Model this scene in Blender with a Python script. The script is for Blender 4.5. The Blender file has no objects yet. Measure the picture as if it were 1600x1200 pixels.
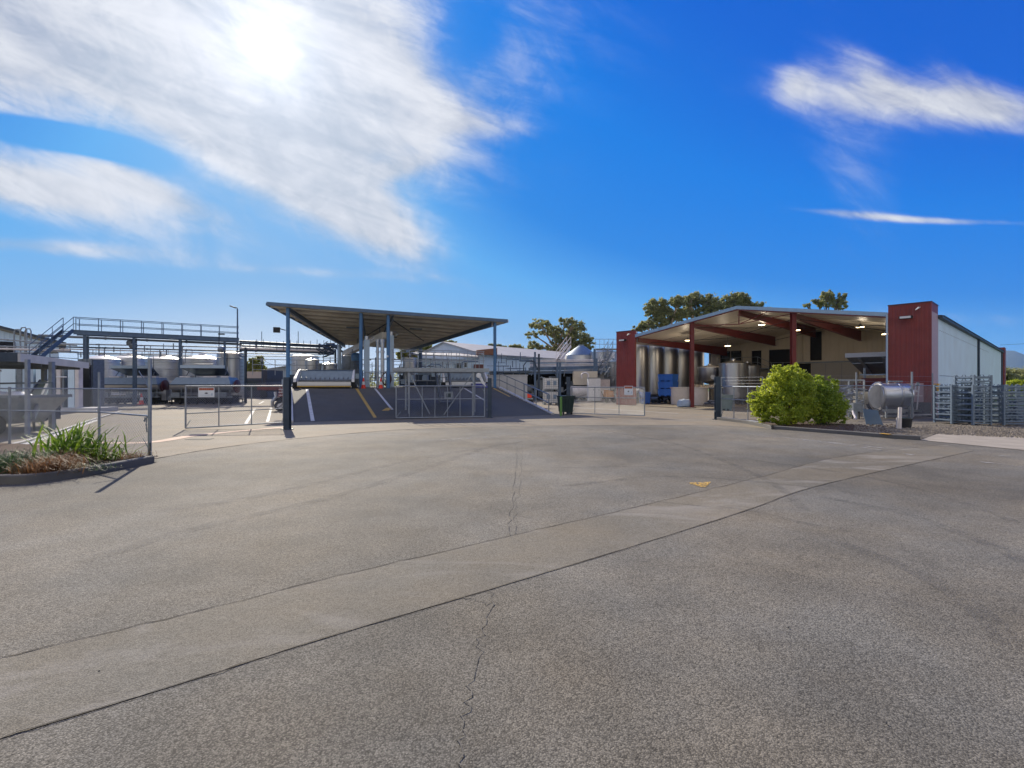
import bpy, math, random
import numpy as np
from mathutils import Vector, Matrix
PI = math.pi
S = bpy.context.scene
COL = S.collection
# ------------------------------------------------------------------ camera, sky, sun, exposure
F = 760.0; EYE = 1.7
cam = bpy.data.objects.new('camera', bpy.data.cameras.new('camera')); COL.objects.link(cam)
cam.location = (0, 0, EYE); cam.rotation_euler = (PI/2, 0, 0)
cam.data.sensor_width = 36; cam.data.lens = 36*F/1600; cam.data.clip_start = .05; cam.data.clip_end = 60000
S.camera = cam
S.view_settings.view_transform = 'Standard'; S.view_settings.look = 'None'
S.view_settings.exposure = 0.4; S.view_settings.gamma = 1; S.view_settings.use_curve_mapping = False
S.cycles.use_denoising = True
S.cycles.max_bounces = 8; S.cycles.diffuse_bounces = 3; S.cycles.glossy_bounces = 3; S.cycles.transparent_max_bounces = 8
S.cycles.volume_bounces = 0; HAZE = .9e-4
SUN_AZ = math.radians(-26.5); SUN_EL = math.radians(31.5)
sd = Vector((math.sin(SUN_AZ)*math.cos(SUN_EL), math.cos(SUN_AZ)*math.cos(SUN_EL), math.sin(SUN_EL)))
sl = bpy.data.lights.new('sun', 'SUN'); sl.energy = 4.6; sl.angle = math.radians(.5); sl.color = (1, .90, .74)
so = bpy.data.objects.new('sun', sl); COL.objects.link(so); so.rotation_euler = sd.to_track_quat('Z', 'Y').to_euler()

def new_world():
    w = bpy.data.worlds.new('World'); S.world = w; w.use_nodes = True
    nt = w.node_tree; nt.nodes.clear(); L = nt.links
    def n(t, **k):
        x = nt.nodes.new(t)
        for a, b in k.items(): setattr(x, a, b)
        return x
    def mth(op, a, b=None, c=None, clamp=False):
        m = n('ShaderNodeMath', operation=op, use_clamp=clamp)
        for i, v in enumerate((a, b, c)):
            if v is None: continue
            if isinstance(v, (int, float)): m.inputs[i].default_value = v
            else: L.new(v, m.inputs[i])
        return m.outputs[0]
    def ss(v, lo, hi):
        r = n('ShaderNodeMapRange', interpolation_type='SMOOTHSTEP')
        r.inputs['From Min'].default_value = lo; r.inputs['From Max'].default_value = hi
        L.new(v, r.inputs['Value']); return r.outputs[0]
    tc = n('ShaderNodeTexCoord'); g = tc.outputs['Generated']
    sp = n('ShaderNodeSeparateXYZ'); L.new(g, sp.inputs[0])
    X, Y, Z = sp.outputs
    yy = mth('MAXIMUM', Y, .08); u = mth('DIVIDE', X, yy); v = mth('DIVIDE', Z, yy)
    front = ss(Y, .05, .25)
    def ell(cx, cy, rx, ry, ang, wt=1.0, pw=1.45):
        cu = (cx-800)/F; cv = (600-cy)/F; a = math.radians(-ang); ca, sa = math.cos(a), math.sin(a)
        du = mth('SUBTRACT', u, cu); dv = mth('SUBTRACT', v, cv)
        p = mth('ADD', mth('MULTIPLY', du, ca*F/rx), mth('MULTIPLY', dv, sa*F/rx))
        q = mth('ADD', mth('MULTIPLY', du, -sa*F/ry), mth('MULTIPLY', dv, ca*F/ry))
        d = mth('ADD', mth('MULTIPLY', p, p), mth('MULTIPLY', q, q))
        e = n('ShaderNodeMath', operation='POWER'); e.inputs[0].default_value = 2.718; L.new(mth('MULTIPLY', mth('POWER', d, pw), -1.0), e.inputs[1])
        return mth('MULTIPLY', e.outputs[0], wt)
    # soft cirrus patches in directions of the sky (centre, radii, tilt clockwise)
    E = [(60, -20, 640, 170, 6, 1.5, 1.2), (430, 90, 280, 120, 22, 1.3, 1.1), (380, 220, 290, 66, 33, 1.35, 1.1), (555, 325, 125, 36, 33, 1.15, 1),
         (540, 190, 160, 90, 20, .85, 1), (665, 182, 120, 20, 8, .8, 1), (625, 262, 60, 16, -15, .5, 1), (0, 110, 220, 80, 30, .45, 1),
         (20, 285, 230, 42, 9, 1.15, 1), (225, 290, 140, 20, 24, .8, 1), (40, 384, 230, 13, 4, .75, 1), (200, 345, 240, 40, 16, .38, 1),
         (1400, 155, 160, 36, 5, .95, 1), (1560, 172, 110, 30, 8, .85, 1), (1245, 132, 34, 30, -20, .65, 1), (1365, 112, 60, 28, 35, .5, 1), (1500, 122, 80, 26, 30, .5, 1), (1350, 336, 120, 5.5, 5, .62, 1), (1480, 345, 130, 5, 2, .52, 1),
         (460, 424, 250, 8, 3, .25, 1), (1330, 250, 260, 70, 80, .25, 1), (1590,560,130,16,3,.5,1), (1580,500,200,16,3,.3,1)]
    m = None
    for e in E:
        r = ell(*e); m = r if m is None else mth('ADD', m, r)
    # the blue wedge cut into the cloud on the left
    m = mth('SUBTRACT', m, ell(110, 218, 150, 22, 12, 1.3))
    m = mth('SUBTRACT', m, ell(720, 60, 60, 70, 30, .5))
    m = mth('MULTIPLY', m, front)
    # streak noise, stretched along two directions
    def streak(ang, sx, sy, sc, det, dist, seed, ro=.58):
        a = math.radians(-ang); ca, sa = math.cos(a), math.sin(a)
        p = mth('ADD', mth('MULTIPLY', u, ca*sx), mth('MULTIPLY', v, sa*sx)); q = mth('ADD', mth('MULTIPLY', u, -sa*sy), mth('MULTIPLY', v, ca*sy))
        cb = n('ShaderNodeCombineXYZ'); L.new(p, cb.inputs[0]); L.new(q, cb.inputs[1]); cb.inputs[2].default_value = seed
        t = n('ShaderNodeTexNoise'); t.inputs['Scale'].default_value = sc; t.inputs['Detail'].default_value = det
        t.inputs['Roughness'].default_value = ro; t.inputs['Distortion'].default_value = dist
        L.new(cb.outputs[0], t.inputs['Vector']); return t.outputs[0]
    s1 = streak(34, 1, 2.8, 1.9, 12, .7, 1.3, .60); s2 = streak(20, 1, 6.0, 3.2, 12, .5, 5.1, .62); s3 = streak(27, 1, 1.5, 9, 11, 1.3, 8.7, .66)
    nz = mth('ADD', mth('MULTIPLY', s1, .48), mth('ADD', mth('MULTIPLY', s2, .30), mth('MULTIPLY', s3, .22)))
    dens = mth('ADD', m, mth('MULTIPLY', mth('SUBTRACT', nz, .5), 2.9))
    dens = mth('POWER', ss(dens, -.05, 1.35), 1.15)
    dens = mth('MULTIPLY', dens, mth('ADD', .80, mth('MULTIPLY', ss(nz, .38, .60), .20)), clamp=True)
    dens = mth('MULTIPLY', dens, ss(m, .0, .5))
    # added broken white cloud, unseen behind and above the viewer, to brighten the shade
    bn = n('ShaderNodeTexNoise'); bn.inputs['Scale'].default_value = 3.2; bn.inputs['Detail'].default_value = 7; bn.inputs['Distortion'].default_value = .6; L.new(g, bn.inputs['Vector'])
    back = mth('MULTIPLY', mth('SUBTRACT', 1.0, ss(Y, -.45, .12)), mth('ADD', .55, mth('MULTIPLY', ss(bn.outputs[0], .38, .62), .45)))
    # clear sky
    sky = n('ShaderNodeTexSky', sky_type='NISHITA', sun_disc=False)
    sky.sun_elevation = SUN_EL; sky.sun_rotation = SUN_AZ; sky.altitude = 0; sky.air_density = 1.0; sky.dust_density = .35; sky.ozone_density = 2.0
    L.new(g, sky.inputs[0])
    # the photograph's deep, clean blue: the physical sky's brightness graded through a colour ramp
    ssk = n('ShaderNodeSeparateColor'); L.new(sky.outputs[0], ssk.inputs[0])
    rp = n('ShaderNodeValToRGB'); L.new(mth('MULTIPLY', ssk.outputs[1], SKYK), rp.inputs[0])
    for i, (p, c) in enumerate(SKYR):
        e = rp.color_ramp.elements[i] if i < 2 else rp.color_ramp.elements.new(p)
        e.position = p; e.color = (*c, 1)
    skyc = rp.outputs[0]
    # cloud, lit from behind: brighter toward the sun
    dt = n('ShaderNodeVectorMath', operation='DOT_PRODUCT'); nv = n('ShaderNodeVectorMath', operation='NORMALIZE'); L.new(g, nv.inputs[0])
    L.new(nv.outputs[0], dt.inputs[0]); dt.inputs[1].default_value = sd; ds = mth('MAXIMUM', dt.outputs['Value'], 0)
    g1 = mth('MULTIPLY', mth('POWER', ds, 4500), 1.5); g2 = mth('MULTIPLY', mth('POWER', ds, 420), .36); g3 = mth('MULTIPLY', mth('POWER', ds, 38), .20)
    glow = mth('ADD', g1, mth('ADD', g2, g3))
    br = mth('ADD', mth('ADD', .50, mth('MULTIPLY', ss(nz, .36, .62), .30)), glow)
    br = mth('ADD', br, mth('MULTIPLY', back, BACK_FILL))
    cc = n('ShaderNodeMix', data_type='RGBA', blend_type='MULTIPLY'); cc.inputs[0].default_value = 1
    cb = n('ShaderNodeCombineColor'); [L.new(br, cb.inputs[i]) for i in range(3)]
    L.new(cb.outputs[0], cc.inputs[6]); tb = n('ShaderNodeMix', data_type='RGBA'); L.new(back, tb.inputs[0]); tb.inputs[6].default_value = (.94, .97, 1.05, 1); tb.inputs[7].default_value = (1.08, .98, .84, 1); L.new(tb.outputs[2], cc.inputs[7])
    # the sun's own aureole also reaches clear air
    gc = n('ShaderNodeCombineColor'); [L.new(mth('MULTIPLY', glow, .55), gc.inputs[i]) for i in range(3)]
    ad = n('ShaderNodeMix', data_type='RGBA', blend_type='ADD'); ad.inputs[0].default_value = 1; L.new(skyc, ad.inputs[6]); L.new(gc.outputs[0], ad.inputs[7])
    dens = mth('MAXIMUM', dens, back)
    mx = n('ShaderNodeMix', data_type='RGBA'); L.new(dens, mx.inputs[0]); L.new(ad.outputs[2], mx.inputs[6]); L.new(cc.outputs[2], mx.inputs[7])
    bg = n('ShaderNodeBackground'); L.new(mx.outputs[2], bg.inputs[0]); bg.inputs[1].default_value = .76
    o = n('ShaderNodeOutputWorld'); L.new(bg.outputs[0], o.inputs[0])
    w.cycles.sampling_method = 'MANUAL'; w.cycles.sample_map_resolution = 1024
SKYK = .1/1.5; BACK_FILL = .22
SKYR = [(.10,(.0,.085,.55)),(.90,(.74,.80,.86)),(.16,(.0,.125,.67)),(.22,(.0,.20,.77)),(.32,(.015,.24,.77)),(.43,(.11,.42,.87)),(.62,(.24,.48,.80))]
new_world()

# ------------------------------------------------------------------ helpers
def at(x, y, Y): return Vector(((x-800)/F*Y, Y, EYE+(600-y)/F*Y))
def gnd(x, y, z=0.0):
    Y = (EYE-z)*F/(y-600); return Vector(((x-800)/F*Y, Y, z))
rnd = random.Random(7)
class MB:
    def __init__(s): s.v = []; s.f = []; s.m = []; s.mi = 0
    def add(s, vs, fs):
        b = len(s.v); s.v += [tuple(p) for p in vs]; s.f += [tuple(b+i for i in f) for f in fs]; s.m += [s.mi]*len(fs); return s
    def box(s, c, d, rz=0, mat=None):
        hx, hy, hz = d[0]/2, d[1]/2, d[2]/2
        M = mat or Matrix.Rotation(rz, 3, 'Z')
        vs = [Vector(c)+M @ Vector((sx*hx, sy*hy, sz*hz)) for sx, sy, sz in ((-1,-1,-1),(1,-1,-1),(1,1,-1),(-1,1,-1),(-1,-1,1),(1,-1,1),(1,1,1),(-1,1,1))]
        return s.add(vs, [(3,2,1,0),(4,5,6,7),(0,1,5,4),(1,2,6,5),(2,3,7,6),(3,0,4,7)])
    def bb(s, x0, x1, y0, y1, z0, z1): return s.box(((x0+x1)/2,(y0+y1)/2,(z0+z1)/2),(abs(x1-x0),abs(y1-y0),abs(z1-z0)))
    def beam(s, a, b, w, h=None, up=(0,0,1)):
        a = Vector(a); b = Vector(b); h = h or w; d = b-a; L = d.length
        if L < 1e-6: return s
        d.normalize(); u = Vector(up)
        if abs(d.dot(u)) > .98: u = Vector((0,1,0)) if abs(d.y) < .9 else Vector((1,0,0))
        x = d.cross(u).normalized(); z = x.cross(d)
        M = Matrix((x, d, z)).transposed()
        return s.box((a+b)/2, (w, L, h), mat=M)
    def ibeam(s, a, b, w, h, t=.012, up=(0,0,1)):
        a = Vector(a); b = Vector(b); d = (b-a).normalized(); u = Vector(up)
        if abs(d.dot(u)) > .98: u = Vector((0,1,0))
        x = d.cross(u).normalized(); z = x.cross(d)
        t2 = max(t, .01)
        s.beam(a+z*(h/2-t2/2), b+z*(h/2-t2/2), w, t2, up); s.beam(a-z*(h/2-t2/2), b-z*(h/2-t2/2), w, t2, up); s.beam(a, b, t2, h-2*t2, up); return s
    def tube(s, a, b, r, n=8, r2=None, cap=True):
        a = Vector(a); b = Vector(b); d = (b-a).normalized(); r2 = r if r2 is None else r2
        u = Vector((0,0,1)) if abs(d.z) < .9 else Vector((1,0,0))
        x = d.cross(u).normalized(); y = d.cross(x)
        vs = []
        for k in range(n):
            c, q = math.cos(2*PI*k/n), math.sin(2*PI*k/n); vs.append(a+(x*c+y*q)*r)
        for k in range(n):
            c, q = math.cos(2*PI*k/n), math.sin(2*PI*k/n); vs.append(b+(x*c+y*q)*r2)
        fs = [(k, (k+1)%n, n+(k+1)%n, n+k) for k in range(n)]
        if cap: fs += [tuple(range(n))[::-1], tuple(range(n, 2*n))]
        return s.add(vs, fs)
    def path(s, pts, r, n=7):
        pts = [Vector(p) for p in pts]; rs = r if isinstance(r, (list, tuple)) else [r]*len(pts)
        prev = None; vs = []; N = len(pts)
        for i, p in enumerate(pts):
            d = (pts[min(i+1, N-1)]-pts[max(i-1, 0)]).normalized()
            if prev is None: u = Vector((0,0,1)) if abs(d.z) < .9 else Vector((1,0,0)); x = d.cross(u).normalized()
            else: x = (prev-d*prev.dot(d)).normalized()
            prev = x; y = d.cross(x)
            for k in range(n): vs.append(p+(x*math.cos(2*PI*k/n)+y*math.sin(2*PI*k/n))*rs[i])
        fs = [(i*n+k, i*n+(k+1)%n, (i+1)*n+(k+1)%n, (i+1)*n+k) for i in range(N-1) for k in range(n)]
        fs += [tuple(range(n))[::-1], tuple((N-1)*n+k for k in range(n))]
        return s.add(vs, fs)
    def lathe(s, c, prof, n=24, axis='z', M=None):
        vs = []; c = Vector(c)
        for r, z in prof:
            for k in range(n):
                a = 2*PI*k/n; p = Vector((r*math.cos(a), r*math.sin(a), z))
                if axis == 'x': p = Vector((p.z, p.x, p.y))
                if axis == 'y': p = Vector((p.x, p.z, p.y))
                if M: p = M @ p
                vs.append(c+p)
        m = len(prof)
        fs = [(i*n+k, i*n+(k+1)%n, (i+1)*n+(k+1)%n, (i+1)*n+k) for i in range(m-1) for k in range(n)]
        if prof[0][0] > 1e-4: fs.append(tuple(range(n))[::-1])
        if prof[-1][0] > 1e-4: fs.append(tuple((m-1)*n+k for k in range(n)))
        return s.add(vs, fs)
    def prism(s, poly, a, b):
        """poly: list of 3D points, extruded by vector b-a"""
        d = Vector(b)-Vector(a); n = len(poly); vs = [Vector(p)+Vector(a) for p in poly]; vs += [v+d for v in vs]
        return s.add(vs, [tuple(range(n))[::-1], tuple(range(n, 2*n))]+[(k, (k+1)%n, n+(k+1)%n, n+k) for k in range(n)])
    def slab(s, poly, z0, z1): return s.prism([(p[0], p[1], z0) for p in poly], (0,0,0), (0,0,z1-z0))
    def quad(s, *p): return s.add(p, [tuple(range(len(p)))])
    def hexa(s, p8): return s.add(p8, [(3,2,1,0),(4,5,6,7),(0,1,5,4),(1,2,6,5),(2,3,7,6),(3,0,4,7)])
    def build(s, name, mats, parent=None, world=True, smooth=False, label=None):
        me = bpy.data.meshes.new(name)
        vs = s.v
        if parent is not None and world:
            inv = frame_of(parent).inverted(); vs = [tuple(inv @ Vector(p)) for p in vs]
        me.from_pydata([tuple(p) for p in vs], [], s.f)
        mats = mats if isinstance(mats, (list, tuple)) else [mats]
        for m in mats: me.materials.append(m)
        if len(mats) > 1: me.polygons.foreach_set('material_index', s.m)
        if smooth:
            me.polygons.foreach_set('use_smooth', [True]*len(me.polygons)); 
            try: me.set_sharp_from_angle(angle=math.radians(40))
            except Exception: pass
        me.update()
        o = bpy.data.objects.new(name, me); COL.objects.link(o)
        if parent is not None: o.parent = parent
        if label: o['label'] = label
        return o
def frame_of(o):
    while o.parent is not None: o = o.parent
    return Matrix.Translation(o.location) @ Matrix.Rotation(o.rotation_euler.z, 4, 'Z')
def thing(name, label, cat, loc=(0,0,0), rz=0, group=None):
    o = bpy.data.objects.new(name, None); COL.objects.link(o); o.location = loc; o.rotation_euler = (0,0,rz); o.empty_display_size = .3
    o['label'] = label; o['category'] = cat
    if group: o['group'] = group
    return o
def tag(o, label, cat, group=None, kind=None):
    o['label'] = label; o['category'] = cat
    if group: o['group'] = group
    if kind: o['kind'] = kind
    return o
def struct(o, kind='structure'): o['kind'] = kind; return o
def dup(root, loc, rz=None, label=None):
    r = root.copy(); COL.objects.link(r); r.location = loc
    if rz is not None: r.rotation_euler = (0,0,rz)
    if label: r['label'] = label
    for ch in list(root.children):
        c = ch.copy(); COL.objects.link(c); c.parent = r
        for g in list(ch.children):
            d = g.copy(); COL.objects.link(d); d.parent = c
    return r
def Wf(loc, rz):
    M = Matrix.Translation(Vector(loc)) @ Matrix.Rotation(rz, 4, 'Z')
    return lambda x, y, z=0: M @ Vector((x, y, z))

# ------------------------------------------------------------------ materials (all procedural)
def mat(name, col, rough=.6, metal=0.0, var=.12, scale=4.0, bump=0.0, bscale=60.0, dirt=0.0, dcol=(.12,.1,.08), dscale=.8, emit=None, spec=.5, alpha=None, stretch=(1,1,1)):
    m = bpy.data.materials.new(name); m.use_nodes = True; nt = m.node_tree; L = nt.links; N = nt.nodes
    b = N['Principled BSDF']; b.inputs['Roughness'].default_value = rough; b.inputs['Metallic'].default_value = metal
    b.inputs['Specular IOR Level'].default_value = spec
    tc = N.new('ShaderNodeTexCoord'); mp = N.new('ShaderNodeMapping'); L.new(tc.outputs['Object'], mp.inputs[0]); mp.inputs['Scale'].default_value = stretch
    t = N.new('ShaderNodeTexNoise'); t.inputs['Scale'].default_value = scale; t.inputs['Detail'].default_value = 6; L.new(mp.outputs[0], t.inputs[0])
    r = N.new('ShaderNodeValToRGB'); c = Vector(col[:3])
    r.color_ramp.elements[0].position = .3; r.color_ramp.elements[1].position = .7
    r.color_ramp.elements[0].color = (*(c*(1-var)), 1); r.color_ramp.elements[1].color = (*[min(1, q) for q in c*(1+var)], 1)
    L.new(t.outputs[0], r.inputs[0]); out = r.outputs[0]
    if dirt > 0:
        t2 = N.new('ShaderNodeTexNoise'); t2.inputs['Scale'].default_value = dscale; t2.inputs['Detail'].default_value = 8; t2.inputs['Roughness'].default_value = .65; L.new(mp.outputs[0], t2.inputs[0])
        r2 = N.new('ShaderNodeMapRange'); r2.inputs['From Min'].default_value = .48; r2.inputs['From Max'].default_value = .72; r2.inputs['To Max'].default_value = dirt; L.new(t2.outputs[0], r2.inputs[0])
        mx = N.new('ShaderNodeMix'); mx.data_type = 'RGBA'; L.new(r2.outputs[0], mx.inputs[0]); L.new(out, mx.inputs[6]); mx.inputs[7].default_value = (*dcol, 1); out = mx.outputs[2]
    L.new(out, b.inputs['Base Color'])
    if bump > 0:
        t3 = N.new('ShaderNodeTexNoise'); t3.inputs['Scale'].default_value = bscale; t3.inputs['Detail'].default_value = 4; L.new(mp.outputs[0], t3.inputs[0])
        bp = N.new('ShaderNodeBump'); bp.inputs['Strength'].default_value = bump; bp.inputs['Distance'].default_value = .02; L.new(t3.outputs[0], bp.inputs['Height']); L.new(bp.outputs[0], b.inputs['Normal'])
    if emit: b.inputs['Emission Color'].default_value = (*emit[:3], 1); b.inputs['Emission Strength'].default_value = emit[3]
    return m
def leafmat(name, c0, c1, trans=.4, rough=.5, ns=.9):
    m = bpy.data.materials.new(name); m.use_nodes = True; nt = m.node_tree; L = nt.links; N = nt.nodes
    b = N['Principled BSDF']; b.inputs['Roughness'].default_value = rough; b.inputs['Specular IOR Level'].default_value = .35
    g = N.new('ShaderNodeNewGeometry'); r = N.new('ShaderNodeValToRGB'); r.color_ramp.elements[0].color = (*c0, 1); r.color_ramp.elements[1].color = (*c1, 1)
    tc = N.new('ShaderNodeTexCoord'); t = N.new('ShaderNodeTexNoise'); t.inputs['Scale'].default_value = ns; t.inputs['Detail'].default_value = 3; L.new(tc.outputs['Object'], t.inputs[0])
    ad = N.new('ShaderNodeMath'); ad.operation = 'MULTIPLY_ADD'; L.new(g.outputs['Random Per Island'], ad.inputs[0]); ad.inputs[1].default_value = .5; L.new(t.outputs[0], ad.inputs[2])
    sb = N.new('ShaderNodeMath'); sb.operation = 'SUBTRACT'; L.new(ad.outputs[0], sb.inputs[0]); sb.inputs[1].default_value = .25
    L.new(sb.outputs[0], r.inputs[0]); L.new(r.outputs[0], b.inputs['Base Color'])
    tr = N.new('ShaderNodeBsdfTranslucent'); hs = N.new('ShaderNodeHueSaturation'); hs.inputs['Value'].default_value = 1.5; hs.inputs['Hue'].default_value = .485; L.new(r.outputs[0], hs.inputs['Color']); L.new(hs.outputs[0], tr.inputs[0])
    mx = N.new('ShaderNodeMixShader'); mx.inputs[0].default_value = trans; L.new(b.outputs[0], mx.inputs[1]); L.new(tr.outputs[0], mx.inputs[2]); L.new(mx.outputs[0], N['Material Output'].inputs[0])
    return m
def asphalt(name, c, stone=.48, sscale=120, patch=.22, bump=.35, stain=0.0, staincol=(.3,.28,.26), warm=0.0):
    m = bpy.data.materials.new(name); m.use_nodes = True; nt = m.node_tree; L = nt.links; N = nt.nodes
    b = N['Principled BSDF']; b.inputs['Roughness'].default_value = .8; b.inputs['Specular IOR Level'].default_value = .18
    tc = N.new('ShaderNodeTexCoord').outputs['Object']
    def noise(s, d=6, ro=.55, dist=0, st=None):
        t = N.new('ShaderNodeTexNoise'); t.inputs['Scale'].default_value = s; t.inputs['Detail'].default_value = d; t.inputs['Roughness'].default_value = ro; t.inputs['Distortion'].default_value = dist
        if st:
            mp = N.new('ShaderNodeMapping'); mp.inputs['Scale'].default_value = st[:3]; mp.inputs['Rotation'].default_value = (0,0,st[3]); L.new(tc, mp.inputs[0]); L.new(mp.outputs[0], t.inputs[0])
        else: L.new(tc, t.inputs[0])
        return t.outputs[0]
    def mr(v, a, bb, c0, c1):
        r = N.new('ShaderNodeMapRange'); r.inputs[1].default_value = a; r.inputs[2].default_value = bb; r.inputs[3].default_value = c0; r.inputs[4].default_value = c1; L.new(v, r.inputs[0]); return r.outputs[0]
    def mul(a, bb):
        x = N.new('ShaderNodeMath'); x.operation = 'MULTIPLY'; L.new(a, x.inputs[0]); L.new(bb, x.inputs[1]); return x.outputs[0]
    vo = N.new('ShaderNodeTexVoronoi'); vo.inputs['Scale'].default_value = sscale; L.new(tc, vo.inputs['Vector'])
    sepc = N.new('ShaderNodeSeparateColor'); L.new(vo.outputs['Color'], sepc.inputs[0])
    st = mr(sepc.outputs[0], 0, 1, 1-stone, 1+stone)             # each stone its own tone
    gap = mr(vo.outputs['Distance'], .35, .75, 1.05, .62)         # dark binder between stones
    v2 = N.new('ShaderNodeTexVoronoi'); v2.inputs['Scale'].default_value = sscale*.45; L.new(tc, v2.inputs['Vector'])
    sp2 = N.new('ShaderNodeSeparateColor'); L.new(v2.outputs['Color'], sp2.inputs[0])
    dark = mr(sp2.outputs[1], .03, .10, .86, 1.0)
    big = mr(noise(.16, 5, .5), .35, .65, 1-patch, 1+patch*.8); mid = mr(noise(1.3, 7, .65), .3, .7, 1-patch*.55, 1+patch*.5)
    fine = mr(noise(22, 4, .7), .3, .7, .88, 1.12)
    k = mul(mul(mul(st, gap), mul(big, mid)), mul(fine, dark))
    cc = N.new('ShaderNodeMix'); cc.data_type = 'RGBA'; cc.blend_type = 'MULTIPLY'; cc.inputs[0].default_value = 1
    hue = N.new('ShaderNodeMix'); hue.data_type = 'RGBA'; L.new(mr(noise(.5, 5, .6), .35, .65, 0, 1), hue.inputs[0])
    hue.inputs[6].default_value = (c[0]*.96, c[1]*.99, c[2]*1.04, 1); hue.inputs[7].default_value = (c[0]*1.05, c[1]*.995, c[2]*.92, 1)
    cb = N.new('ShaderNodeCombineColor'); [L.new(k, cb.inputs[i]) for i in range(3)]
    L.new(hue.outputs[2], cc.inputs[6]); L.new(cb.outputs[0], cc.inputs[7]); out = cc.outputs[2]
    if stain > 0:
        mx = N.new('ShaderNodeMix'); mx.data_type = 'RGBA'; L.new(mr(noise(.75, 7, .62, 1.2, (.6,1.4,1,.5)), .5, .74, 0, stain), mx.inputs[0]); L.new(out, mx.inputs[6]); mx.inputs[7].default_value = (*staincol, 1); out = mx.outputs[2]
    L.new(out, b.inputs['Base Color'])
    bp = N.new('ShaderNodeBump'); bp.inputs['Strength'].default_value = bump; bp.inputs['Distance'].default_value = .006
    hsub = mr(vo.outputs['Distance'], .1, .8, 1, 0); L.new(hsub, bp.inputs['Height']); L.new(bp.outputs[0], b.inputs['Normal'])
    return m
M = {}
M['asphalt'] = asphalt('turning_asphalt', (.194, .179, .147), patch=.30)
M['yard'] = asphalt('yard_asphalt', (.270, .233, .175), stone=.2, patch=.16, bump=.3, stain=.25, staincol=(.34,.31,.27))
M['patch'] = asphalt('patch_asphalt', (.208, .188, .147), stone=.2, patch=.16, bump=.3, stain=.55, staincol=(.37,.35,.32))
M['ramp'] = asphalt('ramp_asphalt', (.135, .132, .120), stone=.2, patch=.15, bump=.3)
M['conc'] = mat('concrete', (.33, .29, .235), .85, var=.14, scale=1.5, bump=.2, dirt=.3, dcol=(.2,.17,.13), dscale=1.2)
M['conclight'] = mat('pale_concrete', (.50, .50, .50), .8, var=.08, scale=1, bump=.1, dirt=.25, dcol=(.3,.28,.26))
M['kerb'] = mat('kerb_concrete', (.13, .125, .115), .85, var=.15, scale=3, bump=.3, dirt=.4, dcol=(.06,.06,.055), dscale=3)
M['seam'] = mat('bitumen_seal', (.088, .079, .066), .95, spec=.05, var=.3, scale=8)
M['crack'] = mat('crack_dirt', (.13, .12, .10), .9, var=.3, scale=8)
M['skid'] = mat('tyre_rubber_mark', (.13, .125, .115), .8, var=.1)
M['white'] = mat('line_paint_white', (.62, .62, .60), .7, var=.12, scale=9, dirt=.6, dcol=(.3,.28,.25), dscale=4)
M['yellow'] = mat('line_paint_yellow', (.52, .33, .07), .7, var=.12, scale=9, dirt=.6, dcol=(.25,.2,.12), dscale=4)
M['pinkish'] = mat('worn_orange_strip', (.55, .38, .27), .8, var=.15, scale=2, dirt=.6, dcol=(.36,.30,.24), dscale=1.5)
M['galv'] = mat('galvanised_steel', (.30, .33, .36), .5, .55, var=.15, scale=7, dirt=.3, dcol=(.25,.26,.28), dscale=3)
M['galvd'] = mat('dull_galvanised_steel', (.20, .225, .25), .5, .5, var=.15, scale=6)
M['wire'] = mat('fence_wire', (.36, .37, .38), .45, .7, var=.1)
M['ub'] = mat('dark_blue_steel', (.035, .055, .085), .5, .2, var=.2, dirt=.3, dcol=(.10,.11,.13))
M['blue'] = mat('blue_painted_steel', (.060, .165, .33), .45, .1, var=.12, dirt=.2, dcol=(.15,.2,.25))
M['catblue'] = mat('blue_grey_steel', (.09, .14, .22), .45, .3, var=.15)
M['red'] = mat('dark_red_paint', (.225, .036, .028), .55, var=.16, scale=1.5, dirt=.4, dcol=(.26,.075,.06), dscale=.9, bump=.08)
M['redsteel'] = mat('red_oxide_steel', (.165, .024, .021), .5, var=.15, dirt=.25, dcol=(.15,.02,.02))
M['cream'] = mat('cream_panel', (.62, .55, .44), .6, var=.05, scale=.8, dirt=.15, dcol=(.33,.28,.22), dscale=.7)
M['ceil'] = mat('cream_ceiling_panel', (.82, .75, .63), .45, var=.05, scale=.8)
M['whitewall'] = mat('white_cladding', (.62, .77, .88), .5, .1, var=.05, scale=.6, dirt=.15, dcol=(.5,.52,.54), dscale=.5)
M['whitep'] = mat('white_paint', (.75, .75, .75), .5, var=.05, dirt=.2, dcol=(.5,.48,.45))
M['roofg'] = mat('grey_roofing', (.40, .385, .37), .6, .1, var=.1, scale=1, dirt=.3, dcol=(.3,.27,.24))
M['gutter'] = mat('blue_grey_gutter', (.30, .42, .52), .4, .2, var=.08)
M['darkgut'] = mat('dark_gutter', (.05, .065, .085), .5, .2)
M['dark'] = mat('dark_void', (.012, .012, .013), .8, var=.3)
M['black'] = mat('black_rubber', (.02, .02, .021), .7, var=.3)
M['steel'] = mat('stainless_steel', (.50, .50, .51), .33, 1, var=.06, scale=2, stretch=(1,1,.25), bump=.04, bscale=8)
M['steelb'] = mat('brushed_stainless', (.56, .56, .57), .40, 1, var=.12, scale=3, stretch=(.3,.3,6), bump=.05, bscale=10)
M['steelw'] = mat('pale_tank_top', (.72, .70, .67), .45, .2, var=.06)
M['lid'] = mat('steel_blue_lid', (.20, .26, .33), .45, .4, var=.1)
M['maroon'] = mat('maroon_enamel', (.075, .012, .016), .4, var=.1)
M['plastic'] = mat('white_plastic_vat', (.62, .57, .53), .5, var=.06, dirt=.2, dcol=(.42,.36,.32))
M['bluep'] = mat('blue_plastic', (.02, .13, .52), .4, var=.08)
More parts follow.
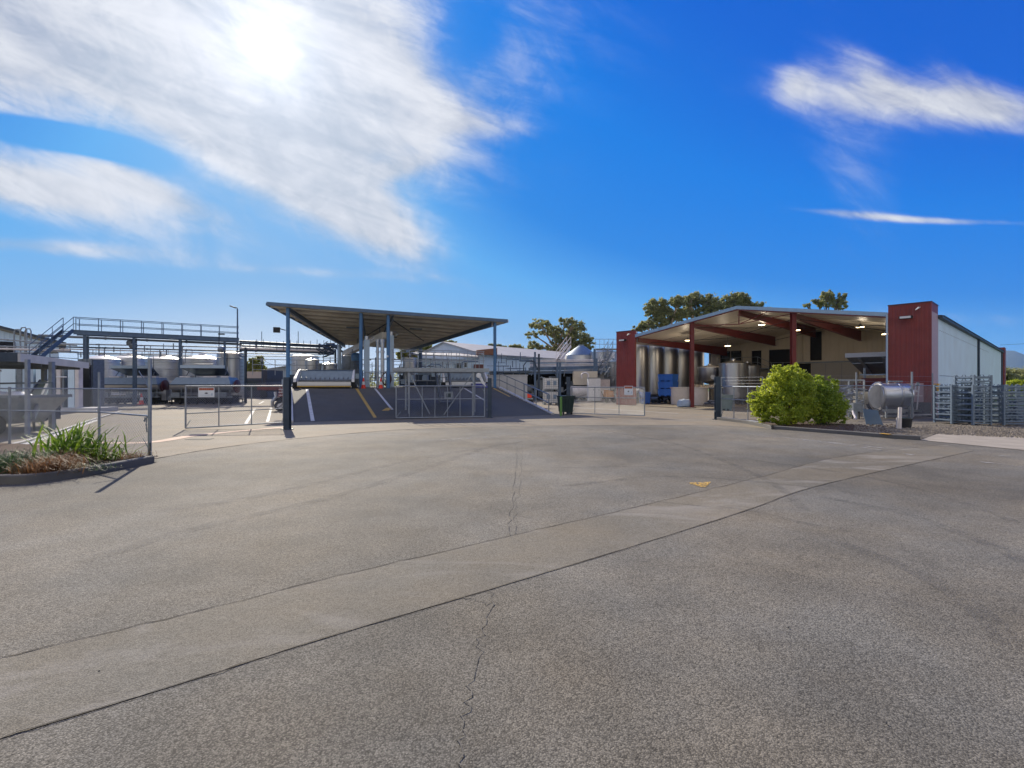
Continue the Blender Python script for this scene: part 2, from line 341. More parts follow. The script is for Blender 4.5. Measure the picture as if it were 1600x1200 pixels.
M['green'] = mat('dark_green_plastic', (.014, .035, .034), .5, var=.15)
M['greenl'] = mat('green_paint', (.10, .24, .05), .5, var=.1)
M['orange'] = mat('cone_orange', (.75, .045, .015), .5, var=.08)
M['reflect'] = mat('reflective_white', (.7, .68, .65), .4, var=.05)
M['yel'] = mat('yellow_plastic', (.75, .42, .02), .45, var=.08)
M['chute'] = mat('pale_green_tray', (.50, .60, .50), .5, .1, var=.08, dirt=.3, dcol=(.38,.42,.36))
M['duct'] = mat('pale_blue_duct', (.40, .50, .60), .45, .2, var=.06)
M['canopy'] = mat('zinc_sheet_underside', (.72, .66, .56), .55, .2, var=.12, scale=1.2, dirt=.3, dcol=(.42,.37,.31), dscale=.9)
M['navy'] = mat('navy_cladding', (.03, .035, .06), .6, var=.15)
M['pinkroof'] = mat('pink_parapet', (.42, .36, .34), .7, var=.06)
M['bark'] = mat('pale_bark', (.34, .27, .21), .85, var=.35, scale=3, bump=.4, bscale=12, stretch=(1,1,.3))
M['barkd'] = mat('dark_bark', (.16, .12, .09), .85, var=.3, scale=6, bump=.4)
M['soil'] = mat('bark_mulch', (.10, .065, .045), .95, var=.5, scale=28, bump=.9, bscale=40)
M['gravel'] = mat('gravel', (.17, .145, .11), .95, var=.45, scale=30, bump=.9, bscale=45)
M['stone'] = mat('stone_chips', (.22, .19, .15), .9, var=.4, scale=9)
M['grass'] = mat('grass_field', (.10, .16, .03), .9, var=.35, scale=2, bump=.5)
M['hill'] = mat('hill_forest', (.035, .05, .03), .95, var=.3, scale=.002, bump=0)
M['lamp'] = mat('lit_lamp', (.9, .8, .6), .4, emit=(1, .72, .38, 9))
M['sheet'] = mat('blue_grey_sheet', (.17, .24, .33), .5, .2, var=.08)
M['headred'] = mat('sign_red', (.32, .05, .015), .6, var=.1)
M['signw'] = mat('sign_white', (.66, .70, .74), .5, var=.04)
M['pipew'] = mat('pale_pipe_lagging', (.68, .63, .62), .5, .1, var=.12, scale=3)
M['glass'] = mat('dark_window_glass', (.04, .05, .055), .12, 0, var=.1)
M['leaf_euc'] = leafmat('eucalyptus_leaves', (.11, .135, .06), (.38, .39, .17), .5)
M['leaf_bush'] = leafmat('bright_bush_leaves', (.12, .21, .016), (.52, .58, .065), .5)
M['leaf_bush_shaded'] = leafmat('shaded_bush_leaves', (.07, .15, .013), (.38, .47, .05), .45)  # darker leaf colour paints the shaded right side of the bush mass
M['leaf_flax'] = leafmat('flax_blades', (.05, .13, .012), (.19, .30, .03), .35, .6)
M['leaf_sedge'] = leafmat('brown_sedge_blades', (.10, .05, .015), (.27, .145, .045), .35)
M['leaf_dark'] = leafmat('dark_green_blades', (.015, .05, .012), (.06, .13, .03), .3)
M['leaf_yel'] = leafmat('yellow_green_leaves', (.13, .17, .035), (.33, .33, .08), .45)
# ------------------------------------------------------------------ ground
def worn(name, col, lo=.45, hi=.6, sc=9, a=.9):
    m = mat(name, col, .8); nt = m.node_tree; t = nt.nodes.new('ShaderNodeTexNoise'); t.inputs['Scale'].default_value = sc; t.inputs['Detail'].default_value = 6
    tc = nt.nodes.new('ShaderNodeTexCoord'); nt.links.new(tc.outputs['Object'], t.inputs[0])
    r = nt.nodes.new('ShaderNodeMapRange'); r.inputs[1].default_value = lo; r.inputs[2].default_value = hi; r.inputs[4].default_value = a
    nt.links.new(t.outputs[0], r.inputs[0]); nt.links.new(r.outputs[0], nt.nodes['Principled BSDF'].inputs['Alpha']); return m
def sheet(name, pts, z, m, kind='structure'):
    b = MB(); b.quad(*[(p[0], p[1], z) for p in pts]); return struct(b.build(name, m), kind)
def strip(b, pts, w, z, jitter=0, r=random.Random(3)):
    pts = [Vector((p[0], p[1], 0)) for p in pts]
    if jitter:
        q = [pts[0]]
        for a, c in zip(pts[:-1], pts[1:]):
            n = max(1, int((c-a).length/.22)); d = (c-a).normalized(); pr = Vector((-d.y, d.x, 0))
            for i in range(1, n+1): q.append(a+(c-a)*i/n+pr*r.gauss(0, jitter))
        pts = q
    L, R = [], []
    for i, p in enumerate(pts):
        d = (pts[min(i+1, len(pts)-1)]-pts[max(i-1, 0)]).normalized(); pr = Vector((-d.y, d.x, 0))
        ww = w*(1+(r.uniform(-.5, .5) if jitter else 0))
        L.append((p.x+pr.x*ww/2, p.y+pr.y*ww/2, z)); R.append((p.x-pr.x*ww/2, p.y-pr.y*ww/2, z))
    n = len(pts); b.add(L+R, [(i, i+1, n+i+1, n+i)[::-1] for i in range(n-1)])
def smoothline(pix, z=0.0, n=8):
    P = [gnd(*p) for p in pix]; out = []
    for i in range(len(P)-1):
        p0 = P[max(i-1,0)]; p1 = P[i]; p2 = P[i+1]; p3 = P[min(i+2,len(P)-1)]
        for k in range(n):
            t = k/n; out.append(.5*((2*p1)+(p2-p0)*t+(2*p0-5*p1+4*p2-p3)*t*t+(3*p1-p0-3*p2+p3)*t**3))
    out.append(P[-1]); return out
sheet('ground', [(-8000,-1500),(8000,-1500),(8000,7500),(-8000,7500)], -.012, M['grass'])
sheet('yard', [(-90,-30),(45,-30),(45,15),(60,60),(60,110),(-90,110)], -.004, M['yard'])
cur = smoothline([(237,718),(330,702),(440,688),(560,676.5),(640,671),(760,667),(880,665),(1000,664.5),(1120,665),(1195,669.5)])
kerbF = smoothline([(1195,669.5),(1240,673),(1330,680),(1390,685),(1438,688)])
edge = [gnd(1438,688), gnd(1600,704), Vector((22,10.5,0)), Vector((40,3,0))]
sheet('road', [(-60,-20),(-60,9.0)]+[(-9.2,8.6),(-7.95,10.4)]+[(p.x,p.y) for p in cur]+[(p.x,p.y) for p in kerbF[1:]]+[(edge[1].x,edge[1].y),(40,2.5),(40,-20)], .002, M['asphalt'])
b = MB(); strip(b, cur, .05, .0075, .004); struct(b.build('road_joint', M['seam']))
LA = [(-3.9,2.52)]+[(p.x,p.y) for p in smoothline([(0,1030),(290,961),(483,912.5),(696,861.7),(1037,783),(1184,747),(1319,713),(1476,695)])]
LB = [(-3.0,2.02)]+[(p.x,p.y) for p in smoothline([(0,1155.6),(290,1067),(503,999.5),(773,919.6),(981,856.6),(1161,800),(1296,755),(1521,704.7)])]
sheet('road_patch', LA+LB[::-1], .006, M['patch'])
b = MB(); strip(b, [Vector((*p,0)) for p in LA], .010, .010, .007); strip(b, [Vector((*p,0)) for p in LB], .0055, .0101, .007)
struct(b.build('road_seam', M['seam']))
b = MB()
for pix, w in (([(773,920),(762,965),(748,1010),(735,1080),(725,1140),(716,1199)], .006), ([(808,690),(806,740),(798,800),(794,838)], .008), ([(725,934),(748,940),(765,944)], .006), ([(816,690),(814,745),(806,790),(803,836)], .005)):
    strip(b, smoothline(pix), w, .0104, .022)
struct(b.build('road_crack', M['crack']))
b = MB()
for pix, w in (([(1120,792),(1180,800),(1255,818),(1330,832)], .10), ([(1010,783),(1080,790),(1130,797)], .07), ([(860,732),(1000,730),(1120,738),(1210,747),(1300,752)], .06), ([(880,722),(1060,722),(1200,734)],.05), ([(1240,770),(1400,800),(1540,850),(1600,880)],.16), ([(1180,720),(1350,745),(1500,785),(1600,822)],.12), ([(1300,845),(1420,890),(1520,950),(1590,1020)],.18), ([(240,800),(430,770),(640,720),(820,690)],.22), ([(120,880),(330,820),(560,765),(760,700)],.22), ([(880,760),(1040,745),(1220,757),(1380,778)],.14), ([(900,668),(1040,690),(1180,742),(1260,800)],.15)):
    pts = smoothline(pix); strip(b, pts, w, .0108)
M['skid'] = worn('worn_tyre_mark', (.11,.105,.095), .36, .72, 3.2, .26); struct(b.build('tyre_mark', M['skid']))
# worn white marks on the far side of the turning circle
M['wornw'] = worn('worn_white', (.42,.41,.39), .44, .62, 5, .6); M['worny'] = worn('worn_yellow', (.62,.38,.07), .43, .55, 28, .9)
b = MB()
for pix in ([(660,690),(760,684),(880,682)], [(1080,672),(1200,681),(1330,697),(1430,712)], [(1180,681),(1300,692),(1400,703)], [(1560,712),(1600,716)], [(1530,722),(1600,730)], [(940,676),(1010,678)]):
    strip(b, smoothline(pix), .12, .0112)
struct(b.build('road_marking', M['wornw']))
b = MB(); b.quad(gnd(1073,754,.0112), gnd(1094,760.5,.0112), gnd(1103,761,.0112), gnd(1111,752.8,.0112)); struct(b.build('road_arrow_marking', M['worny']))
b = MB()
for x, y in ((155,1048),(1060,1057),(1232,981),(1336,1007),(1146,925),(1385,1130),(1040,987)):
    p = gnd(x, y, .008); r = .003+rnd.random()*.006; b.lathe(p, [(0,0),(r,0),(r*.8,r*.7),(0,r*.8)], 6)
struct(b.build('grit', M['black']), 'stuff')
# yard markings
b = MB(); strip(b, smoothline([(60,694),(140,692),(234,691),(300,681),(380,673),(445,667.5)]), .42, .003); struct(b.build('yard_strip', M['pinkish']))
b = MB(); strip(b, smoothline([(384,662),(398,639)]), .13, .0035); strip(b, smoothline([(418,659),(424,637)]), .13, .0035); strip(b, smoothline([(405,631),(412,627)]), .13, .0035); strip(b, smoothline([(424,631),(428,627)]), .13, .0035)
strip(b, smoothline([(895,637),(960,640),(1060,646)]), .13, .0035)
struct(b.build('yard_marking', M['white']))
b = MB(); strip(b, smoothline([(0,700),(50,688),(100,672),(150,655),(190,643)]), .12, .05); strip(b, smoothline([(0,702),(50,690),(100,674),(150,656)]), .3, .003)
struct(b.build('yard_channel', M['conclight']))
b = MB(); p = gnd(312,686,.003); b.box(p, (.7,.35,.004)); struct(b.build('drain_grate', M['dark']))
# left planter bed
def ribbon(name, pts, w, z0, z1, m, cols=None):
    b = MB(); n = len(pts); P = [Vector((p[0],p[1],0)) for p in pts]; O, I = [], []
    for i, p in enumerate(P):
        d = (P[min(i+1,n-1)]-P[max(i-1,0)]).normalized(); pr = Vector((-d.y,d.x,0)); O.append(p); I.append(p+pr*w)
    e = .018
    for i in range(n-1):
        a, c = O[i], O[i+1]; a2, c2 = I[i], I[i+1]; da = (a2-a).normalized()*e; dc = (c2-c).normalized()*e
        b.add([(a.x,a.y,z0),(c.x,c.y,z0),(c.x,c.y,z1-e),(a.x,a.y,z1-e),(a.x+da.x,a.y+da.y,z1),(c.x+dc.x,c.y+dc.y,z1),(c2.x,c2.y,z1),(a2.x,a2.y,z1),(a2.x,a2.y,z0),(c2.x,c2.y,z0)],
              [(0,1,2,3),(3,2,5,4),(4,5,6,7),(7,6,9,8)])
    for i in (0, n-1):
        a, a2 = O[i], I[i]; b.add([(a.x,a.y,z0),(a.x,a.y,z1-e),(a2.x,a2.y,z1),(a2.x,a2.y,z0)], [(0,1,2,3)])
    return struct(b.build(name, m))
kl = [(-14.5,8.2),(-10.8,8.12)]+[(p.x,p.y) for p in smoothline([(0,757),(40,756),(90,750),(150,741),(222,727)], n=5)]+[(-7.72,10.5)]
ribbon('kerb', kl, .15, -.01, .15, M['kerb'])
sheet('planting_bed', [(p[0],p[1]+.12) for p in kl]+[(-8.3,10.95),(-10.2,12.2),(-13.8,13.3),(-16,13.6)], .085, M['soil'])
# right planting strip, kerb, concrete crossing, gravel
kr = [(p.x,p.y) for p in smoothline([(1120,656),(1160,661),(1190,667),(1205,671)], n=4)]+[(p.x,p.y) for p in kerbF[3:]]
ribbon('kerb', kr, .14, -.01, .13, M['kerb'])
b = MB(); strip(b, smoothline([(1376,683.7),(1391,685.2)]), .16, .1345); struct(b.build('kerb_marking', M['yel']))
c1 = gnd(1438,688)
sheet('mulch_bed', [(p[0]+.03,p[1]+.12) for p in kr]+[(c1.x+.8,c1.y+1.6),(c1.x+1.5,19.3),(13.2,22.3),(11.0,22.3)], .07, M['soil'])
sheet('crossing', [(c1.x,c1.y),(gnd(1600,704).x,gnd(1600,704).y),(26,9.6),(30,12.9),(gnd(1600,683).x,gnd(1600,683).y),(gnd(1468,677).x,gnd(1468,677).y)], .012, M['conc'])
sheet('gravel_strip', [(c1.x+.05,c1.y+.1),(gnd(1462,678).x,gnd(1462,678).y),(gnd(1600,685).x,gnd(1600,685).y),(32,14),(42,22),(60,50),(36,50),(22,25.2),(14,24.6),(14,20.5)], .006, M['gravel'])
# loose stones
b = MB(); r = random.Random(11)
def pip(p, s, b=b):
    vs = [p+Vector((r.uniform(-1,1)*s, r.uniform(-1,1)*s, 0)) for _ in range(4)]+[p+Vector((r.uniform(-.5,.5)*s, r.uniform(-.5,.5)*s, s*r.uniform(.5,1.1)))]
    c = [Vector((-s,-s*.7,0)),Vector((s*.8,-s,0)),Vector((s,s*.7,0)),Vector((-s*.8,s,0))]
    b.add([p+c[i]*r.uniform(.6,1.1) for i in range(4)]+[vs[4]+Vector((s*.3,0,0)), vs[4]-Vector((s*.3,0,0))], [(0,1,4),(1,2,4),(2,3,5),(3,0,5),(0,4,5),(2,5,4)])
for i in range(5200):
    x = r.uniform(1335,1605); y = r.uniform(668,690)
    lo = 668+max(0,(1440-x))*.0; hi = 682+(x-1335)*.05 if x < 1440 else 677+(x-1440)*.045
    if x < 1440: hi = 671+(x-1205)*.073-4.5
    if y > hi: y = r.uniform(664, hi)
    p = gnd(x, y, .02 if x > 1445 else .07); pip(p, r.uniform(.012,.035))
struct(b.build('gravel_stones', M['stone']), 'stuff')
b = MB()
for i in range(900):
    t = r.random(); qx = r.uniform(1215,1400); q = gnd(qx, r.uniform(663,671+(qx-1205)*.073-4.5), .07); pip(q, r.uniform(.012,.04), b)
for i in range(700):
    q = Vector((r.uniform(-11.5,-7.9), 0, .085)); q.y = r.uniform(9.0, 10.6) if q.x < -8.6 else r.uniform(10.2,10.9); pip(q, r.uniform(.012,.03), b)
struct(b.build('mulch_chips', M['soil']), 'stuff')
# grass beyond the racks, hills
sheet('lawn', [(32,31),(80,40),(200,300),(60,300),(45,60)], .01, M['grass'])
b = MB(); r = random.Random(5); n = 120
def ridge(name, az0, az1, Yd, prof, depth):
    b = MB(); vs = []; n = 90; rr = random.Random(int(Yd))
    ph = [rr.uniform(0,6) for _ in range(6)]
    rows = 9
    for i in range(n+1):
        t = i/n; x = az0+(az1-az0)*t
        hgt = prof(x)
        for j in range(rows):
            s = j/(rows-1); hh = hgt*math.sin(s*PI)**.8 if j not in (0, rows-1) else -5
            k = 1+.10*math.sin(x*.05+ph[0]+j)+.06*math.sin(x*.13+ph[1]+j*2)
            yy = Yd+depth*(s-.5); vs.append(((x-800)/F*yy, yy, hh*k if hh > 0 else hh))
    fs = [(i*rows+j, (i+1)*rows+j, (i+1)*rows+j+1, i*rows+j+1) for i in range(n) for j in range(rows-1)]
    b.add(vs, fs); return struct(b.build(name, M['hill'], smooth=True))
def hp(x): # height in metres at 5 km
    k = 5000/F
    return max(3, k*(5+ (33*math.exp(-((x-1575)/60)**2)+26*math.exp(-((x-1680)/90)**2)+30*math.exp(-((x-1850)/120)**2)+10*math.exp(-((x-1480)/90)**2)))) if x > 1000 else 6
ridge('hills', 1150, 2600, 5000, hp, 1800)

b = MB(); b.bb(-8050, 8050, -1550, 7550, -1.1, 300); hz = b.build('haze', None); hz.data.materials.clear()
hm = bpy.data.materials.new('haze_air'); hm.use_nodes = True; hm.node_tree.nodes.clear()
pv = hm.node_tree.nodes.new('ShaderNodeVolumePrincipled'); pv.inputs['Density'].default_value = HAZE; pv.inputs['Color'].default_value = (.42,.66,1,1); pv.inputs['Anisotropy'].default_value = .2
ho = hm.node_tree.nodes.new('ShaderNodeOutputMaterial'); hm.node_tree.links.new(pv.outputs[0], ho.inputs['Volume']); hz.data.materials.append(hm); struct(hz, 'stuff')
# ------------------------------------------------------------------ red-pier shed on the right. local frame: x = -s (to the right along the front), y = depth
CB = Vector((21.8, 25.3, 0)); RZB = -math.atan2(.748, .664)
shed = thing('cream_shed', 'long pale shed with two dark red piers and an open gabled canopy front', 'shed', CB, RZB)
B = Wf(CB, RZB)
def zroof(s): return 6.93-abs(s-10)*.165          # roof surface height along the front
def bl(b, s0, s1, y0, y1, z0, z1): b.hexa([B(-s1,y0,z0),B(-s0,y0,z0),B(-s0,y1,z0),B(-s1,y1,z0),B(-s1,y0,z1),B(-s0,y0,z1),B(-s0,y1,z1),B(-s1,y1,z1)])
def ribs(b, p0, p1, z0, z1, pitch=.2, d=.022, zf=None):
    """trapezoidal rib cladding between two plan points; faces left of p0->p1"""
    p0 = Vector((p0[0],p0[1],0)); p1 = Vector((p1[0],p1[1],0)); L = (p1-p0).length; t = (p1-p0)/L; nrm = Vector((t.y,-t.x,0))
    n = max(1, int(L/pitch)); pts = []
    for i in range(n):
        for f, o in ((0,0),(.60,0),(.68,d),(.92,d)): pts.append(((i+f)*L/n, o))
    pts.append((L,0)); vs = []
    for x, o in pts:
        q = p0+t*x+nrm*o; zt = z1 if zf is None else zf(x/L)
        vs += [(q.x,q.y,z0),(q.x,q.y,zt)]
    b.add(vs, [(2*i,2*i+2,2*i+3,2*i+1) for i in range(len(pts)-1)])
# piers
for s0, s1, pd in ((-.02, 1.8, 2.0), (18.05, 19.86, .22)):
    b = MB(); bl(b, s0+.03, s1-.03, .03, pd, 0, 5.93)
    ribs(b, B(-s1,0), B(-s0,0), 0, 5.96, .19, .02); b.quad(B(-s1,0,5.96),B(-s0,0,5.96),B(-s0,pd+.02,5.96),B(-s1,pd+.02,5.96))
    if s0 < 1: b.quad(B(.02,0,0),B(.02,2.0,0),B(.02,2.0,5.96),B(.02,0,5.96))
    p = b.build('pier', M['red'], shed)
    b = MB(); bl(b, s0-.02, s1+.02, -.03, pd+.05, 5.962, 6.02); b.build('cap_flashing', M['maroon'], p)
    fx = s0+1.0 if s0 < 1 else s0+.95
    b = MB(); bl(b, fx-.04, fx+.04, -.26, .0, 5.22, 5.28); bl(b, fx-.28, fx+.28, -.5, -.22, 5.16, 5.3); f = b.build('floodlight', M['black'], shed)
    b = MB(); bl(b, fx-.23, fx+.23, -.515, -.502, 5.175, 5.285); b.build('lens', M['reflect'], f)
    b = MB(); sx = s0+.5; b.tube(B(-sx,-.12,5.72), B(-sx-.12,-.22,5.6), .05, 8, .02); b.tube(B(-sx+.05,-.0,5.75), B(-sx,-.12,5.72), .02, 6); b.build('security_camera', M['whitep'], shed)
# pale return of the right pier, pale washed base behind the fence
b = MB(); b.quad(B(.025,.02,0),B(.025,2.02,0),B(.025,2.02,5.5),B(.025,.02,5.5)); b.build('pier_return', mat('faded_pink', (.48,.34,.36), .6, var=.06), shed)
b = MB(); bl(b, .3, 1.78, -.045, -.012, .75, 1.75); b.build('pale_panel', mat('pale_pink_panel', (.42,.27,.26), .6, var=.08), shed)
b = MB(); bl(b, .0, 1.8, -.06, -.012, 0, .74); b.build('base_board', mat('dark_base', (.045,.045,.05), .7, var=.3), shed)
b = MB(); b.tube(B(-1.84,-.06,.1), B(-1.84,-.06,5.5), .05, 10); b.build('downpipe', M['duct'], shed)
# side wall along the right
zs = 5.28
b = MB(); ribs(b, B(0,2.0), B(0,45.9), 0, zs, .25, .018); bl(b, .03, .12, 2.02, 45.8, 0, zs); b.build('side_wall', M['whitewall'], shed)
fx_ = None
for z in (2.15, 4.65):
    for i in range(46):
        y = 2.6+i*(.38 if z < 3 else .62)
        if fx_ is None:
            b = MB(); b.hexa([B(.018,y,z),B(.03,y,z),B(.03,y+.08,z),B(.018,y+.08,z),B(.018,y,z+.04),B(.03,y,z+.04),B(.03,y+.08,z+.04),B(.018,y+.08,z+.04)]); fx_ = b.build('fixing', M['ub'], shed); y_0, z_0 = y, z
        else: c_ = fx_.copy(); COL.objects.link(c_); c_.parent = shed; c_.location = (0, y-y_0, z-z_0)
b = MB(); b.hexa([B(.0,1.9,zs),B(.22,1.9,zs+.02),B(.22,46,zs+.02),B(.0,46,zs),B(-.1,1.9,zs+.2),B(.22,1.9,zs+.16),B(.22,46,zs+.16),B(-.1,46,zs+.2)])
for y in np.arange(2.2, 46, .6): b.tube(B(.05,y,zs+.2), B(.3,y,zs+.13), .03, 5)
b.build('gutter', M['darkgut'], shed)
for y in (21.2, 45.0):
    b = MB(); b.tube(B(.09,y,0), B(.09,y,zs), .075, 8); b.build('downpipe', M['ub'], shed)
b = MB(); bl(b, -.25, 1.5, 46, 48, 0, 5.9); b.build('rear_pier', M['red'], shed)
b = MB(); b.path([B(-.0,.35,.0)+Vector((.1,0,.85)), B(0,.35,0)+Vector((.32,-.05,.85)), B(0,.35,0)+Vector((.45,-.08,.7)), B(0,.35,0)+Vector((.45,-.08,.1))], .08, 10); b.build('drain_elbow', M['duct'], shed, smooth=True)
b = MB(); bl(b, -.27, -.03, .5, .8, 1.25, 1.72); x = b.build('yellow_box', M['yel'], shed)
b = MB(); b.beam(B(-.0-0,0,0)+Vector((-3.2,-.8,.08)), B(0,0,0)+Vector((.3,.1,.12)), .12, .05); b.build('pale_kerb_board', M['conclight'], shed)
# roof: two slopes over the canopy and the building
def rs(b, s0, s1, y0, y1, t=.16, dz=0):
    z0, z1 = zroof(s0)+dz, zroof(s1)+dz
    b.hexa([B(-s1,y0,z1-t),B(-s0,y0,z0-t),B(-s0,y1,z0-t),B(-s1,y1,z1-t),B(-s1,y0,z1),B(-s0,y0,z0),B(-s0,y1,z0),B(-s1,y1,z1)])
b = MB(); rs(b, .4, 10, 2.05, 45.9); rs(b, 1.82, 10, .02, 2.05); rs(b, 10, 19.9, .3, 45.9); rs(b, 10, 18.03, .02, .3); roof = b.build('roof', M['roofg'], shed)
b = MB(); rs(b, 1.82, 10, .05, 2.0, .02, -.175); rs(b, 10, 18.03, .05, 2.0, .02, -.175); rs(b, .4, 10, 2.0, 16, .02, -.175); rs(b, 10, 19.8, 2.0, 16, .02, -.175)
b.build('ceiling_lining', M['ceil'], shed)
b = MB()
for y in (4, 8, 12):
    for a_, c_ in ((.5,9.9),(10.1,19.7)): rs(b, a_, c_, y-.02, y+.02, .012, -.196)
b.build('panel_joint', mat('dark_joint_strip', (.16,.13,.1), .7), roof)  # dark brown strips along the ceiling panel joints
b = MB(); rs(b, 1.82, 10, -.04, .015, .22, .04); rs(b, 10, 18.03, -.04, .015, .22, .04); b.build('fascia', M['gutter'], shed)
b = MB(); rs(b, 1.82, 10, .0, .05, .06, -.20); rs(b, 10, 18.03, .0, .05, .06, -.20); b.build('red_edge_trim', M['redsteel'], roof)
# canopy posts and rafters
for s in (6.63, 13.37):
    b = MB(); b.ibeam(B(-s,.25,.02), B(-s,.25,zroof(s)-.2), .26, .26, .02); b.box(B(-s,.25,.02), (.45,.45,.03), RZB); p = b.build('canopy_post', M['redsteel'], shed)
for s in (1.9, 6.63, 10.0, 13.37, 17.95):
    z = zroof(s)-.21; b = MB(); w = .11
    b.hexa([B(-s-.015,.3,z-.32),B(-s+.015,.3,z-.32),B(-s+.015,15.9,z-.85),B(-s-.015,15.9,z-.85),B(-s-.015,.3,z),B(-s+.015,.3,z),B(-s+.015,15.9,z),B(-s-.015,15.9,z)])
    b.hexa([B(-s-w,.3,z-.345),B(-s+w,.3,z-.345),B(-s+w,15.9,z-.875),B(-s-w,15.9,z-.875),B(-s-w,.3,z-.32),B(-s+w,.3,z-.32),B(-s+w,15.9,z-.85),B(-s-w,15.9,z-.85)])
    b.build('rafter', M['redsteel'], shed)
b = MB()
b.tube(B(-13.2,.25,zroof(13.2)-.45), B(-10,.3,5.75), .03, 6); b.tube(B(-10,.3,5.75), B(-6.8,.3,zroof(6.8)-.3), .03, 6); b.tube(B(-10,.3,zroof(10)-.3), B(-10,.3,5.75), .035, 6); b.tube(B(-10,.3,5.75), B(-8.2,.3,zroof(8.2)-.25), .03, 6)
b.build('truss_rod', M['redsteel'], shed)
b = MB()
for a, c in (((13.3,.8),(6.7,8)),((6.7,.8),(13.3,8)),((6.7,8),(13.3,15.5)),((1.9,1),(6.6,8)),((6.6,1),(1.9,9)),((17.9,2),(13.4,10))):
    b.tube(B(-a[0],a[1],zroof(a[0])-.55), B(-c[0],c[1],zroof(c[0])-.6), .022, 5)
b.build('roof_brace', M['black'], shed)
# hanging lamps (lit)
lampspots = [(1075,532,39),(1137,540.5,40),(1190,507.5,36.5),(1245,516,36.5),(1344,511,32),(1384,522,33.5)]
for x, y, Yd in lampspots:
    p = at(x, y, Yd); b = MB(); b.lathe(p, [(.06,.22),(.09,.12),(.26,.02),(.28,0)], 14); b.tube(p+Vector((0,0,.2)), p+Vector((0,0,.75)), .012, 5); l = b.build('hanging_lamp', M['galvd'], shed)
    pl = bpy.data.lights.new('lamp_light', 'POINT'); pl.energy = 24; pl.color = (1, .84, .62); pl.shadow_soft_size = .2; po = bpy.data.objects.new('lamp_light', pl); COL.objects.link(po); po.parent = l; po.location = frame_of(l).inverted() @ (p+Vector((0,0,-.25)))
    b = MB(); b.lathe(p, [(0,-.03),(.2,-.02),(.25,.01)], 14); b.build('bulb_glass', M['lamp'], l)
# end wall under the canopy, doors, windows
yw = 16.0
b = MB()
def wallpan(b, s0, s1, z0, z1, y=yw):
    f = (lambda t: min(z1, zroof(s1+(s0-s1)*t)-.2)) if z1 > 5.2 else None
    ribs(b, B(-s1,y), B(-s0,y), z0, z1, .33, .02, f)
doors = [(14.6,15.6,3.25,4.95),(12.0,14.0,0,4.95),(9.5,10.5,3.8,6.4),(16.6,17.5,3.85,4.95),(17.7,18.6,3.85,4.95),(10.35,11.5,0,3.55)]
cuts = sorted({.15, 19.7}|{d[0] for d in doors}|{d[1] for d in doors})
for s0, s1 in zip(cuts[:-1], cuts[1:]):
    mid = (s0+s1)/2; z = 0
    for d in sorted([d for d in doors if d[0] < mid < d[1]], key=lambda d: d[2]):
        if d[2] > z+.01: wallpan(b, s0, s1, z, d[2])
        z = d[3]
    wallpan(b, s0, s1, z, 7.2)
endw = b.build('end_wall', M['cream'], shed)
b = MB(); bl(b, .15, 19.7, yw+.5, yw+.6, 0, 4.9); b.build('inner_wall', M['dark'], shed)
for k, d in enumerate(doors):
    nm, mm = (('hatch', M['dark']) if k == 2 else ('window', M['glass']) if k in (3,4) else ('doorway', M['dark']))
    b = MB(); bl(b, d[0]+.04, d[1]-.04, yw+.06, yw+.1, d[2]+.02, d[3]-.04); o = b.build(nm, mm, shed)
    b = MB()
    for a0, a1, z0, z1 in ((d[0]-.05,d[0]+.04,d[2],d[3]),(d[1]-.04,d[1]+.05,d[2],d[3]),(d[0]-.05,d[1]+.05,d[3]-.003,d[3]+.07)): bl(b, a0, a1, yw-.05, yw+.08, z0, z1)
    b.build('frame', M['black'] if k in (3,4) else M['cream'], o)
b = MB(); bl(b, 6.85, 10.33, yw-.16, yw-.08, .05, 3.55); sd_ = b.build('sliding_door', mat('grey_sliding_door', (.38,.36,.33), .6, var=.04), shed)
b = MB(); bl(b, 4, 11.6, yw-.2, yw-.04, 3.56, 3.68); b.build('door_rail', M['galvd'], shed)
b = MB()
for s in (8.0, 9.2): bl(b, s-.015, s+.015, yw-.175, yw-.162, .1, 3.5)
b.build('panel_joint', M['galvd'], sd_)
b = MB(); b.tube(B(-11.1,yw-.1,3.6), B(-11.1,yw-.1,6.3), .05, 8); b.build('drain_pipe', M['cream'], shed)
b = MB(); ribs(b, B(-19.9,yw), B(-19.9,46), 0, 5.2, .25, .018); bl(b, 19.8, 19.88, yw, 45.8, 0, 5.2); b.build('far_side_wall', M['cream'], shed)
b = MB(); bl(b, .2, 19.8, 2.2, 45.6, -.002, .03); b.build('floor_slab', M['yard'], shed)
# steel access platform against the end wall
t = thing('access_platform', 'grey access platform with handrails high on the end wall of the red-pier shed', 'platform', B(-15.5,15,0), RZB)
b = MB(); bl(b, 13.4, 18.3, 14.4, 15.85, 3.08, 3.2); bl(b, 11.2, 13.4, 14.6, 15.8, 2.5, 2.62); b.build('deck', M['galvd'], t)
for s in (13.4, 15.8, 18.2):
    b = MB(); b.beam(B(-s,14.5,0), B(-s,14.5,3.1), .12); b.build('leg', M['galvd'], t)
b = MB()
for z in (.55, 1.05):
    b.tube(B(-18.2,14.5,3.2+z), B(-14.4,14.5,3.2+z), .025, 6); b.tube(B(-14.4,14.5,3.2+z), B(-13.2,14.5,2.6+z), .025, 6); b.tube(B(-13.2,14.5,2.6+z), B(-11.2,14.5,2.6+z), .025, 6)
for s in (18.2,17,15.8,14.4): b.tube(B(-s,14.5,3.2), B(-s,14.5,4.25), .022, 6)
for s in (13.2,12.2,11.2): b.tube(B(-s,14.5,2.6), B(-s,14.5,3.65), .022, 6)
b.build('handrail', M['galv'], t)
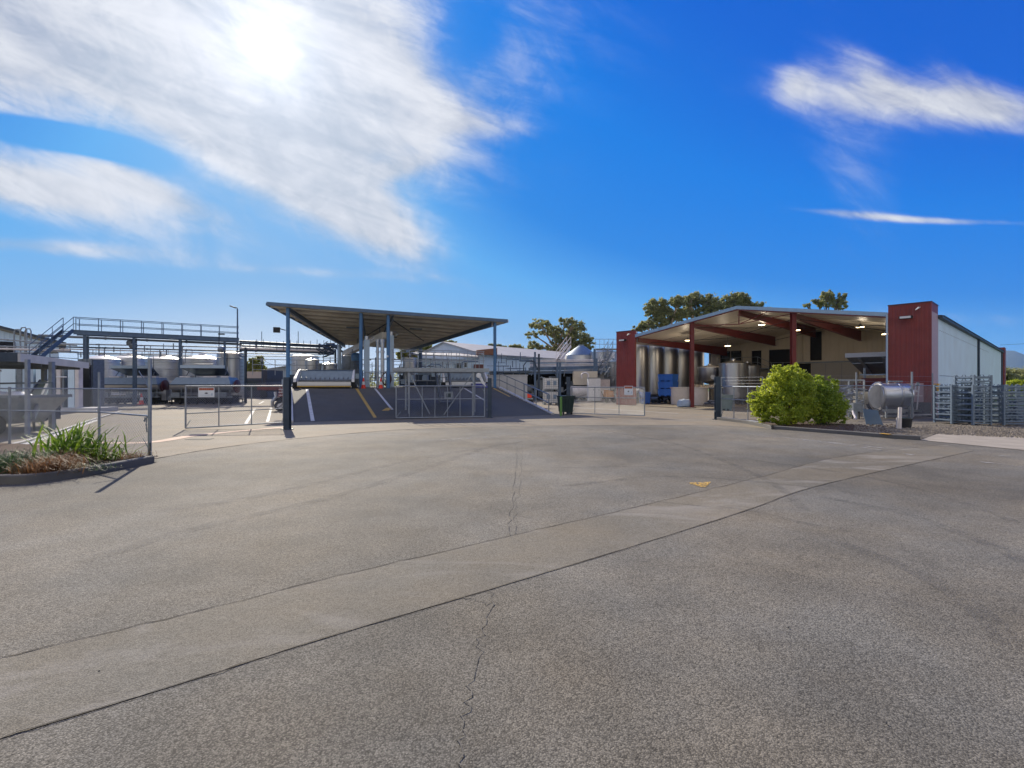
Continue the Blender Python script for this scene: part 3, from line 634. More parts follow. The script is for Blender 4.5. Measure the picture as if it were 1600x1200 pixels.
# ---- tanks
def tank(name, label, c, r, z0, z1, cone=.35, group=None, n=28, legs=4, bands=0, topm='steel', bodym='steel', cat='tank', extras=True):
    t = thing(name, label, cat, (c[0],c[1],0), 0, group); c = Vector((c[0],c[1],0))
    prof = [(r*.15, z0-.25),(r*.97, z0),(r, z0+.04),(r, z1)]
    if bands:
        prof = [(r*.15, z0-.25),(r, z0)]
        for k in range(bands):
            a = z0+(z1-z0)*(k+.5)/bands; prof += [(r, a-.05),(r+.03, a-.03),(r+.03, a+.03),(r, a+.05)]
        prof += [(r, z1)]
    b = MB(); b.lathe(c, prof, n); body = b.build('body', M[bodym], t, smooth=True)
    b = MB(); b.lathe(c, [(r+.02, z1-.02),(r+.02, z1+.03),(r*.45, z1+cone*.7),(r*.16, z1+cone),(r*.16, z1+cone+.12),(0, z1+cone+.13)], n); b.build('top', M[topm], t, smooth=True)
    for k in range(legs):
        a = 2*PI*k/legs+.4; b = MB(); p = c+Vector((math.cos(a)*r*.82, math.sin(a)*r*.82, 0)); b.tube(p, p+Vector((0,0,z0+.05)), .05, 8); b.build('leg', M['galvd'], t)
    if extras:
        d = -c.normalized(); a0 = math.atan2(d.y, d.x)+.25
        p = c+Vector((math.cos(a0)*r, math.sin(a0)*r, z0+.35)); b = MB(); q = Vector((math.cos(a0), math.sin(a0), 0)); b.tube(p-q*.02, p+q*.07, .2, 14); b.tube(p+q*.07, p+q*.13, .05, 8); b.build('manway', M['steelb'], t)
    return t
g = 'tall steel tanks beside the red pier'
for k, d in enumerate((5.3, 7.9, 10.5, 13.1, 15.7)):
    p = B(-21.6, d); tank('storage_tank', ['tall stainless tank right beside the far red pier','second tall stainless tank from the far red pier','third tall stainless tank from the far red pier, behind the blue bins','fourth tall stainless tank, left of the red canopy post','last tall stainless tank of the row, just right of the red canopy post'][k], (p.x,p.y), 1.22, .7, 5.9, .5, g, n=36)
    if False: pass
p = at(1109,600,43); tank('wine_tank', 'short steel tank with a pale cone top under the shed canopy', (p.x,p.y), .98, 1.95, 3.15, .22, topm='steelw')
p = at(1146,600,41); tank('wine_tank', 'dark steel tank with standing pipe in front of the platform in the shed', (p.x,p.y), 1.15, .5, 3.4, .3)
p = at(1168,600,43); tank('wine_tank', 'dark steel tank half hidden behind the bright green bush gate', (p.x,p.y), 1.0, .5, 3.25, .3)
# ---- vats, bins and clutter at the shed mouth
def vat(label, c, r, h):
    t = thing('plastic_vat', label, 'vat', (c[0],c[1],0), 0, 'white vats by the red post'); c = Vector((c[0],c[1],0))
    b = MB(); b.lathe(c, [(r*.93,.04),(r*.95,.1),(r,h-.1),(r+.05,h-.08),(r+.05,h),(r-.02,h),(r-.06,.12),(0,.12)], 32); b.build('shell', M['plastic'], t, smooth=True)
    b = MB()
    for k in range(6):
        a = k*PI/3; b.box(c+Vector((math.cos(a)*r*.7, math.sin(a)*r*.7, .02)), (.3,.12,.04), a)
    b.build('foot', M['black'], t)
p = gnd(1065,632.5); vat('round white vat standing left of the red post', (p.x,p.y), .88, 1.45)
p = gnd(1092,633.5); vat('round white vat standing right of the red post', (p.x,p.y), .68, 1.43)
def bin_(name, label, c, rz, w, d, h, m, cat, group, foot=.1, rim=True):
    t = thing(name, label, cat, c, rz, group); W = Wf(c, rz); b = MB()
    k = .04
    b.hexa([W(-w/2+k,-d/2+k,foot),W(w/2-k,-d/2+k,foot),W(w/2-k,d/2-k,foot),W(-w/2+k,d/2-k,foot),W(-w/2,-d/2,h),W(w/2,-d/2,h),W(w/2,d/2,h),W(-w/2,d/2,h)])
    for i in range(4): # corner ribs
        sx, sy = ((-1,-1),(1,-1),(1,1),(-1,1))[i]; b.beam(W(sx*(w/2-.05),sy*(d/2-.05),foot), W(sx*(w/2-.01),sy*(d/2-.01),h), .09)
    b.build('bin', m, t)
    if rim: b = MB(); b.slab([W(-w/2-.03,-d/2-.03),W(w/2+.03,-d/2-.03),W(w/2+.03,d/2+.03),W(-w/2-.03,d/2+.03)], c[2]+h-.06, c[2]+h+.01); b.build('rim', m, t)
    b = MB()
    for sx in (-1, 0, 1): b.box(W(sx*(w/2-.12),0,foot/2), (.14,d-.02,foot), rz)
    b.build('foot', m, t)
    return t
p = at(1044,600,40.5); zz = 1.7-19/F*40.5
g = 'blue bins stacked on the dark machinery'
for k in range(3): bin_('blue_bin', ['lowest blue bin of the stack of three','middle blue bin of the stack of three','topmost blue bin of the stack of three'][k], (p.x,p.y,zz+.61*k), RZB+.1, 1.22, 1.1, .6, M['bluep'], 'bin', g, .08)
p = gnd(1023,627.5); bin_('crate', 'beige crate beside the blue bin stack', (p.x,p.y,.62), RZB, 1.35, 1.1, 1.05, mat('beige_crate', (.62,.52,.42), .7, dirt=.3), 'crate', None)
b_ = thing('pallet', 'grey pallet stack under the beige crate', 'pallet', (p.x,p.y,0), RZB); W = Wf((p.x,p.y,0), RZB); b = MB()
for k in range(4):
    z = .02+.15*k
    for i in range(5): b.box(W(-.6+.3*i,0,z+.11), (.2,1.1,.03), RZB)
    for i in range(3): b.box(W(0,-.5+.5*i,z+.045), (1.35,.1,.09), RZB)
b.build('slats', mat('grey_timber', (.30,.25,.20), .85, var=.3), b_)
# dark pump trolley carrying the bins
p = gnd(1038,630.5); t = thing('pump_trolley', 'dark wheeled machine with motors under the blue bin stack', 'machine', (p.x,p.y,0), RZB); W = Wf((p.x,p.y,0), RZB)
b = MB(); b.box(W(0,.3,.62), (2.2,1.5,.1), RZB); b.box(W(-.6,0,.36), (.6,.8,.42), RZB); b.box(W(.75,.1,.38), (.5,.6,.38), RZB); b.build('chassis', M['black'], t)
for x in (-.9,-.3,.35,.9):
    b = MB(); b.lathe(W(x,-.35,.16), [(0,-.05),(.13,-.05),(.16,-.03),(.16,.03),(.13,.05),(0,.05)], 16, 'y', Matrix.Rotation(RZB,3,'Z')); b.build('wheel', M['black'], t)
b = MB(); b.tube(W(-1.0,-.3,.4), W(-.35,-.3,.45), .2, 14); b.tube(W(.1,-.2,.42), W(.55,-.2,.42), .15, 14); b.build('motor', M['galvd'], t, smooth=True)
b = MB(); b.path([W(-.2,-.4,.5),W(0,-.5,.3),W(.3,-.5,.25),W(.5,-.45,.4)], .05, 8); b.build('hose', M['black'], t, smooth=True)
# bulk bag at the post foot
p = gnd(1071,636); t = thing('bulk_bag', 'crumpled pale blue bag lying at the foot of the red post', 'bag', (p.x,p.y,0), RZB); r = random.Random(4)
b = MB(); n = 18; vs = []
for j, (rr, z) in enumerate(((.30,.0),(.46,.06),(.50,.22),(.44,.38),(.36,.5),(.22,.56))):
    for k in range(n): a = 2*PI*k/n; q = rr*(1+r.uniform(-.1,.1))*(1+.15*abs(math.cos(2*a))); vs.append((p.x+q*math.cos(a)*1.1, p.y+q*math.sin(a)*.8, z+r.uniform(-.02,.03)))
b.add(vs, [(j*n+k, j*n+(k+1)%n, (j+1)*n+(k+1)%n, (j+1)*n+k) for j in range(5) for k in range(n)]+[tuple(5*n+k for k in range(n))])
b.build('sack', mat('pale_blue_bag', (.34,.42,.52), .7, var=.12, scale=6, bump=.3, bscale=10), t, smooth=True)
b = MB(); b.path([(p.x-.3,p.y-.2,.5),(p.x-.2,p.y-.3,.66),(p.x-.05,p.y-.25,.52)], .02, 5); b.path([(p.x+.2,p.y-.2,.52),(p.x+.3,p.y-.3,.66),(p.x+.4,p.y-.2,.45)], .02, 5); b.build('strap', M['signw'], t)
p = gnd(1111,634); t = thing('pallet_load', 'low dark pallet with grey sacks right of the white vats', 'pallet', (p.x,p.y,0), RZB); W = Wf((p.x,p.y,0), RZB)
b = MB(); b.box(W(0,0,.11), (1.2,1.1,.03), RZB); [b.box(W(0,y,.05),(1.2,.1,.09),RZB) for y in (-.5,0,.5)]; b.build('deck', mat('weathered_timber', (.22,.19,.17), .9, var=.3), t)
b = MB()
for x,y,z in ((-.28,-.2,.2),(.28,-.15,.2),(-.25,.3,.2),(.25,.3,.2),(0,0,.36)): b.lathe(W(x,y,z), [(0,-.1),(.2,-.08),(.3,0),(.2,.08),(0,.1)], 10)
b.build('sacks', mat('grey_sack', (.16,.18,.24), .8, var=.2), t, smooth=True)
# table of grapes/tarps behind the vats
p = at(1108,600,42); t = thing('sorting_table', 'steel table with heaped pale covers under the short steel tank', 'table', (p.x,p.y,0), RZB); W = Wf((p.x,p.y,0), RZB)
b = MB(); b.box(W(0,0,1.35), (3.0,1.3,.08), RZB); b.build('tabletop', M['galvd'], t)
for x, y in ((-1.4,-.5),(1.4,-.5),(1.4,.5),(-1.4,.5)): b = MB(); b.beam(W(x,y,0), W(x,y,1.32), .08); b.build('leg', M['galvd'], t)
b = MB(); r = random.Random(8)
for k in range(9): b.lathe(W(-1.3+k*.32,r.uniform(-.3,.2),1.4), [(.3,0),(.26,.1),(.15,.2+r.random()*.08),(0,.24)], 9)
b.build('covers', mat('pale_covers', (.55,.47,.36), .8, var=.25), t, smooth=True)
p = gnd(1131,641); bin_('wheelie_box', 'grey green bin behind the gate mesh', (p.x,p.y,0), 0, .8, .7, 1.0, mat('grey_green_plastic', (.16,.22,.21), .5), 'bin', None)
p = gnd(1007,631); bin_('blue_tub', 'blue tub beside the far red pier base', (p.x,p.y,0), 0, .75, .8, 1.0, M['bluep'], 'bin', None)
p = gnd(985,630.5); bin_('grey_cabinet', 'dark grey cabinet at the foot of the far red pier, behind the gate sign', (p.x,p.y,0), RZB, 1.3, .7, 1.05, M['galvd'], 'cabinet', None)
# ---- receival machine with raised lid
def receival(name, label, loc, rz, w, h=1.0, group=None, skirt='black', dish=True, stripe=True):
    t = thing(name, label, 'hopper machine', loc, rz, group); W = Wf(loc, rz); d = 1.7
    b = MB(); b.hexa([W(-w*.46,-d/2-.12,1.68),W(w*.46,-d/2-.12,1.68),W(w*.46,d/2,1.68),W(-w*.46,d/2,1.68),W(-w*.40,-d/2+.22,2.25),W(w*.40,-d/2+.22,2.25),W(w*.40,d/2,2.25),W(-w*.40,d/2,2.25)])
    b.build('hopper', M['lid'], t)
    b = MB(); b.box(W(0,-d/2-.11,1.64), (w*.93,.06,.07), rz); b.build('rim', M['ub'], t)
    b = MB(); n = 12; pr = []
    for k in range(n+1): a = PI*k/n; pr.append((-(d/2+.08)*math.cos(a), 1.60-.62*math.sin(a)))
    vs = [W(-w*.46,y,z) for y,z in pr]+[W(w*.46,y,z) for y,z in pr]; b.add(vs, [(k,k+1,n+2+k,n+1+k) for k in range(n)]+[tuple(range(n+1))[::-1], tuple(range(n+1,2*n+2)), (0,n+1,2*n+1,n)])
    b.build('trough', M['steelb'], t)
    for s in (-1,1):
        b = MB(); b.lathe(W(s*w*.475,0,1.5), [(0,-.1),(.5,-.1),(.56,-.04),(.56,.04),(.45,.1),(0,.12)], 20, 'x', Matrix.Rotation(rz,3,'Z')); b.build('end_cap', M['maroon'], t, smooth=True)
    b = MB(); b.beam(W(-w*.47,-d/2,.62), W(w*.47,-d/2,.62), .1,.16); b.beam(W(-w*.47,d/2,.62), W(w*.47,d/2,.62), .1,.16)
    for k in range(7): x = -w*.44+w*.88*k/6; b.beam(W(x,-d/2,.6), W(x,d/2,.6), .08); b.beam(W(x,-d/2+.02,.6), W(x,-d/2+.02,1.5), .05)
    b.build('chassis', M['galvd'], t)
    b = MB(); b.box(W(0,.1,.42), (w*.9,d*.6,.62), rz); b.build('dark_underbody', M['black'], t)
    for k in range(8):
        x = -w*.44+w*.88*k/7
        b = MB(); b.beam(W(x,-d/2+.05,.1), W(x,-d/2+.05,.6), .09,.05); b.lathe(W(x,-d/2+.05,.12), [(0,-.04),(.12,-.04),(.12,.04),(0,.04)], 10, 'x', Matrix.Rotation(rz,3,'Z')); b.build('castor', M['black'], t)
    for bx_, bw_, bh_ in ((.3,.2,.42),(-.36,.12,.4),(.02,.1,.26)): b = MB(); b.box(W(w*bx_,-d/2-.02,.80), (w*bw_,.34,bh_), rz); b.build('control_box', M['galvd'], t)
    b = MB(); b.hexa([W(-w*.33,-.68,3.02),W(w*.34,-.68,3.02),W(w*.34,-.60,3.02),W(-w*.33,-.60,3.02),W(-w*.33,-.68,3.27),W(w*.34,-.68,3.27),W(w*.34,-.60,3.27),W(-w*.33,-.60,3.27)]); b.build('lid_edge', M['duct'], t)
    b = MB(); b.hexa([W(-w*.32,-.60,3.0),W(w*.33,-.60,3.0),W(w*.27,.9,2.42),W(-w*.24,.9,2.42),W(-w*.32,-.60,3.2),W(w*.33,-.60,3.2),W(w*.27,.9,2.55),W(-w*.24,.9,2.55)]); b.build('raised_lid', M['ub'], t)
    b = MB()
    for s in (-.25,.27): b.beam(W(w*s,.75,2.2), W(w*s,.75,2.5), .09); b.beam(W(w*(s*1.15),-.4,2.2), W(w*s*1.1,.1,2.8), .05)
    b.build('lid_strut', M['galvd'], t)
    b = MB()
    for x0, x1 in ((-.36,-.2),(.0,.2),(.27,.38)): b.box(W(w*(x0+x1)/2,-.25,2.31), (w*(x1-x0),.5,.1), rz)
    b.build('pale_guard', M['pipew'], t)
    return t
p = gnd(1362,637.5); 
t = thing('bin_tipper', 'tall grey tipper with raised lid on a red frame beside the right pier', 'machine', B(-3.6,5.2,0), RZB); W = Wf(B(-3.6,5.2,0), RZB)
# lid raised at about 3.2 m
b = MB(); b.hexa([W(-1.25,-1,3.42),W(1.3,-1,3.42),W(1.3,-.94,3.42),W(-1.25,-.94,3.42),W(-1.25,-1,3.70),W(1.3,-1,3.70),W(1.3,-.94,3.70),W(-1.25,-.94,3.70)]); b.build('lid_edge', M['signw'], t)
b = MB(); b.hexa([W(-1.2,-.93,3.40),W(1.25,-.93,3.40),W(1.0,.8,2.3),W(-.65,.8,2.3),W(-1.2,-.93,3.68),W(1.25,-.93,3.68),W(1.0,.9,2.4),W(-.65,.9,2.4)]); b.build('raised_lid', M['galvd'], t)
b = MB(); b.beam(W(-.5,-.9,3.35), W(-.2,.55,2.32), .16,.1); b.beam(W(.75,-.9,3.35), W(.7,.55,2.32), .16,.1); b.beam(W(-1.0,-.45,3.05), W(1.15,-.45,3.05), .05,.05); b.build('lid_arm', M['galv'], t)
b = MB(); b.beam(W(-.35,-.3,1.7), W(-.35,-.3,2.75), .1); b.beam(W(.95,-.3,1.7), W(.95,-.3,2.75), .1); b.beam(W(-.6,-.3,2.3), W(1.1,-.3,2.3), .1,.07); b.build('post', M['duct'], t)
b = MB(); b.box(W(.2,.1,1.55), (2.2,1.2,.45), RZB); b.box(W(.2,-.5,1.9), (1.3,.3,.35), RZB); b.build('red_frame', M['redsteel'], t)
b = MB(); b.box(W(.1,.1,.7), (2.0,1.1,1.25), RZB); b.build('base', M['black'], t)
# ------------------------------------------------------------------ loading ramp and raised dock (local: x right along the front edge, y up the ramp)
RA = Vector((-9.02, 21.9, 0)); RZA = math.radians(24.7); A = Wf(RA, RZA); HZ = 1.42; RL = 7.46
dock = thing('loading_dock', 'raised dock with a wide dark asphalt ramp under the blue-posted canopy', 'loading dock', RA, RZA)
b = MB(); xl, xr = -.75, 12.3
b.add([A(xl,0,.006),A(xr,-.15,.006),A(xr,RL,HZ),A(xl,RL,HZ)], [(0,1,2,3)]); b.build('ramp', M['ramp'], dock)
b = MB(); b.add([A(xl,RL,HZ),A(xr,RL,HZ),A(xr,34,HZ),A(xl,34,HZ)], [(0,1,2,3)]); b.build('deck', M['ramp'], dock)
b = MB(); t_ = .2
for x0, x1 in ((xl-t_, xl), (xr, xr+t_)): b.add([A(x0,0,0),A(x1,0,0),A(x1,34,0),A(x0,34,0),A(x0,0,.08),A(x1,0,.08),A(x0,RL,HZ+.09),A(x1,RL,HZ+.09),A(x0,34,HZ+.09),A(x1,34,HZ+.09)], [(0,1,5,4),(0,4,6,8,3),(1,2,9,7,5),(4,5,7,6),(6,7,9,8)])
b.build('side_wall', M['conclight'], dock)
def rline(b, x0, y0, x1, y1, w):
    z = lambda y: .012+HZ*y/RL
    b.add([A(x0-w/2,y0,z(y0)),A(x0+w/2,y0,z(y0)),A(x1+w/2,y1,z(y1)),A(x1-w/2,y1,z(y1))], [(0,1,2,3)])
for nm, x, y0, y1, m_ in (('white_line', 0.05,.1,7.3,'white'),('yellow_line',2.85,.15,7.4,'yellow'),('white_line',3.95,1.9,7.4,'white'),('white_line',9.8,.2,7.4,'white'),('white_line',11.9,0.1,7.4,'yellow')):
    b = MB(); rline(b, x, y0, x, y1, .16 if x < 3 else .13); b.build(nm, M[m_], dock)
b = MB(); rline(b, 3.55, 1.7, 3.9, 2.3, .35); b.build('arrow_mark', M['yellow'], dock)
# end rail of the dock, left low buffer
def railing(name, label, pts, h=1.0, mids=2, m='galv', r=.024, posts=1.5, base=None, group=None, cat='railing'):
    t = thing(name, label, cat, pts[0], 0, group); b = MB()
    P = [Vector(p) for p in pts]
    for a, c in zip(P[:-1], P[1:]):
        for k in range(mids): z = Vector((0,0,h*(k+1)/mids)); b.tube(a+z, c+z, r, 6)
    b.build('rails', M[m], t)
    for a, c in zip(P[:-1], P[1:]):
        n = max(1, round((c-a).length/posts))
        for i in range(n+1 if c is P[-1] else n): q = a+(c-a)*i/n; b = MB(); b.tube(q, q+Vector((0,0,h)), r, 6); b.build('post', M[m], t)
    return t
zr = lambda y: HZ*y/RL+.09
railing('ramp_handrail', 'dark sloping handrail down the right side of the ramp', [A(xr+.1,9.5,HZ+.09),A(xr+.1,RL,HZ+.09),A(xr+.1,3.6,zr(3.6))], .95, 2, 'galvd')
railing('ramp_handrail', 'green and grey lower handrail ending beside the green dumpster', [A(xr+.1,3.5,zr(3.5)),A(xr+.1,.4,zr(.4))], .95, 2, 'galv', .035)
railing('dock_railing', 'steel guard rail along the dock behind the cones', [A(3.6,RL+1.7,HZ),A(11.8,RL+1.7,HZ)], 1.05, 2, 'galv')
railing('dock_railing', 'steel guard rail high behind the wide ramp hopper', [A(-3.2,RL+7,HZ+.9),A(2.4,RL+7,HZ+.9)], 1.1, 3, 'galv')
# ---- canopy on blue posts
FL = Vector((-14.83,29.43,6.58)); FR = Vector((-.31,33.87,6.11)); BL = Vector((-15.98,45,5.5)); BR = Vector((-10.9,52,5.46))
can = thing('steel_canopy', 'large sloping metal canopy on slim blue posts over the loading ramp', 'canopy', (-9,33,0))
def cp(u, v): return (FL*(1-u)+FR*u)*(1-v)+(BL*(1-u)+BR*u)*v
b = MB(); N = 120; vs = []; rows = 10
for i in range(N+1):
    for o in ((0,0),(.0,.0)): pass
for i in range(N):
    for f, o in ((0,0),(.45,0),(.55,.045),(.9,.045)):
        for j in range(rows+1): vs.append(cp((i+f)/N, j/rows)+Vector((0,0,o)))
for j in range(rows+1): vs.append(cp(1, j/rows))
R1 = rows+1; b.add(vs, [(k*R1+j, k*R1+j+1, (k+1)*R1+j+1, (k+1)*R1+j) for k in range(4*N) for j in range(rows)])
b.build('roof_sheet', M['canopy'], can)
for j in range(12):
    v = .02+.96*(j/11); b = MB(); b.beam(cp(0.005,v)-Vector((0,0,.09)), cp(.995,v)-Vector((0,0,.09)), .07, .16); b.build('purlin', M['canopy'], can)
for u in (.08,.36,.49,.93):
    b = MB(); b.ibeam(cp(u,.01)-Vector((0,0,.30)), cp(u,.99)-Vector((0,0,.30)), .14, .28); b.build('rafter', M['catblue'], can)
b = MB(); dz = Vector((0,0,.0)); b.beam(cp(0,0)+Vector((.0,-.03,-.02)), cp(1,0)+Vector((0,-.03,-.02)), .06, .22); b.beam(cp(0,0)-Vector((.04,0,.04)), cp(0,1)-Vector((.04,0,.04)), .05, .16); b.beam(cp(0,1), cp(1,1), .06, .2)
b.build('fascia', M['catblue'], can)
b = MB(); b.beam(cp(1,0)+Vector((.05,0,-.02)), cp(1,1)+Vector((.05,0,-.02)), .05, .2); b.build('pale_flashing', M['signw'], can)
fd = (FR-FL); fd.z = 0; L_ = fd.length; fd.normalize()
for x, m_ in ((447,0),(562,0),(605,0),(773,0)):
    k = (x-800)/F; s = (k*FL.y-FL.x)/(fd.x-k*fd.y); p = FL+fd*s; p.y += .25; ztop = FL.z+(FR.z-FL.z)*s/L_-.16
    zb = 0 if x in (447,773) else HZ
    b = MB(); b.tube((p.x,p.y,zb), (p.x,p.y,ztop), .11, 10); b.box((p.x,p.y,zb+.01), (.35,.35,.02)); o = b.build('post', M['blue'], can, smooth=True)
    if x == 447: b = MB(); b.beam((p.x-.1,p.y-.1,5.0),(p.x-.45,p.y-.25,5.1),.05); b.box((p.x-.55,p.y-.3,5.0),(.38,.2,.32),.4); b.build('floodlight', M['black'], o)
    if x == 605: b = MB(); b.tube((p.x,p.y-.1,3.5),(p.x,p.y-.22,3.5),.07,8); b.build('junction_box', M['signw'], o)
p = at(530,600,44.5); b = MB(); b.tube((p.x,p.y,0),(p.x,p.y,5.3), .17, 12); b.build('post', M['duct'], can, smooth=True)
p = at(657,600,48); b = MB(); b.tube((p.x,p.y,0),(p.x,p.y,5.2), .17, 12); b.build('post', M['catblue'], can, smooth=True)
for u, v in ((.30,.30),(.64,.22),(.55,.5)):
    p = cp(u, v)-Vector((0,0,.32)); b = MB(); b.box(p, (.9,.16,.1), .4); b.build('dead_light', M['galvd'], can)
b = MB(); b.beam(cp(.49,.03)-Vector((0,0,.4)), cp(.35,.5)-Vector((0,0,.5)), .05); b.beam(cp(.49,.03)-Vector((0,0,.4)), cp(.8,.5)-Vector((0,0,.45)), .05); b.build('brace', M['black'], can)
# ---- hoppers at the head of the ramp
def hopper(label, c, rz, w, group='receival hoppers at the ramp head', yellow=True):
    t = thing('receival_hopper', label, 'hopper', c, rz, group); W = Wf(c, rz); d = 1.5
    b = MB() # open trough: back sheet, curved floor, front sheet
    pr = [(.85,1.12),(.62,.62),(.35,.36),(.0,.26),(-.35,.32),(-.6,.44)]
    vs = [W(-w/2,y,z) for y,z in pr]+[W(w/2,y,z) for y,z in pr]+[W(-w/2,y+.03,z-.03) for y,z in pr]+[W(w/2,y+.03,z-.03) for y,z in pr]; n = len(pr)
    b.add(vs, [(k,k+1,n+k+1,n+k) for k in range(n-1)]+[(2*n+k,3*n+k,3*n+k+1,2*n+k+1) for k in range(n-1)]); b.build('trough', M['lid'], t)
    b = MB(); b.box(W(0,-.62,.30), (w*.97,.05,.24), rz); b.build('front_panel', M['steelb'], t)
    b = MB(); b.box(W(0,-.65,.135), (w*.97,.06,.07), rz); b.build('yellow_bumper', M['yellow'] if yellow else M['galvd'], t)
    b = MB(); b.tube(W(-w/2+.02,.85,1.14), W(w/2-.02,.85,1.14), .035, 8); b.build('top_rim', M['catblue'], t)
    for s in (-1,1):
        b = MB(); x = s*w/2; q = [W(x,.88,1.18),W(x,.55,.5),W(x,-.68,.22),W(x,-.75,.55)]; q2 = [v+(W(s*.06,0,0)-W(0,0,0))+Vector((s*.0,0,0)) for v in q]
        q = [W(x,.9,1.2),W(x,.3,.45),W(x,-.7,.40),W(x,-.66,.62),W(x,.3,1.1)]; q2 = [W(x+s*.09,.9,1.2),W(x+s*.09,.3,.45),W(x+s*.16,-.7,.40),W(x+s*.16,-.66,.62),W(x+s*.09,.3,1.1)]
        m5 = 5; b.add(q+q2, [tuple(range(5))[::-1], tuple(range(5,10))]+[(k,(k+1)%5,5+(k+1)%5,5+k) for k in range(5)]); b.build('end_plate', M['whitep'], t)
        b = MB(); b.hexa([W(x-s*.02,-.5,0),W(x+s*.30,-.5,0),W(x+s*.30,.4,0),W(x-s*.02,.4,0),W(x-s*.02,-.6,.42),W(x+s*.16,-.6,.42),W(x+s*.16,.4,.45),W(x-s*.02,.4,.45)]); b.build('foot', M['black'], t)
    b = MB(); b.tube(W(-w/2+.05,.05,.5), W(w/2-.05,.05,.5), .06, 8)
    pts = []; n = 130
    for i in range(n+1):
        a = 2*PI*i/12; x = -w/2+.1+(w-.2)*i/n; pts.append(W(x,.05+.2*math.cos(a),.5+.2*math.sin(a)))
    b.path(pts, .022, 5); b.build('screw', M['galvd'], t)
    b = MB(); b.box(W(0,.2,.12), (w*.9,.9,.22), rz); b.build('base', M['black'], t)
    return t
p = at(509,600,30.0); hopper('wide open steel hopper with white end plates on the left of the ramp head', (p.x,p.y,HZ), RZA*.55, 3.15)
p = at(726,600,34.6); hopper('dark open steel hopper behind the galvanised gantry', (p.x,p.y,HZ+.02), RZA*.55, 2.9, yellow=False)
# ---- traffic cones
def cone(label, c, s=1.0, dup_of=None):
    t = thing('traffic_cone', label, 'traffic cone', c, 0, 'orange traffic cones'); c = Vector(c)
    b = MB(); b.box(c+Vector((0,0,.02)), (.36*s,.36*s,.04)); b.lathe(c, [(.15*s,.04),(.105*s,.28*s),(.07*s,.5*s),(.03*s,.72*s),(0,.73*s)], 18); b.build('body', M['orange'], t, smooth=True)
    b = MB(); b.lathe(c, [(.1085*s,.28*s),(.0775*s,.48*s)], 18); b.build('reflective_band', M['reflect'], t, smooth=True)
    return t
cone('dull orange cone at the ramp head beside the left blue duct', at(568,608,30.9)*1.0); cone('bright orange cone at the ramp head in front of the steel pipes', at(595,608,31.2))
for o in [o for o in bpy.data.objects if o.name.startswith('traffic_cone')]:
    pass
def fixz(o, z): o.location.z = z
p = gnd(221,632); cone('orange cone on the yard in front of the maroon-ended machine', p, 1.25)
# ---- ducts and pipes standing on the dock
def ductcol(label, x, ytop, Yd, w):
    p = at(x,600,Yd); t = thing('duct_column', label, 'duct', (p.x,p.y,HZ), RZA, 'tall pale blue ducts on the dock'); z1 = 1.7+(600-ytop)/F*Yd
    b = MB(); b.box((p.x,p.y,(HZ+.1+z1)/2), (w,w*.8,z1-HZ-.1), RZA); b.build('shaft', M['duct'], t)
    b = MB(); b.tube((p.x,p.y,z1),(p.x,p.y,z1+.25),.12,10); b.path([(p.x,p.y,z1+.22),(p.x+.3,p.y,z1+.25),(p.x+.5,p.y,z1+.1),(p.x+.3,p.y-.1,z1-.02)], .035, 6); b.build('motor_head', M['steelb'], t, smooth=True)
    b = MB(); b.box((p.x,p.y,HZ+.05), (w+.12,w+.05,.1), RZA); b.build('base', M['galvd'], t)
ductcol('pale blue upright duct behind the dull orange cone', 573, 531, 32.6, .34); ductcol('pale blue upright duct right of the steel pipes', 611.5, 524, 33.2, .30)
def steelpipe(label, x, ytop, Yd, r):
    p = at(x,600,Yd); z1 = 1.7+(600-ytop)/F*Yd; t = thing('steel_pipe', label, 'pipe', (p.x,p.y,HZ), 0, 'upright steel pipes on the dock')
    b = MB(); b.tube((p.x,p.y,HZ),(p.x,p.y,z1),r,14); b.build('tube', M['steel'], t, smooth=True)
    b = MB(); b.lathe((p.x,p.y,0), [(r+.04,z1-.9),(r+.04,z1-.8),(r+.01,z1-.8)], 14); b.lathe((p.x,p.y,0), [(r+.03,z1-.2),(r+.03,z1)], 14); b.build('collar', M['steelb'], t)
steelpipe('thinner upright steel pipe between the blue ducts', 590, 530.5, 33, .09); steelpipe('thicker upright steel pipe between the blue ducts', 597.5, 530, 32.4, .12)
p = at(603,600,32.3); t = thing('hose_reel', 'brown coiled hose hanging beside the upright pipes', 'hose', (p.x,p.y,HZ), 0); b = MB()
for k in range(4): b.path([(p.x+(.28+.02*k)*math.cos(a),p.y+.03*k,2.05+(.38+.02*k)*math.sin(a)) for a in np.linspace(0,2*PI,20)], .03, 5)
b.build('coil', mat('brown_hose', (.10,.05,.02), .6), t, smooth=True); b = MB(); b.beam((p.x,p.y+.1,HZ),(p.x,p.y+.1,2.5),.06); b.build('stand', M['galvd'], t)
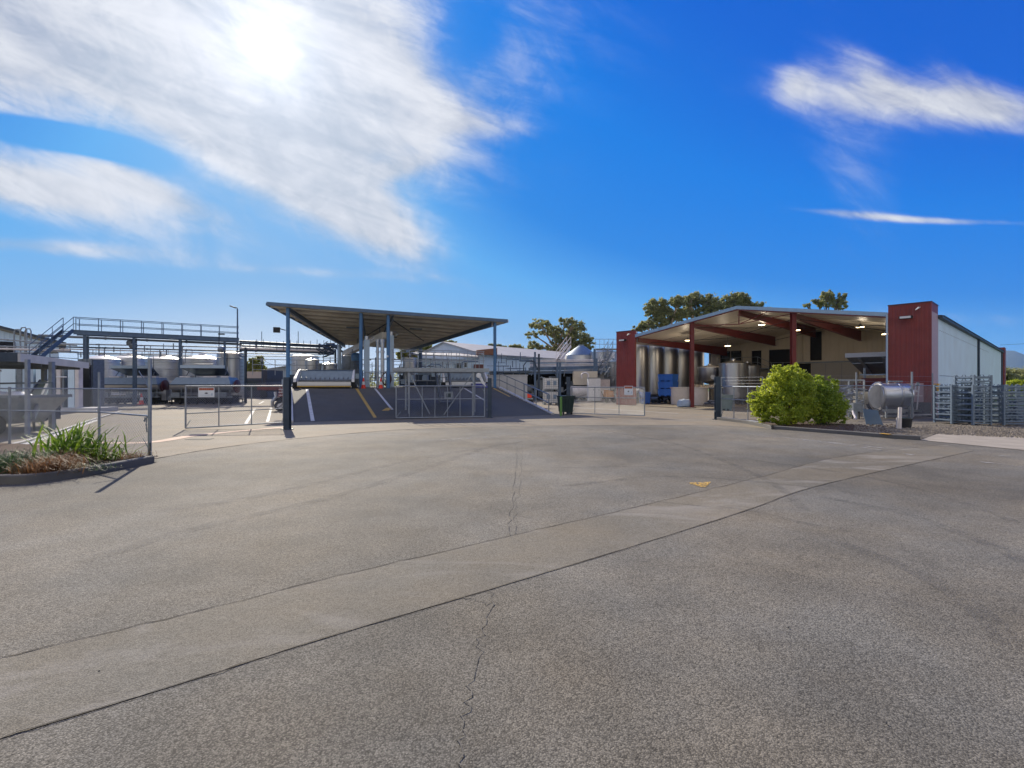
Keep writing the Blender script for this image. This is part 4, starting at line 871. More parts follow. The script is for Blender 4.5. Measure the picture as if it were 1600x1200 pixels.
# ---- galvanised sampling gantry
G0 = gnd(634,652.5); G1 = gnd(745,651); gx = (G1-G0).normalized(); gy = Vector((-gx.y, gx.x, 0)); rzg = math.atan2(gx.y, gx.x)
gan = thing('gantry_platform', 'galvanised steel gantry with railed deck and steep stairs in front of the ramp', 'gantry', G0, rzg, None)
Wg = Wf(G0, rzg); Lg = (G1-G0).length; zd = 2.42; dw = 1.7
b = MB()
for y in (0, dw): b.beam(Wg(-.65,y,zd), Wg(Lg+.65,y,zd), .06, .2)
for x in np.arange(-.6, Lg+.7, .45): b.beam(Wg(x,.03,zd), Wg(x,dw-.03,zd), .05, .1)
b.slab([Wg(-.65,.03),Wg(Lg+.65,.03),Wg(Lg+.65,dw-.03),Wg(-.65,dw-.03)], zd+.07, zd+.10); b.build('deck', M['galv'], gan)
for x in (0, .16, Lg-.16, Lg):
    b = MB(); b.beam(Wg(x,dw/2 if x in (0,Lg) else .1,0), Wg(x,dw/2 if x in (0,Lg) else .1,zd-.1), .09); b.box(Wg(x,dw/2 if x in (0,Lg) else .1,.01),(.22,.22,.02),rzg); b.build('leg', M['galv'], gan)
for x in (.0, Lg-.16): 
    b = MB(); [b.beam(Wg(x,.1+.0,z),Wg(x+.16,dw/2,z),.05) for z in (.6,1.2,1.8)]; b.build('leg_rung', M['galv'], gan)
b = MB(); b.beam(Wg(.15,.1,zd-.1), Wg(1.25,.1,.05), .06); b.build('brace', M['galv'], gan)
b = MB(); b.beam(Wg(Lg-.15,.1,zd-.1), Wg(Lg-1.75,.1,.05), .05); b.build('brace', M['galv'], gan)
for y in (0, dw):
    b = MB()
    for z in (.5, 1.0): b.tube(Wg(-.7,y,zd+z), Wg(Lg+.6 if y else Lg+.4,y,zd+z*(1 if y else .98)), .02, 6)
    b.build('guard_rail', M['galv'], gan)
for i, x in enumerate(np.arange(-.65, Lg+.66, .42)):
    for y in (0, dw):
        b = MB(); b.tube(Wg(x,y,zd), Wg(x,y,zd+1.0), .016, 5); b.build('baluster', M['galv'], gan)
b = MB() # stairs rising behind
for s in (0, .7): b.beam(Wg(1.55+s,dw,zd), Wg(1.95+s,dw+1.4,.1), .05, .2)
b.build('stair_stringer', M['galv'], gan)
for k in range(9):
    t_ = (k+.5)/9; b = MB(); b.box(Wg(1.9+.4*t_, dw+1.4*t_, zd*(1-t_)+.05), (.68,.2,.03), rzg); b.build('tread', M['galvd'], gan)
b = MB()
for s in (0,.7): b.tube(Wg(1.45+s,dw-.1,zd+.95), Wg(1.95+s,dw+1.4,1.0), .02, 6); b.tube(Wg(1.95+s,dw+1.4,0.05), Wg(1.95+s,dw+1.4,1.0), .02, 6); b.tube(Wg(1.72+s,dw+.6,1.3), Wg(1.72+s,dw+.6,2.2), .02, 6)
b.build('stair_rail', M['galv'], gan)
b = MB(); b.path([Wg(Lg-.75,.2,zd+.1),Wg(Lg-.75,.2,zd+.38),Wg(Lg-.65,.2,zd+.45),Wg(Lg+.1,.2,zd+.45)], .03, 6); b.path([Wg(.9,.3,zd+.1),Wg(1.3,.3,zd+.3),Wg(1.7,.3,zd+.28),Wg(2.0,.3,zd+.12)], .025, 6); b.build('sampler_arm', M['catblue'], gan, smooth=True)
b = MB(); b.box(Wg(2.15,-.05,1.12), (.42,.16,.34), rzg); b.build('control_box', M['galv'], gan)
b = MB(); b.box(Wg(2.15,-.14,1.12), (.22,.02,.2), rzg); b.build('green_panel', M['green'], gan)
b = MB(); b.tube(Wg(Lg+.1,-.05,2.15),Wg(Lg+.1,.1,2.15),.13,12); b.hexa([Wg(Lg+.3,0,1.7),Wg(Lg+.5,0,1.55),Wg(Lg+.5,.03,1.55),Wg(Lg+.3,.03,1.7),Wg(Lg+.1,0,2.05),Wg(Lg+.25,0,2.1),Wg(Lg+.25,.03,2.1),Wg(Lg+.1,.03,2.05)]); b.build('white_flap', M['whitep'], gan)
# ------------------------------------------------------------------ gates and chain link fences
def mesh_wires(b, p0, p1, z0, z1, a=.085, r=.0032, z0b=None, z1b=None):
    p0 = Vector((p0[0],p0[1],0)); p1 = Vector((p1[0],p1[1],0)); L = (p1-p0).length; t = (p1-p0)/L; H = z1-z0; z0b = z0 if z0b is None else z0b
    def wire(xa, za, xb, zb):
        A_ = p0+t*xa+Vector((0,0,z0+(z0b-z0)*xa/L+za)); B_ = p0+t*xb+Vector((0,0,z0+(z0b-z0)*xb/L+zb)); b.tube(A_, B_, r, 3, cap=False)
    x = -H
    while x < L:
        x0, zz0 = (x, 0) if x >= 0 else (0, -x); x1, zz1 = (x+H, H) if x+H <= L else (L, L-x)
        if zz1 > zz0+.01: wire(x0, zz0, x1, zz1)
        x0, zz0 = (x, H) if x >= 0 else (0, H+x); x1, zz1 = (x+H, 0) if x+H <= L else (L, H-(L-x))
        if zz0 > zz1+.01: wire(x0, zz0, x1, zz1)
        x += a
def barbs(b, p0, p1, z):
    p0 = Vector((p0[0],p0[1],z)); p1 = Vector((p1[0],p1[1],z)); b.tube(p0, p1, .003, 4, cap=False); L = (p1-p0).length; n = int(L/.15)
    for i in range(n): q = p0+(p1-p0)*(i+.5)/n; b.tube(q+Vector((-.015,0,-.015)), q+Vector((.015,0,.015)), .0018, 3, cap=False)
def fence(label, pts, h, rails, ext=0, r=.022, wires=(), corner=None, nm='chain_link_fence', zb=.06, top=None):
    t = thing(nm, label, 'fence', (pts[0][0],pts[0][1],0)); b = MB()
    for p, q in zip(pts[:-1], pts[1:]): mesh_wires(b, p, q, zb, h)
    b.build('mesh', M['wire'], t)
    for z in rails:
        b = MB(); b.path([(p[0],p[1],z) for p in pts], r*.8, 6); b.build('rail', M['galv'], t)
    for i, p in enumerate(pts):
        zt = (ext[i] if isinstance(ext, (list,tuple)) else h+ext); rr = r*1.5 if i in (corner or ()) else r*1.15
        b = MB(); b.tube((p[0],p[1],0),(p[0],p[1],zt), rr, 10); b.build('post', M['galv'], t, smooth=True)
    if wires:
        for z in wires:
            b = MB(); [barbs(b, p, q, z) for p, q in zip(pts[:-1], pts[1:])]; b.build('barbed_wire', M['wire'], t)
    return t
def gate(label, p0, p1, h, zb0=.08, zb1=.08, mid=(1.0,), stiles=2, ext=None, wires=(), zt0=None, zt1=None, brace=True):
    p0 = Vector((p0[0],p0[1],0)); p1 = Vector((p1[0],p1[1],0)); t = thing('gate', label, 'gate', p0, 0, 'chain link gate leaves')
    zt0 = zt0 or h; zt1 = zt1 or h; L = (p1-p0).length; d = (p1-p0)/L
    P = lambda s, z: p0+d*(s*L)+Vector((0,0,z)); lb = lambda s: zb0+(zb1-zb0)*s; lt = lambda s: zt0+(zt1-zt0)*s
    b = MB(); r = .027
    b.tube(P(0,lb(0)), P(1,lb(1)), r, 8); b.tube(P(0,lt(0)), P(1,lt(1)), r, 8)
    b.tube(P(0,lb(0)), P(0,lt(0)+(ext or 0)), r*1.2, 8); b.tube(P(1,lb(1)), P(1,lt(1)+(ext or 0)), r*1.2, 8)
    if brace: b.tube(P(0,lb(0)+.02), P(.05,lb(0)+.3), .012, 5); b.tube(P(1,lt(1)-.3), P(.95,lt(1)), .012, 5)
    b.build('frame', M['galv'], t)
    for z in mid: b = MB(); b.tube(P(0,z+zb0-.08), P(1,z+zb1-.08), r*.8, 6); b.build('rail', M['galv'], t)
    for k in range(stiles): s = (k+1)/(stiles+1); b = MB(); b.tube(P(s,lb(s)), P(s,lt(s)), r*.75, 6); b.build('stile', M['galv'], t)
    b = MB(); mesh_wires(b, p0, p1, zb0+.01, h, z0b=zb1+.01); b.build('mesh', M['wire'], t)
    for z in wires: b = MB(); barbs(b, p0, p1, z); b.build('barbed_wire', M['wire'], t)
    return t
def sign(label, c, dirv, w, h):
    t = thing('warning_sign', label, 'sign', c, math.atan2(dirv.y, dirv.x), 'red-headed signs on the gates'); W = Wf(c, math.atan2(dirv.y, dirv.x))
    def bx(b, x0, x1, z0, z1, y0, y1): b.hexa([W(x0,y0,z0),W(x1,y0,z0),W(x1,y1,z0),W(x0,y1,z0),W(x0,y0,z1),W(x1,y0,z1),W(x1,y1,z1),W(x0,y1,z1)])
    b = MB(); bx(b, -w/2, w/2, -h, 0, -.003, .003); b.build('board', M['signw'], t)
    b = MB(); bx(b, -w*.45, w*.45, -h*.29, -h*.06, -.006, -.0035); hd = b.build('red_header', M['headred'], t)
    r = random.Random(3); b = MB(); x = -w*.40
    for k in range(6):   # worn, unreadable pale letter strokes in the header
        bx(b, x, x+w*.018, -h*.26, -h*.10, -.008, -.0065); bx(b, x+w*.03, x+w*.085, -h*(.11+r.random()*.02), -h*.10-.004, -.008, -.0065); bx(b, x+w*.03, x+w*.08, -h*.19, -h*.175, -.008, -.0065)
        x += w*.135
    b.build('header_strokes', mat('faded_lettering', (.55,.34,.22), .6), t)
    b = MB(); n = 12; q = [W(w*.09*math.cos(2*PI*k/n), -.0065, -h*.6+h*.075*math.sin(2*PI*k/n)) for k in range(n)]; b.quad(*q); b.add([W(w*.13*math.cos(a), -.0062, -h*.6+h*.03*math.sin(a)) for a in np.linspace(0,2*PI,9)[:-1]], [tuple(range(8))]); b.build('emblem', M['navy'], t)
    b = MB(); bx(b, -w*.36, w*.30, -h*.80, -h*.775, -.006, -.0035); bx(b, -w*.30, w*.22, -h*.90, -h*.885, -.006, -.0035); bx(b, w*.32, w*.38, -h*.85, -h*.6, -.006, -.0035); b.build('small_print', mat('sign_print', (.25,.36,.48), .6), t)
def hpost(label, p, h, w=.2):
    t = thing('gate_post', label, 'post', (p[0],p[1],0), 0, 'heavy dark gate posts'); b = MB(); b.ibeam((p[0],p[1],0),(p[0],p[1],h), w, w, .014, up=(0,1,0)); b.build('column', M['ub'], t)
    b = MB(); b.box((p[0],p[1],.012),(w+.14,w+.14,.024)); b.build('base_plate', M['ub'], t); b = MB()
    for z in (.4, h-.35): b.box((p[0]-w/2-.02,p[1]-.02,z),(.07,.06,.1))
    b.build('hinges', M['galvd'], t)
PA = gnd(449,671); hpost('dark heavy gate post in front of the left end of the ramp', PA, 1.95, .21)
PBp = gnd(765,652.5); hpost('dark heavy gate post on the right end of the gantry gates', PBp, 2.0, .2)
PC = gnd(888,647.5); hpost('dark heavy gate post beside the green dumpster', PC, 2.1, .2)
PD = gnd(1121,655.5); hpost('dark heavy gate post left of the bright green bush', PD, 2.05, .22)
g0 = gnd(290,671); g1 = gnd(443,669); gate('open gate leaf with a red-headed sign, left of the ramp', (g0.x,g0.y), (g1.x,g1.y), 1.62, .05, .22, (.62,), 2, ext=.0)
dd = (g1-g0).normalized(); sc_ = g0+dd*((323-290)/153*(g1-g0).length)+Vector((0,-.05,1.57)); sign('red-headed sign on the gate leaf left of the ramp', sc_, dd, .56, .36)
b_ = gnd(619,655); gate('tall gate leaf swung in front of the ramp beside the gantry', (b_.x,b_.y), (PBp.x-.25,PBp.y-.1), 1.6, .06, .06, (.98,), 6)
b2 = gnd(619,652); 
c1_ = gnd(1007,651.5); gate('low gate leaf with a sign in front of the far red pier', (PC.x+.2,PC.y), (c1_.x,c1_.y), 1.52, .07, .07, (.98,), 2, ext=.0)
dd = (Vector((c1_.x,c1_.y,0))-PC).normalized(); sc_ = PC+dd*((c1_-PC).length*.80)+Vector((0,-.06,1.6)); sign('red-headed sign on the gate leaf before the far red pier', sc_, dd, .46, .48)
b = MB()
e1 = gnd(1192,662); gate('short gate leaf with barbed wire over it, partly inside the green bush', (PD.x+.15,PD.y-.05), (e1.x,e1.y), 1.58, .1, .06, (.98,), 2, ext=.42, wires=(1.72,1.86,2.0))
# left fence
q0 = gnd(234,718); q1 = gnd(155,704); q2 = gnd(15,698); q3 = (q2.x-3.2, q2.y+.4); q4 = (q2.x-6.4, q2.y+.7)
t = fence('chain link fence standing in the planted corner on the left', [(q0.x,q0.y),(q1.x,q1.y),(q2.x,q2.y),q3,q4], 1.58, (1.58,.98), [2.28,2.0,1.62,1.62,1.62], .026, corner=(0,), wires=())
b = MB(); b.tube((q0.x,q0.y,1.0),(q0.x-.25,q0.y+.15,.86),.012,5); b.tube((q0.x,q0.y,1.58),(q0.x-.45,q0.y+.27,2.0),.012,5); b.tube((q0.x,q0.y,.2),(q0.x-.3,q0.y+.2,.45),.008,5); b.build('stay', M['galvd'], t)
b = MB(); b.path([(q0.x-.05,q0.y-.02,.98),(q0.x-.06,q0.y-.03,.8),(q0.x-.05,q0.y-.02,.62)], .012, 5); b.path([(q0.x-.09,q0.y-.02,.96),(q0.x-.10,q0.y-.03,.85)], .012, 5); b.build('chain', M['galvd'], t)
b = MB(); b.tube((q0.x+.03,q0.y-.03,-.0),(q0.x+.03,q0.y-.03,.38),.012,6); b.build('drop_bolt', M['black'], t)
# right fence in front of the shed
f0 = Vector((gnd(1192,662).x+.3, 20.9, 0)); f1 = at(1338,600,23.2); f2 = at(1425,600,23.9); f3 = at(1457,600,24.9)
fence('chain link fence with barbed wire in front of the shed, behind the bush', [(f0.x,f0.y),(f1.x,f1.y),(f2.x,f2.y),(f3.x,f3.y)], 1.62, (1.62,), [2.2,2.25,2.3,2.25], .03, wires=(1.82,2.08), corner=(2,))
# a second mesh panel with stacked crates behind it
fr0 = at(1302,600,24.5); fr1 = at(1350,600,24.9)
t = thing('mesh_cage', 'light grey framed mesh cage behind the bush', 'cage', (fr0.x,fr0.y,0)); b = MB()
for p in (fr0, (fr0+fr1)/2, fr1): b.beam((p.x,p.y,0),(p.x,p.y,1.9), .06)
b.beam((fr0.x,fr0.y,1.9),(fr1.x,fr1.y,1.9),.06); b.beam((fr0.x,fr0.y,1.0),(fr1.x,fr1.y,1.0),.04); b.build('frame', M['galv'], t)
b = MB(); mesh_wires(b, fr0, fr1, .1, 1.88, .12, .003); b.build('mesh', M['wire'], t)
# ------------------------------------------------------------------ things beside the shed
# wine press behind the fence
Pp = at(1392,600,24.6); rzp = math.radians(-12); M['pressteel'] = mat('press_stainless', (.72,.73,.75), .30, .9, var=.06, scale=2); M['pressdoor'] = mat('satin_steel_door', (.62,.61,.58), .5, .5, var=.08)
t = thing('wine_press', 'big horizontal stainless press tank with a round end door behind the fence', 'press', (Pp.x,Pp.y,0), rzp); W = Wf((Pp.x,Pp.y,0), rzp); Mr = Matrix.Rotation(rzp,3,'Z')
b = MB(); b.lathe(W(0,0,1.12), [(.2,-.62),(.58,-.60),(.63,-.55),(.63,.62),(.57,.74),(.3,.82),(0,.82)], 36, 'x', Mr); b.build('drum', M['pressteel'], t, smooth=True)
b = MB(); b.lathe(W(0,0,1.12), [(.63,-.58),(.69,-.58),(.69,-.5),(.63,-.5)], 36, 'x', Mr); b.lathe(W(0,0,1.12), [(.632,.2),(.65,.22),(.65,.28),(.632,.3)], 36, 'x', Mr); b.build('flange', M['steelb'], t, smooth=True)
Md = Matrix.Rotation(rzp-math.radians(58),3,'Z')
b = MB(); dc = W(-.85,-.42,1.08); b.lathe(dc, [(0,-.12),(.3,-.10),(.55,-.03),(.60,0),(.60,.04),(.55,.03),(0,-.03)], 32, 'x', Md); b.build('round_door', M['pressdoor'], t, smooth=True)
b = MB(); b.path([dc+Md @ Vector((.05,.64*math.cos(a),.70*math.sin(a))) for a in np.linspace(0,2*PI,30)], .022, 6); b.lathe(dc+Md @ Vector((-.13,.05,.3)), [(0,-.03),(.18,-.03),(.2,0),(.2,.05)], 20, 'x', Md); b.build('door_hoop', M['steelb'], t, smooth=True)
for x, y in ((-.4,-.4),(.6,-.4),(.6,.4),(-.4,.4)): b = MB(); b.beam(W(x,y,0), W(x,y*.9,.7), .07); b.build('leg', M['galv'], t)
b = MB(); b.beam(W(-.6,-.42,.38), W(1.1,-.42,.38), .06,.1); b.beam(W(-.6,.42,.38), W(1.1,.42,.38), .06,.1); b.box(W(.1,-.1,.3),(.8,.4,.12),rzp); b.build('chassis', M['steelb'], t)
b = MB(); b.box(W(-1.35,.0,1.0), (.52,.4,.62), rzp); b.build('control_cabinet', mat('beige_cabinet', (.34,.32,.26), .5), t)
b = MB(); b.box(W(.2,0,1.83),(.6,.1,.08),rzp); b.tube(W(1.0,-.35,1.62),W(1.0,-.35,1.78),.06,8); b.build('lugs', M['galvd'], t)
r = random.Random(12)
b = MB()
for k in range(12):
    a = W(r.uniform(-1.8,-1.0), r.uniform(-.4,.1), r.uniform(.25,1.3)); c = a+Vector((r.uniform(-.35,.35),r.uniform(-.1,.1),r.uniform(-.3,.3))); b.tube(a, c, r.choice((.03,.045,.06)), 7)
b.build('pipework', M['steelb'], t, smooth=True)
p = at(1330,600,24.3)
t = thing('pipe_heap', 'tangled stainless fittings and hoses beside the press', 'fittings', (p.x,p.y,0)); b = MB(); r = random.Random(5)
for k in range(34):
    c0 = p+Vector((r.uniform(-.6,.5), r.uniform(-.3,.4), 0)); c0.z = r.uniform(.2,1.5); dv = Vector((r.uniform(-.35,.35),r.uniform(-.2,.2),r.uniform(-.12,.12))); b = MB(); b.tube(c0-dv, c0+dv, r.choice((.025,.04,.055)), 7); b.build('fitting', M['galvd'], t, smooth=True)
b = MB()
for k in range(5): b.beam((p.x-.7+.33*k,p.y,0), (p.x-.7+.33*k,p.y,1.5), .04)
for z in (.3,.75,1.2): b.beam((p.x-.75,p.y,z), (p.x+.65,p.y,z), .04)
b.build('rack', M['galv'], t)
# leaning sheet
a0 = gnd(1353.5,663.5); a1 = gnd(1380.5,665); t = thing('leaning_sheet', 'flat blue grey sheet leaning in front of the press', 'sheet', a0); up = Vector((-.03,.16,.66)); nn = Vector((0,.012,0)); b = MB()
b.hexa([a0,a1,a1+nn,a0+nn,a0+up,a1+Vector((-.12,.16,.62)),a1+Vector((-.12,.16,.62))+nn,a0+up+nn]); b.build('panel', M['sheet'], t)
p = at(1337,600,22.6); t = thing('pump_box', 'grey pump box with bent white hose at the bush side', 'pump', (p.x,p.y,.07)); b = MB(); b.box((p.x,p.y,.62),(.42,.3,.38)); b.build('housing', M['galvd'], t)
b = MB(); [b.beam((p.x+s*.15,p.y,.07),(p.x+s*.15,p.y,.43),.05) for s in (-1,1)]; b.build('stand', M['black'], t)
b = MB(); b.path([(p.x-.2,p.y-.1,.45),(p.x-.3,p.y-.3,.3),(p.x-.35,p.y-.5,.16),(p.x-.55,p.y-.7,.12)], .045, 8); b.build('hose', M['pipew'], t, smooth=True)
# tub with plastic posts
p = gnd(1413,669,.05); t = thing('black_tub', 'small black tub in the gravel beside two pale stub posts', 'tub', p); b = MB(); b.lathe(p, [(.0,0),(.2,0),(.24,.33),(.26,.34),(.26,.37),(.22,.37),(.18,.05),(0,.05)], 20); b.build('shell', M['black'], t, smooth=True)
b = MB(); b.box(p+Vector((0,0,.38)),(.3,.26,.02)); b.build('lid', M['green'], t)
p = gnd(1405.5,671,.05); t = thing('stub_post', 'leaning pale round post in front of the black tub', 'post', p, 0, 'pale stub posts'); b = MB(); b.tube(p, p+Vector((.1,.1,.78)), .06, 12); b.tube(p+Vector((.1,.1,.78)), p+Vector((.102,.102,.8)), .055, 12); b.build('shaft', M['plastic'], t, smooth=True)
p = gnd(1402,671,.05); t = thing('stub_post', 'short pale post left of the leaning round post', 'post', p, 0, 'pale stub posts'); b = MB(); b.tube(p, p+Vector((0,0,.42)), .035, 10); b.build('shaft', M['plastic'], t, smooth=True)
p = at(1440,600,24.6); t = thing('folded_stand', 'grey folded stands leaning against the near red pier', 'stand', (p.x,p.y,0)); b = MB()
for a, c in (((-.5,.05,.3),(-.1,.2,1.7)),((-.25,0,.3),(.05,.2,1.7)),((-.4,0,1.1),(.1,.1,1.1))): b.beam(p+Vector((a[0],a[1],a[2]-1.7)), p+Vector((c[0],c[1],c[2]-1.7)), .05,.03)
b.beam((p.x-.42,p.y,.02),(p.x-.42,p.y+.03,.5),.04); b.build('frame', M['pipew'], t)
b = MB(); b.box(p+Vector((-.55,0,-.35)),(.45,.3,.12)); b.beam((p.x-.6,p.y,.0),(p.x-.6,p.y,1.3),.05); b.build('shelf', M['pipew'], t)
# ---- stacked barrel racks
def rack_parts(c, rz, w, d, h):
    t = thing('barrel_rack', '', 'rack', c, rz, 'stacked galvanised barrel racks'); W = Wf(c, rz); b = MB(); s = .055
    for y in (-d/2, d/2): b.beam(W(-w/2,y,h-.04), W(w/2,y,h-.04), s, .06); b.beam(W(-w/2,y,.05), W(w/2,y,.05), .04, .04)
    for x in (-w/2, w/2): b.beam(W(x,-d/2,h-.04), W(x,d/2,h-.04), s, .06)
    for x in (-w*.22, w*.22): b.beam(W(x,-d/2,h-.05), W(x,d/2,h-.05), .09, .05)
    for y in (-d*.17, d*.17): b.beam(W(-w/2,y,h-.07), W(w/2,y,h-.07), .05, .05)
    b.build('frame', M['rack'], t)
    for sx, sy in ((-1,-1),(1,-1),(1,1),(-1,1)):
        b = MB(); b.beam(W(sx*w/2,sy*d/2,0), W(sx*w/2,sy*d/2,h+.04), .07); b.build('leg', M['rack'], t)
    b = MB()
    for y in (-d/2+.02, d/2-.02):
        for x in (-w*.25, w*.25):
            pts = [W(x+.16*math.cos(a), y, h+.10-.14*math.sin(a)) for a in np.linspace(.3,PI-.3,6)]; b = MB(); b.path(pts, .018, 4); b.build('cradle', M['rack'], t)
    return t
M['rack'] = mat('weathered_galvanised', (.17,.225,.29), .5, .35, var=.15, scale=5, dirt=.35, dcol=(.10,.13,.17), dscale=4)
proto = None; hR = .235
stacks = [('in front of the shed wall, left stack', 1487, 20.9, .1, 7, .82, 0), ('middle front stack', 1519, 20.3, .12, 7, .80, 0), ('right front stack', 1571, 20.2, .05, 7, .98, 1), ('rear stack behind the left one', 1494, 22.4, .1, 7, .82, 0), ('rear stack behind the middle one', 1535, 22.0, .08, 7, .82, 0), ('far right rear stack', 1590, 21.9, .05, 7, .98, 1)]
ordn = ['lowest','second lowest','third','fourth','fifth','second from the top','topmost']
protos = {}
for nm, x, Yd, rz, n, w, kind in stacks:
    p = at(x,600,Yd)
    for k in range(n):
        loc = Vector((p.x, p.y, .03+hR*k)); lab = '%s barrel rack of the %s' % (ordn[k], nm)
        if kind not in protos: protos[kind] = rack_parts(loc, rz, w, .75, hR-.045); o = protos[kind]
        else: o = dup(protos[kind], loc, rz)
        o['label'] = lab
p = at(1520,600,20.4)
o = rack_parts(Vector((p.x,p.y,.03+7*hR)), .12, .80, .75, .18); o['label'] = 'taller empty frame crowning the middle front stack'
o = rack_parts(Vector((p.x,p.y,.03+7*hR+.22)), .12, .80, .75, .13); o['label'] = 'second empty frame at the very top of the middle front stack'
# ------------------------------------------------------------------ middle: dumpster, totes, tanks
def wheelie(label, c, rz, w, d, h, m):
    t = thing('dumpster', label, 'dumpster', c, rz); W = Wf(c, rz); b = MB()
    b.hexa([W(-w/2+.08,-d/2+.1,.14),W(w/2-.08,-d/2+.1,.14),W(w/2-.08,d/2-.05,.14),W(-w/2+.08,d/2-.05,.14),W(-w/2,-d/2,h),W(w/2,-d/2,h),W(w/2,d/2,h),W(-w/2,d/2,h)])
    for i in range(5): x = -w/2+.1+(w-.2)*i/4; b.beam(W(x,-d/2+.09,.2), W(x,-d/2-.01,h-.08), .05,.04)
    b.build('body', m, t)
    b = MB(); b.slab([W(-w/2-.04,-d/2-.04),W(w/2+.04,-d/2-.04),W(w/2+.04,d/2+.04),W(-w/2-.04,d/2+.04)], h, h+.05); b.build('lid', m, t)
    for x, y in ((-1,-1),(1,-1),(1,1),(-1,1)):
        b = MB(); b.lathe(W(x*(w/2-.14),y*(d/2-.14),.08), [(0,-.03),(.08,-.03),(.08,.03),(0,.03)], 12, 'x', Matrix.Rotation(rz,3,'Z')); b.build('wheel', M['black'], t)
p = gnd(886,648.5); wheelie('dark green dumpster behind the gate post at the ramp foot', (p.x,p.y+.65,0), .25, .75, .8, 1.0, M['green'])
t = thing('green_post_frame', 'bright green steel upright beside the dumpster', 'frame', gnd(876,650)); p = gnd(876,650); b = MB(); b.beam(p, p+Vector((0,0,1.02)), .08); b.beam(p+Vector((0,0,.98)), p+Vector((.1,.5,1.0)), .06); b.beam(p+Vector((.1,.5,0)), p+Vector((.1,.5,1.0)), .06); b.build('frame', M['greenl'], t)
def tote(label, c, rz=0):
    t = thing('ibc_tote', label, 'liquid tote', c, rz, 'white liquid totes stacked by the ramp'); W = Wf(c, rz)
    b = MB(); b.box(W(0,0,.60), (1.08,.92,.88), rz); b.lathe(W(0,0,1.04), [(.12,0),(.12,.05),(0,.05)], 12); b.build('bottle', M['whitep'], t)
    b = MB()
    for z in np.linspace(.2,1.06,6):
        for y in (-.5,.5): b.beam(W(-.58,y,z), W(.58,y,z), .02)
        for x in (-.58,.58): b.beam(W(x,-.5,z), W(x,.5,z), .02)
    for x in np.linspace(-.58,.58,7):
        for y in (-.5,.5): b.beam(W(x,y,.14), W(x,y,1.08), .018)
    for y in np.linspace(-.5,.5,5):
        for x in (-.58,.58): b.beam(W(x,y,.14), W(x,y,1.08), .018)
    b.build('cage', M['galv'], t)
    b = MB(); b.box(W(0,0,.13), (1.2,1.0,.03), rz); [b.box(W(x,0,.06), (.12,1.0,.11), rz) for x in (-.54,0,.54)]; b.build('pallet', M['galvd'], t)
    b = MB(); b.box(W(-.25,-.512,.65), (.26,.01,.34), rz); b.box(W(.28,-.512,.65), (.26,.01,.34), rz); b.build('plate', M['sheet'], t)
    return t
p = gnd(860,632); tote('lower white tote behind the ramp handrail', (p.x,p.y,0), .1); tote('upper white tote raised above the ramp handrail', (p.x,p.y,1.12), .1)
p = gnd(906,626); t = thing('lying_tank', 'pale cylinder tank lying on a cradle beyond the low gate leaf', 'tank', (p.x,p.y,0), .15); W = Wf((p.x,p.y,0), .15); b = MB(); b.lathe(W(0,0,.92), [(0,-1.0),(.45,-.98),(.56,-.88),(.56,.88),(.45,.98),(0,1.0)], 26, 'x', Matrix.Rotation(.15,3,'Z')); b.build('drum', M['pipew'], t, smooth=True)
b = MB(); [b.box(W(x,0,.2),(.12,.9,.4),.15) for x in (-.8,-.3,.3,.8)]; b.box(W(0,-.42,.08),(2.1,.1,.14),.15); b.build('cradle', M['galvd'], t); b = MB(); b.lathe(W(1.0,0,.95), [(0,.0),(.2,0),(.2,.05),(0,.06)], 14, 'x', Matrix.Rotation(.15,3,'Z')); b.build('hatch', M['galvd'], t)
def cabinet(label, x, yb, w, h, m, d=1.2, rz=0.0, lid=False, name='cabinet', cat='cabinet', doors=2):
    p = gnd(x, yb); t = thing(name, label, cat, (p.x,p.y+d/2,0), rz); W = Wf((p.x,p.y+d/2,0), rz)
    b = MB(); b.hexa([W(-w/2,-d/2,.06),W(w/2,-d/2,.06),W(w/2,d/2,.06),W(-w/2,d/2,.06),W(-w/2,-d/2,h),W(w/2,-d/2,h),W(w/2,d/2,h),W(-w/2,d/2,h)]); b.build('housing', m, t)
    for k in range(doors):
        x0 = -w/2+.05+(w-.1)*k/doors; x1 = -w/2+.05+(w-.1)*(k+1)/doors-.03; b = MB(); b.hexa([W(x0,-d/2-.025,.12),W(x1,-d/2-.025,.12),W(x1,-d/2-.003,.12),W(x0,-d/2-.003,.12),W(x0,-d/2-.025,h-.08),W(x1,-d/2-.025,h-.08),W(x1,-d/2-.003,h-.08),W(x0,-d/2-.003,h-.08)]); dr = b.build('door', m, t)
        b = MB(); b.box(W(x1-.08,-d/2-.04,h*.5),(.03,.03,.14),rz); b.build('handle', M['black'], dr)
    b = MB(); b.slab([W(-w/2-.03,-d/2-.03),W(w/2+.03,-d/2-.03),W(w/2+.03,d/2+.03),W(-w/2-.03,d/2+.03)], h+.003, h+.06); b.build('top', M['galvd'], t)
cabinet('pale cabinet with blue grey upper panel left of the far pier', 929, 627.5, 1.15, 2.25, M['whitep'], 1.0)
cabinet('pinkish white cabinet next to the far red pier', 945, 627.2, 1.0, 2.15, mat('pinkish_cabinet', (.55,.47,.44), .5), 1.0)
p = gnd(951,628.5); t = thing('orange_machine', 'small orange machine on dark wheels beside the low gate leaf', 'machine', (p.x,p.y,0), .3); W = Wf((p.x,p.y,0), .3)
b = MB(); b.hexa([W(-.45,-.3,.45),W(.4,-.3,.45),W(.4,.3,.45),W(-.45,.3,.45),W(-.35,-.28,1.15),W(.35,-.28,1.05),W(.35,.28,1.05),W(-.35,.28,1.15)]); b.build('hood', mat('orange_paint', (.55,.22,.04), .5), t)
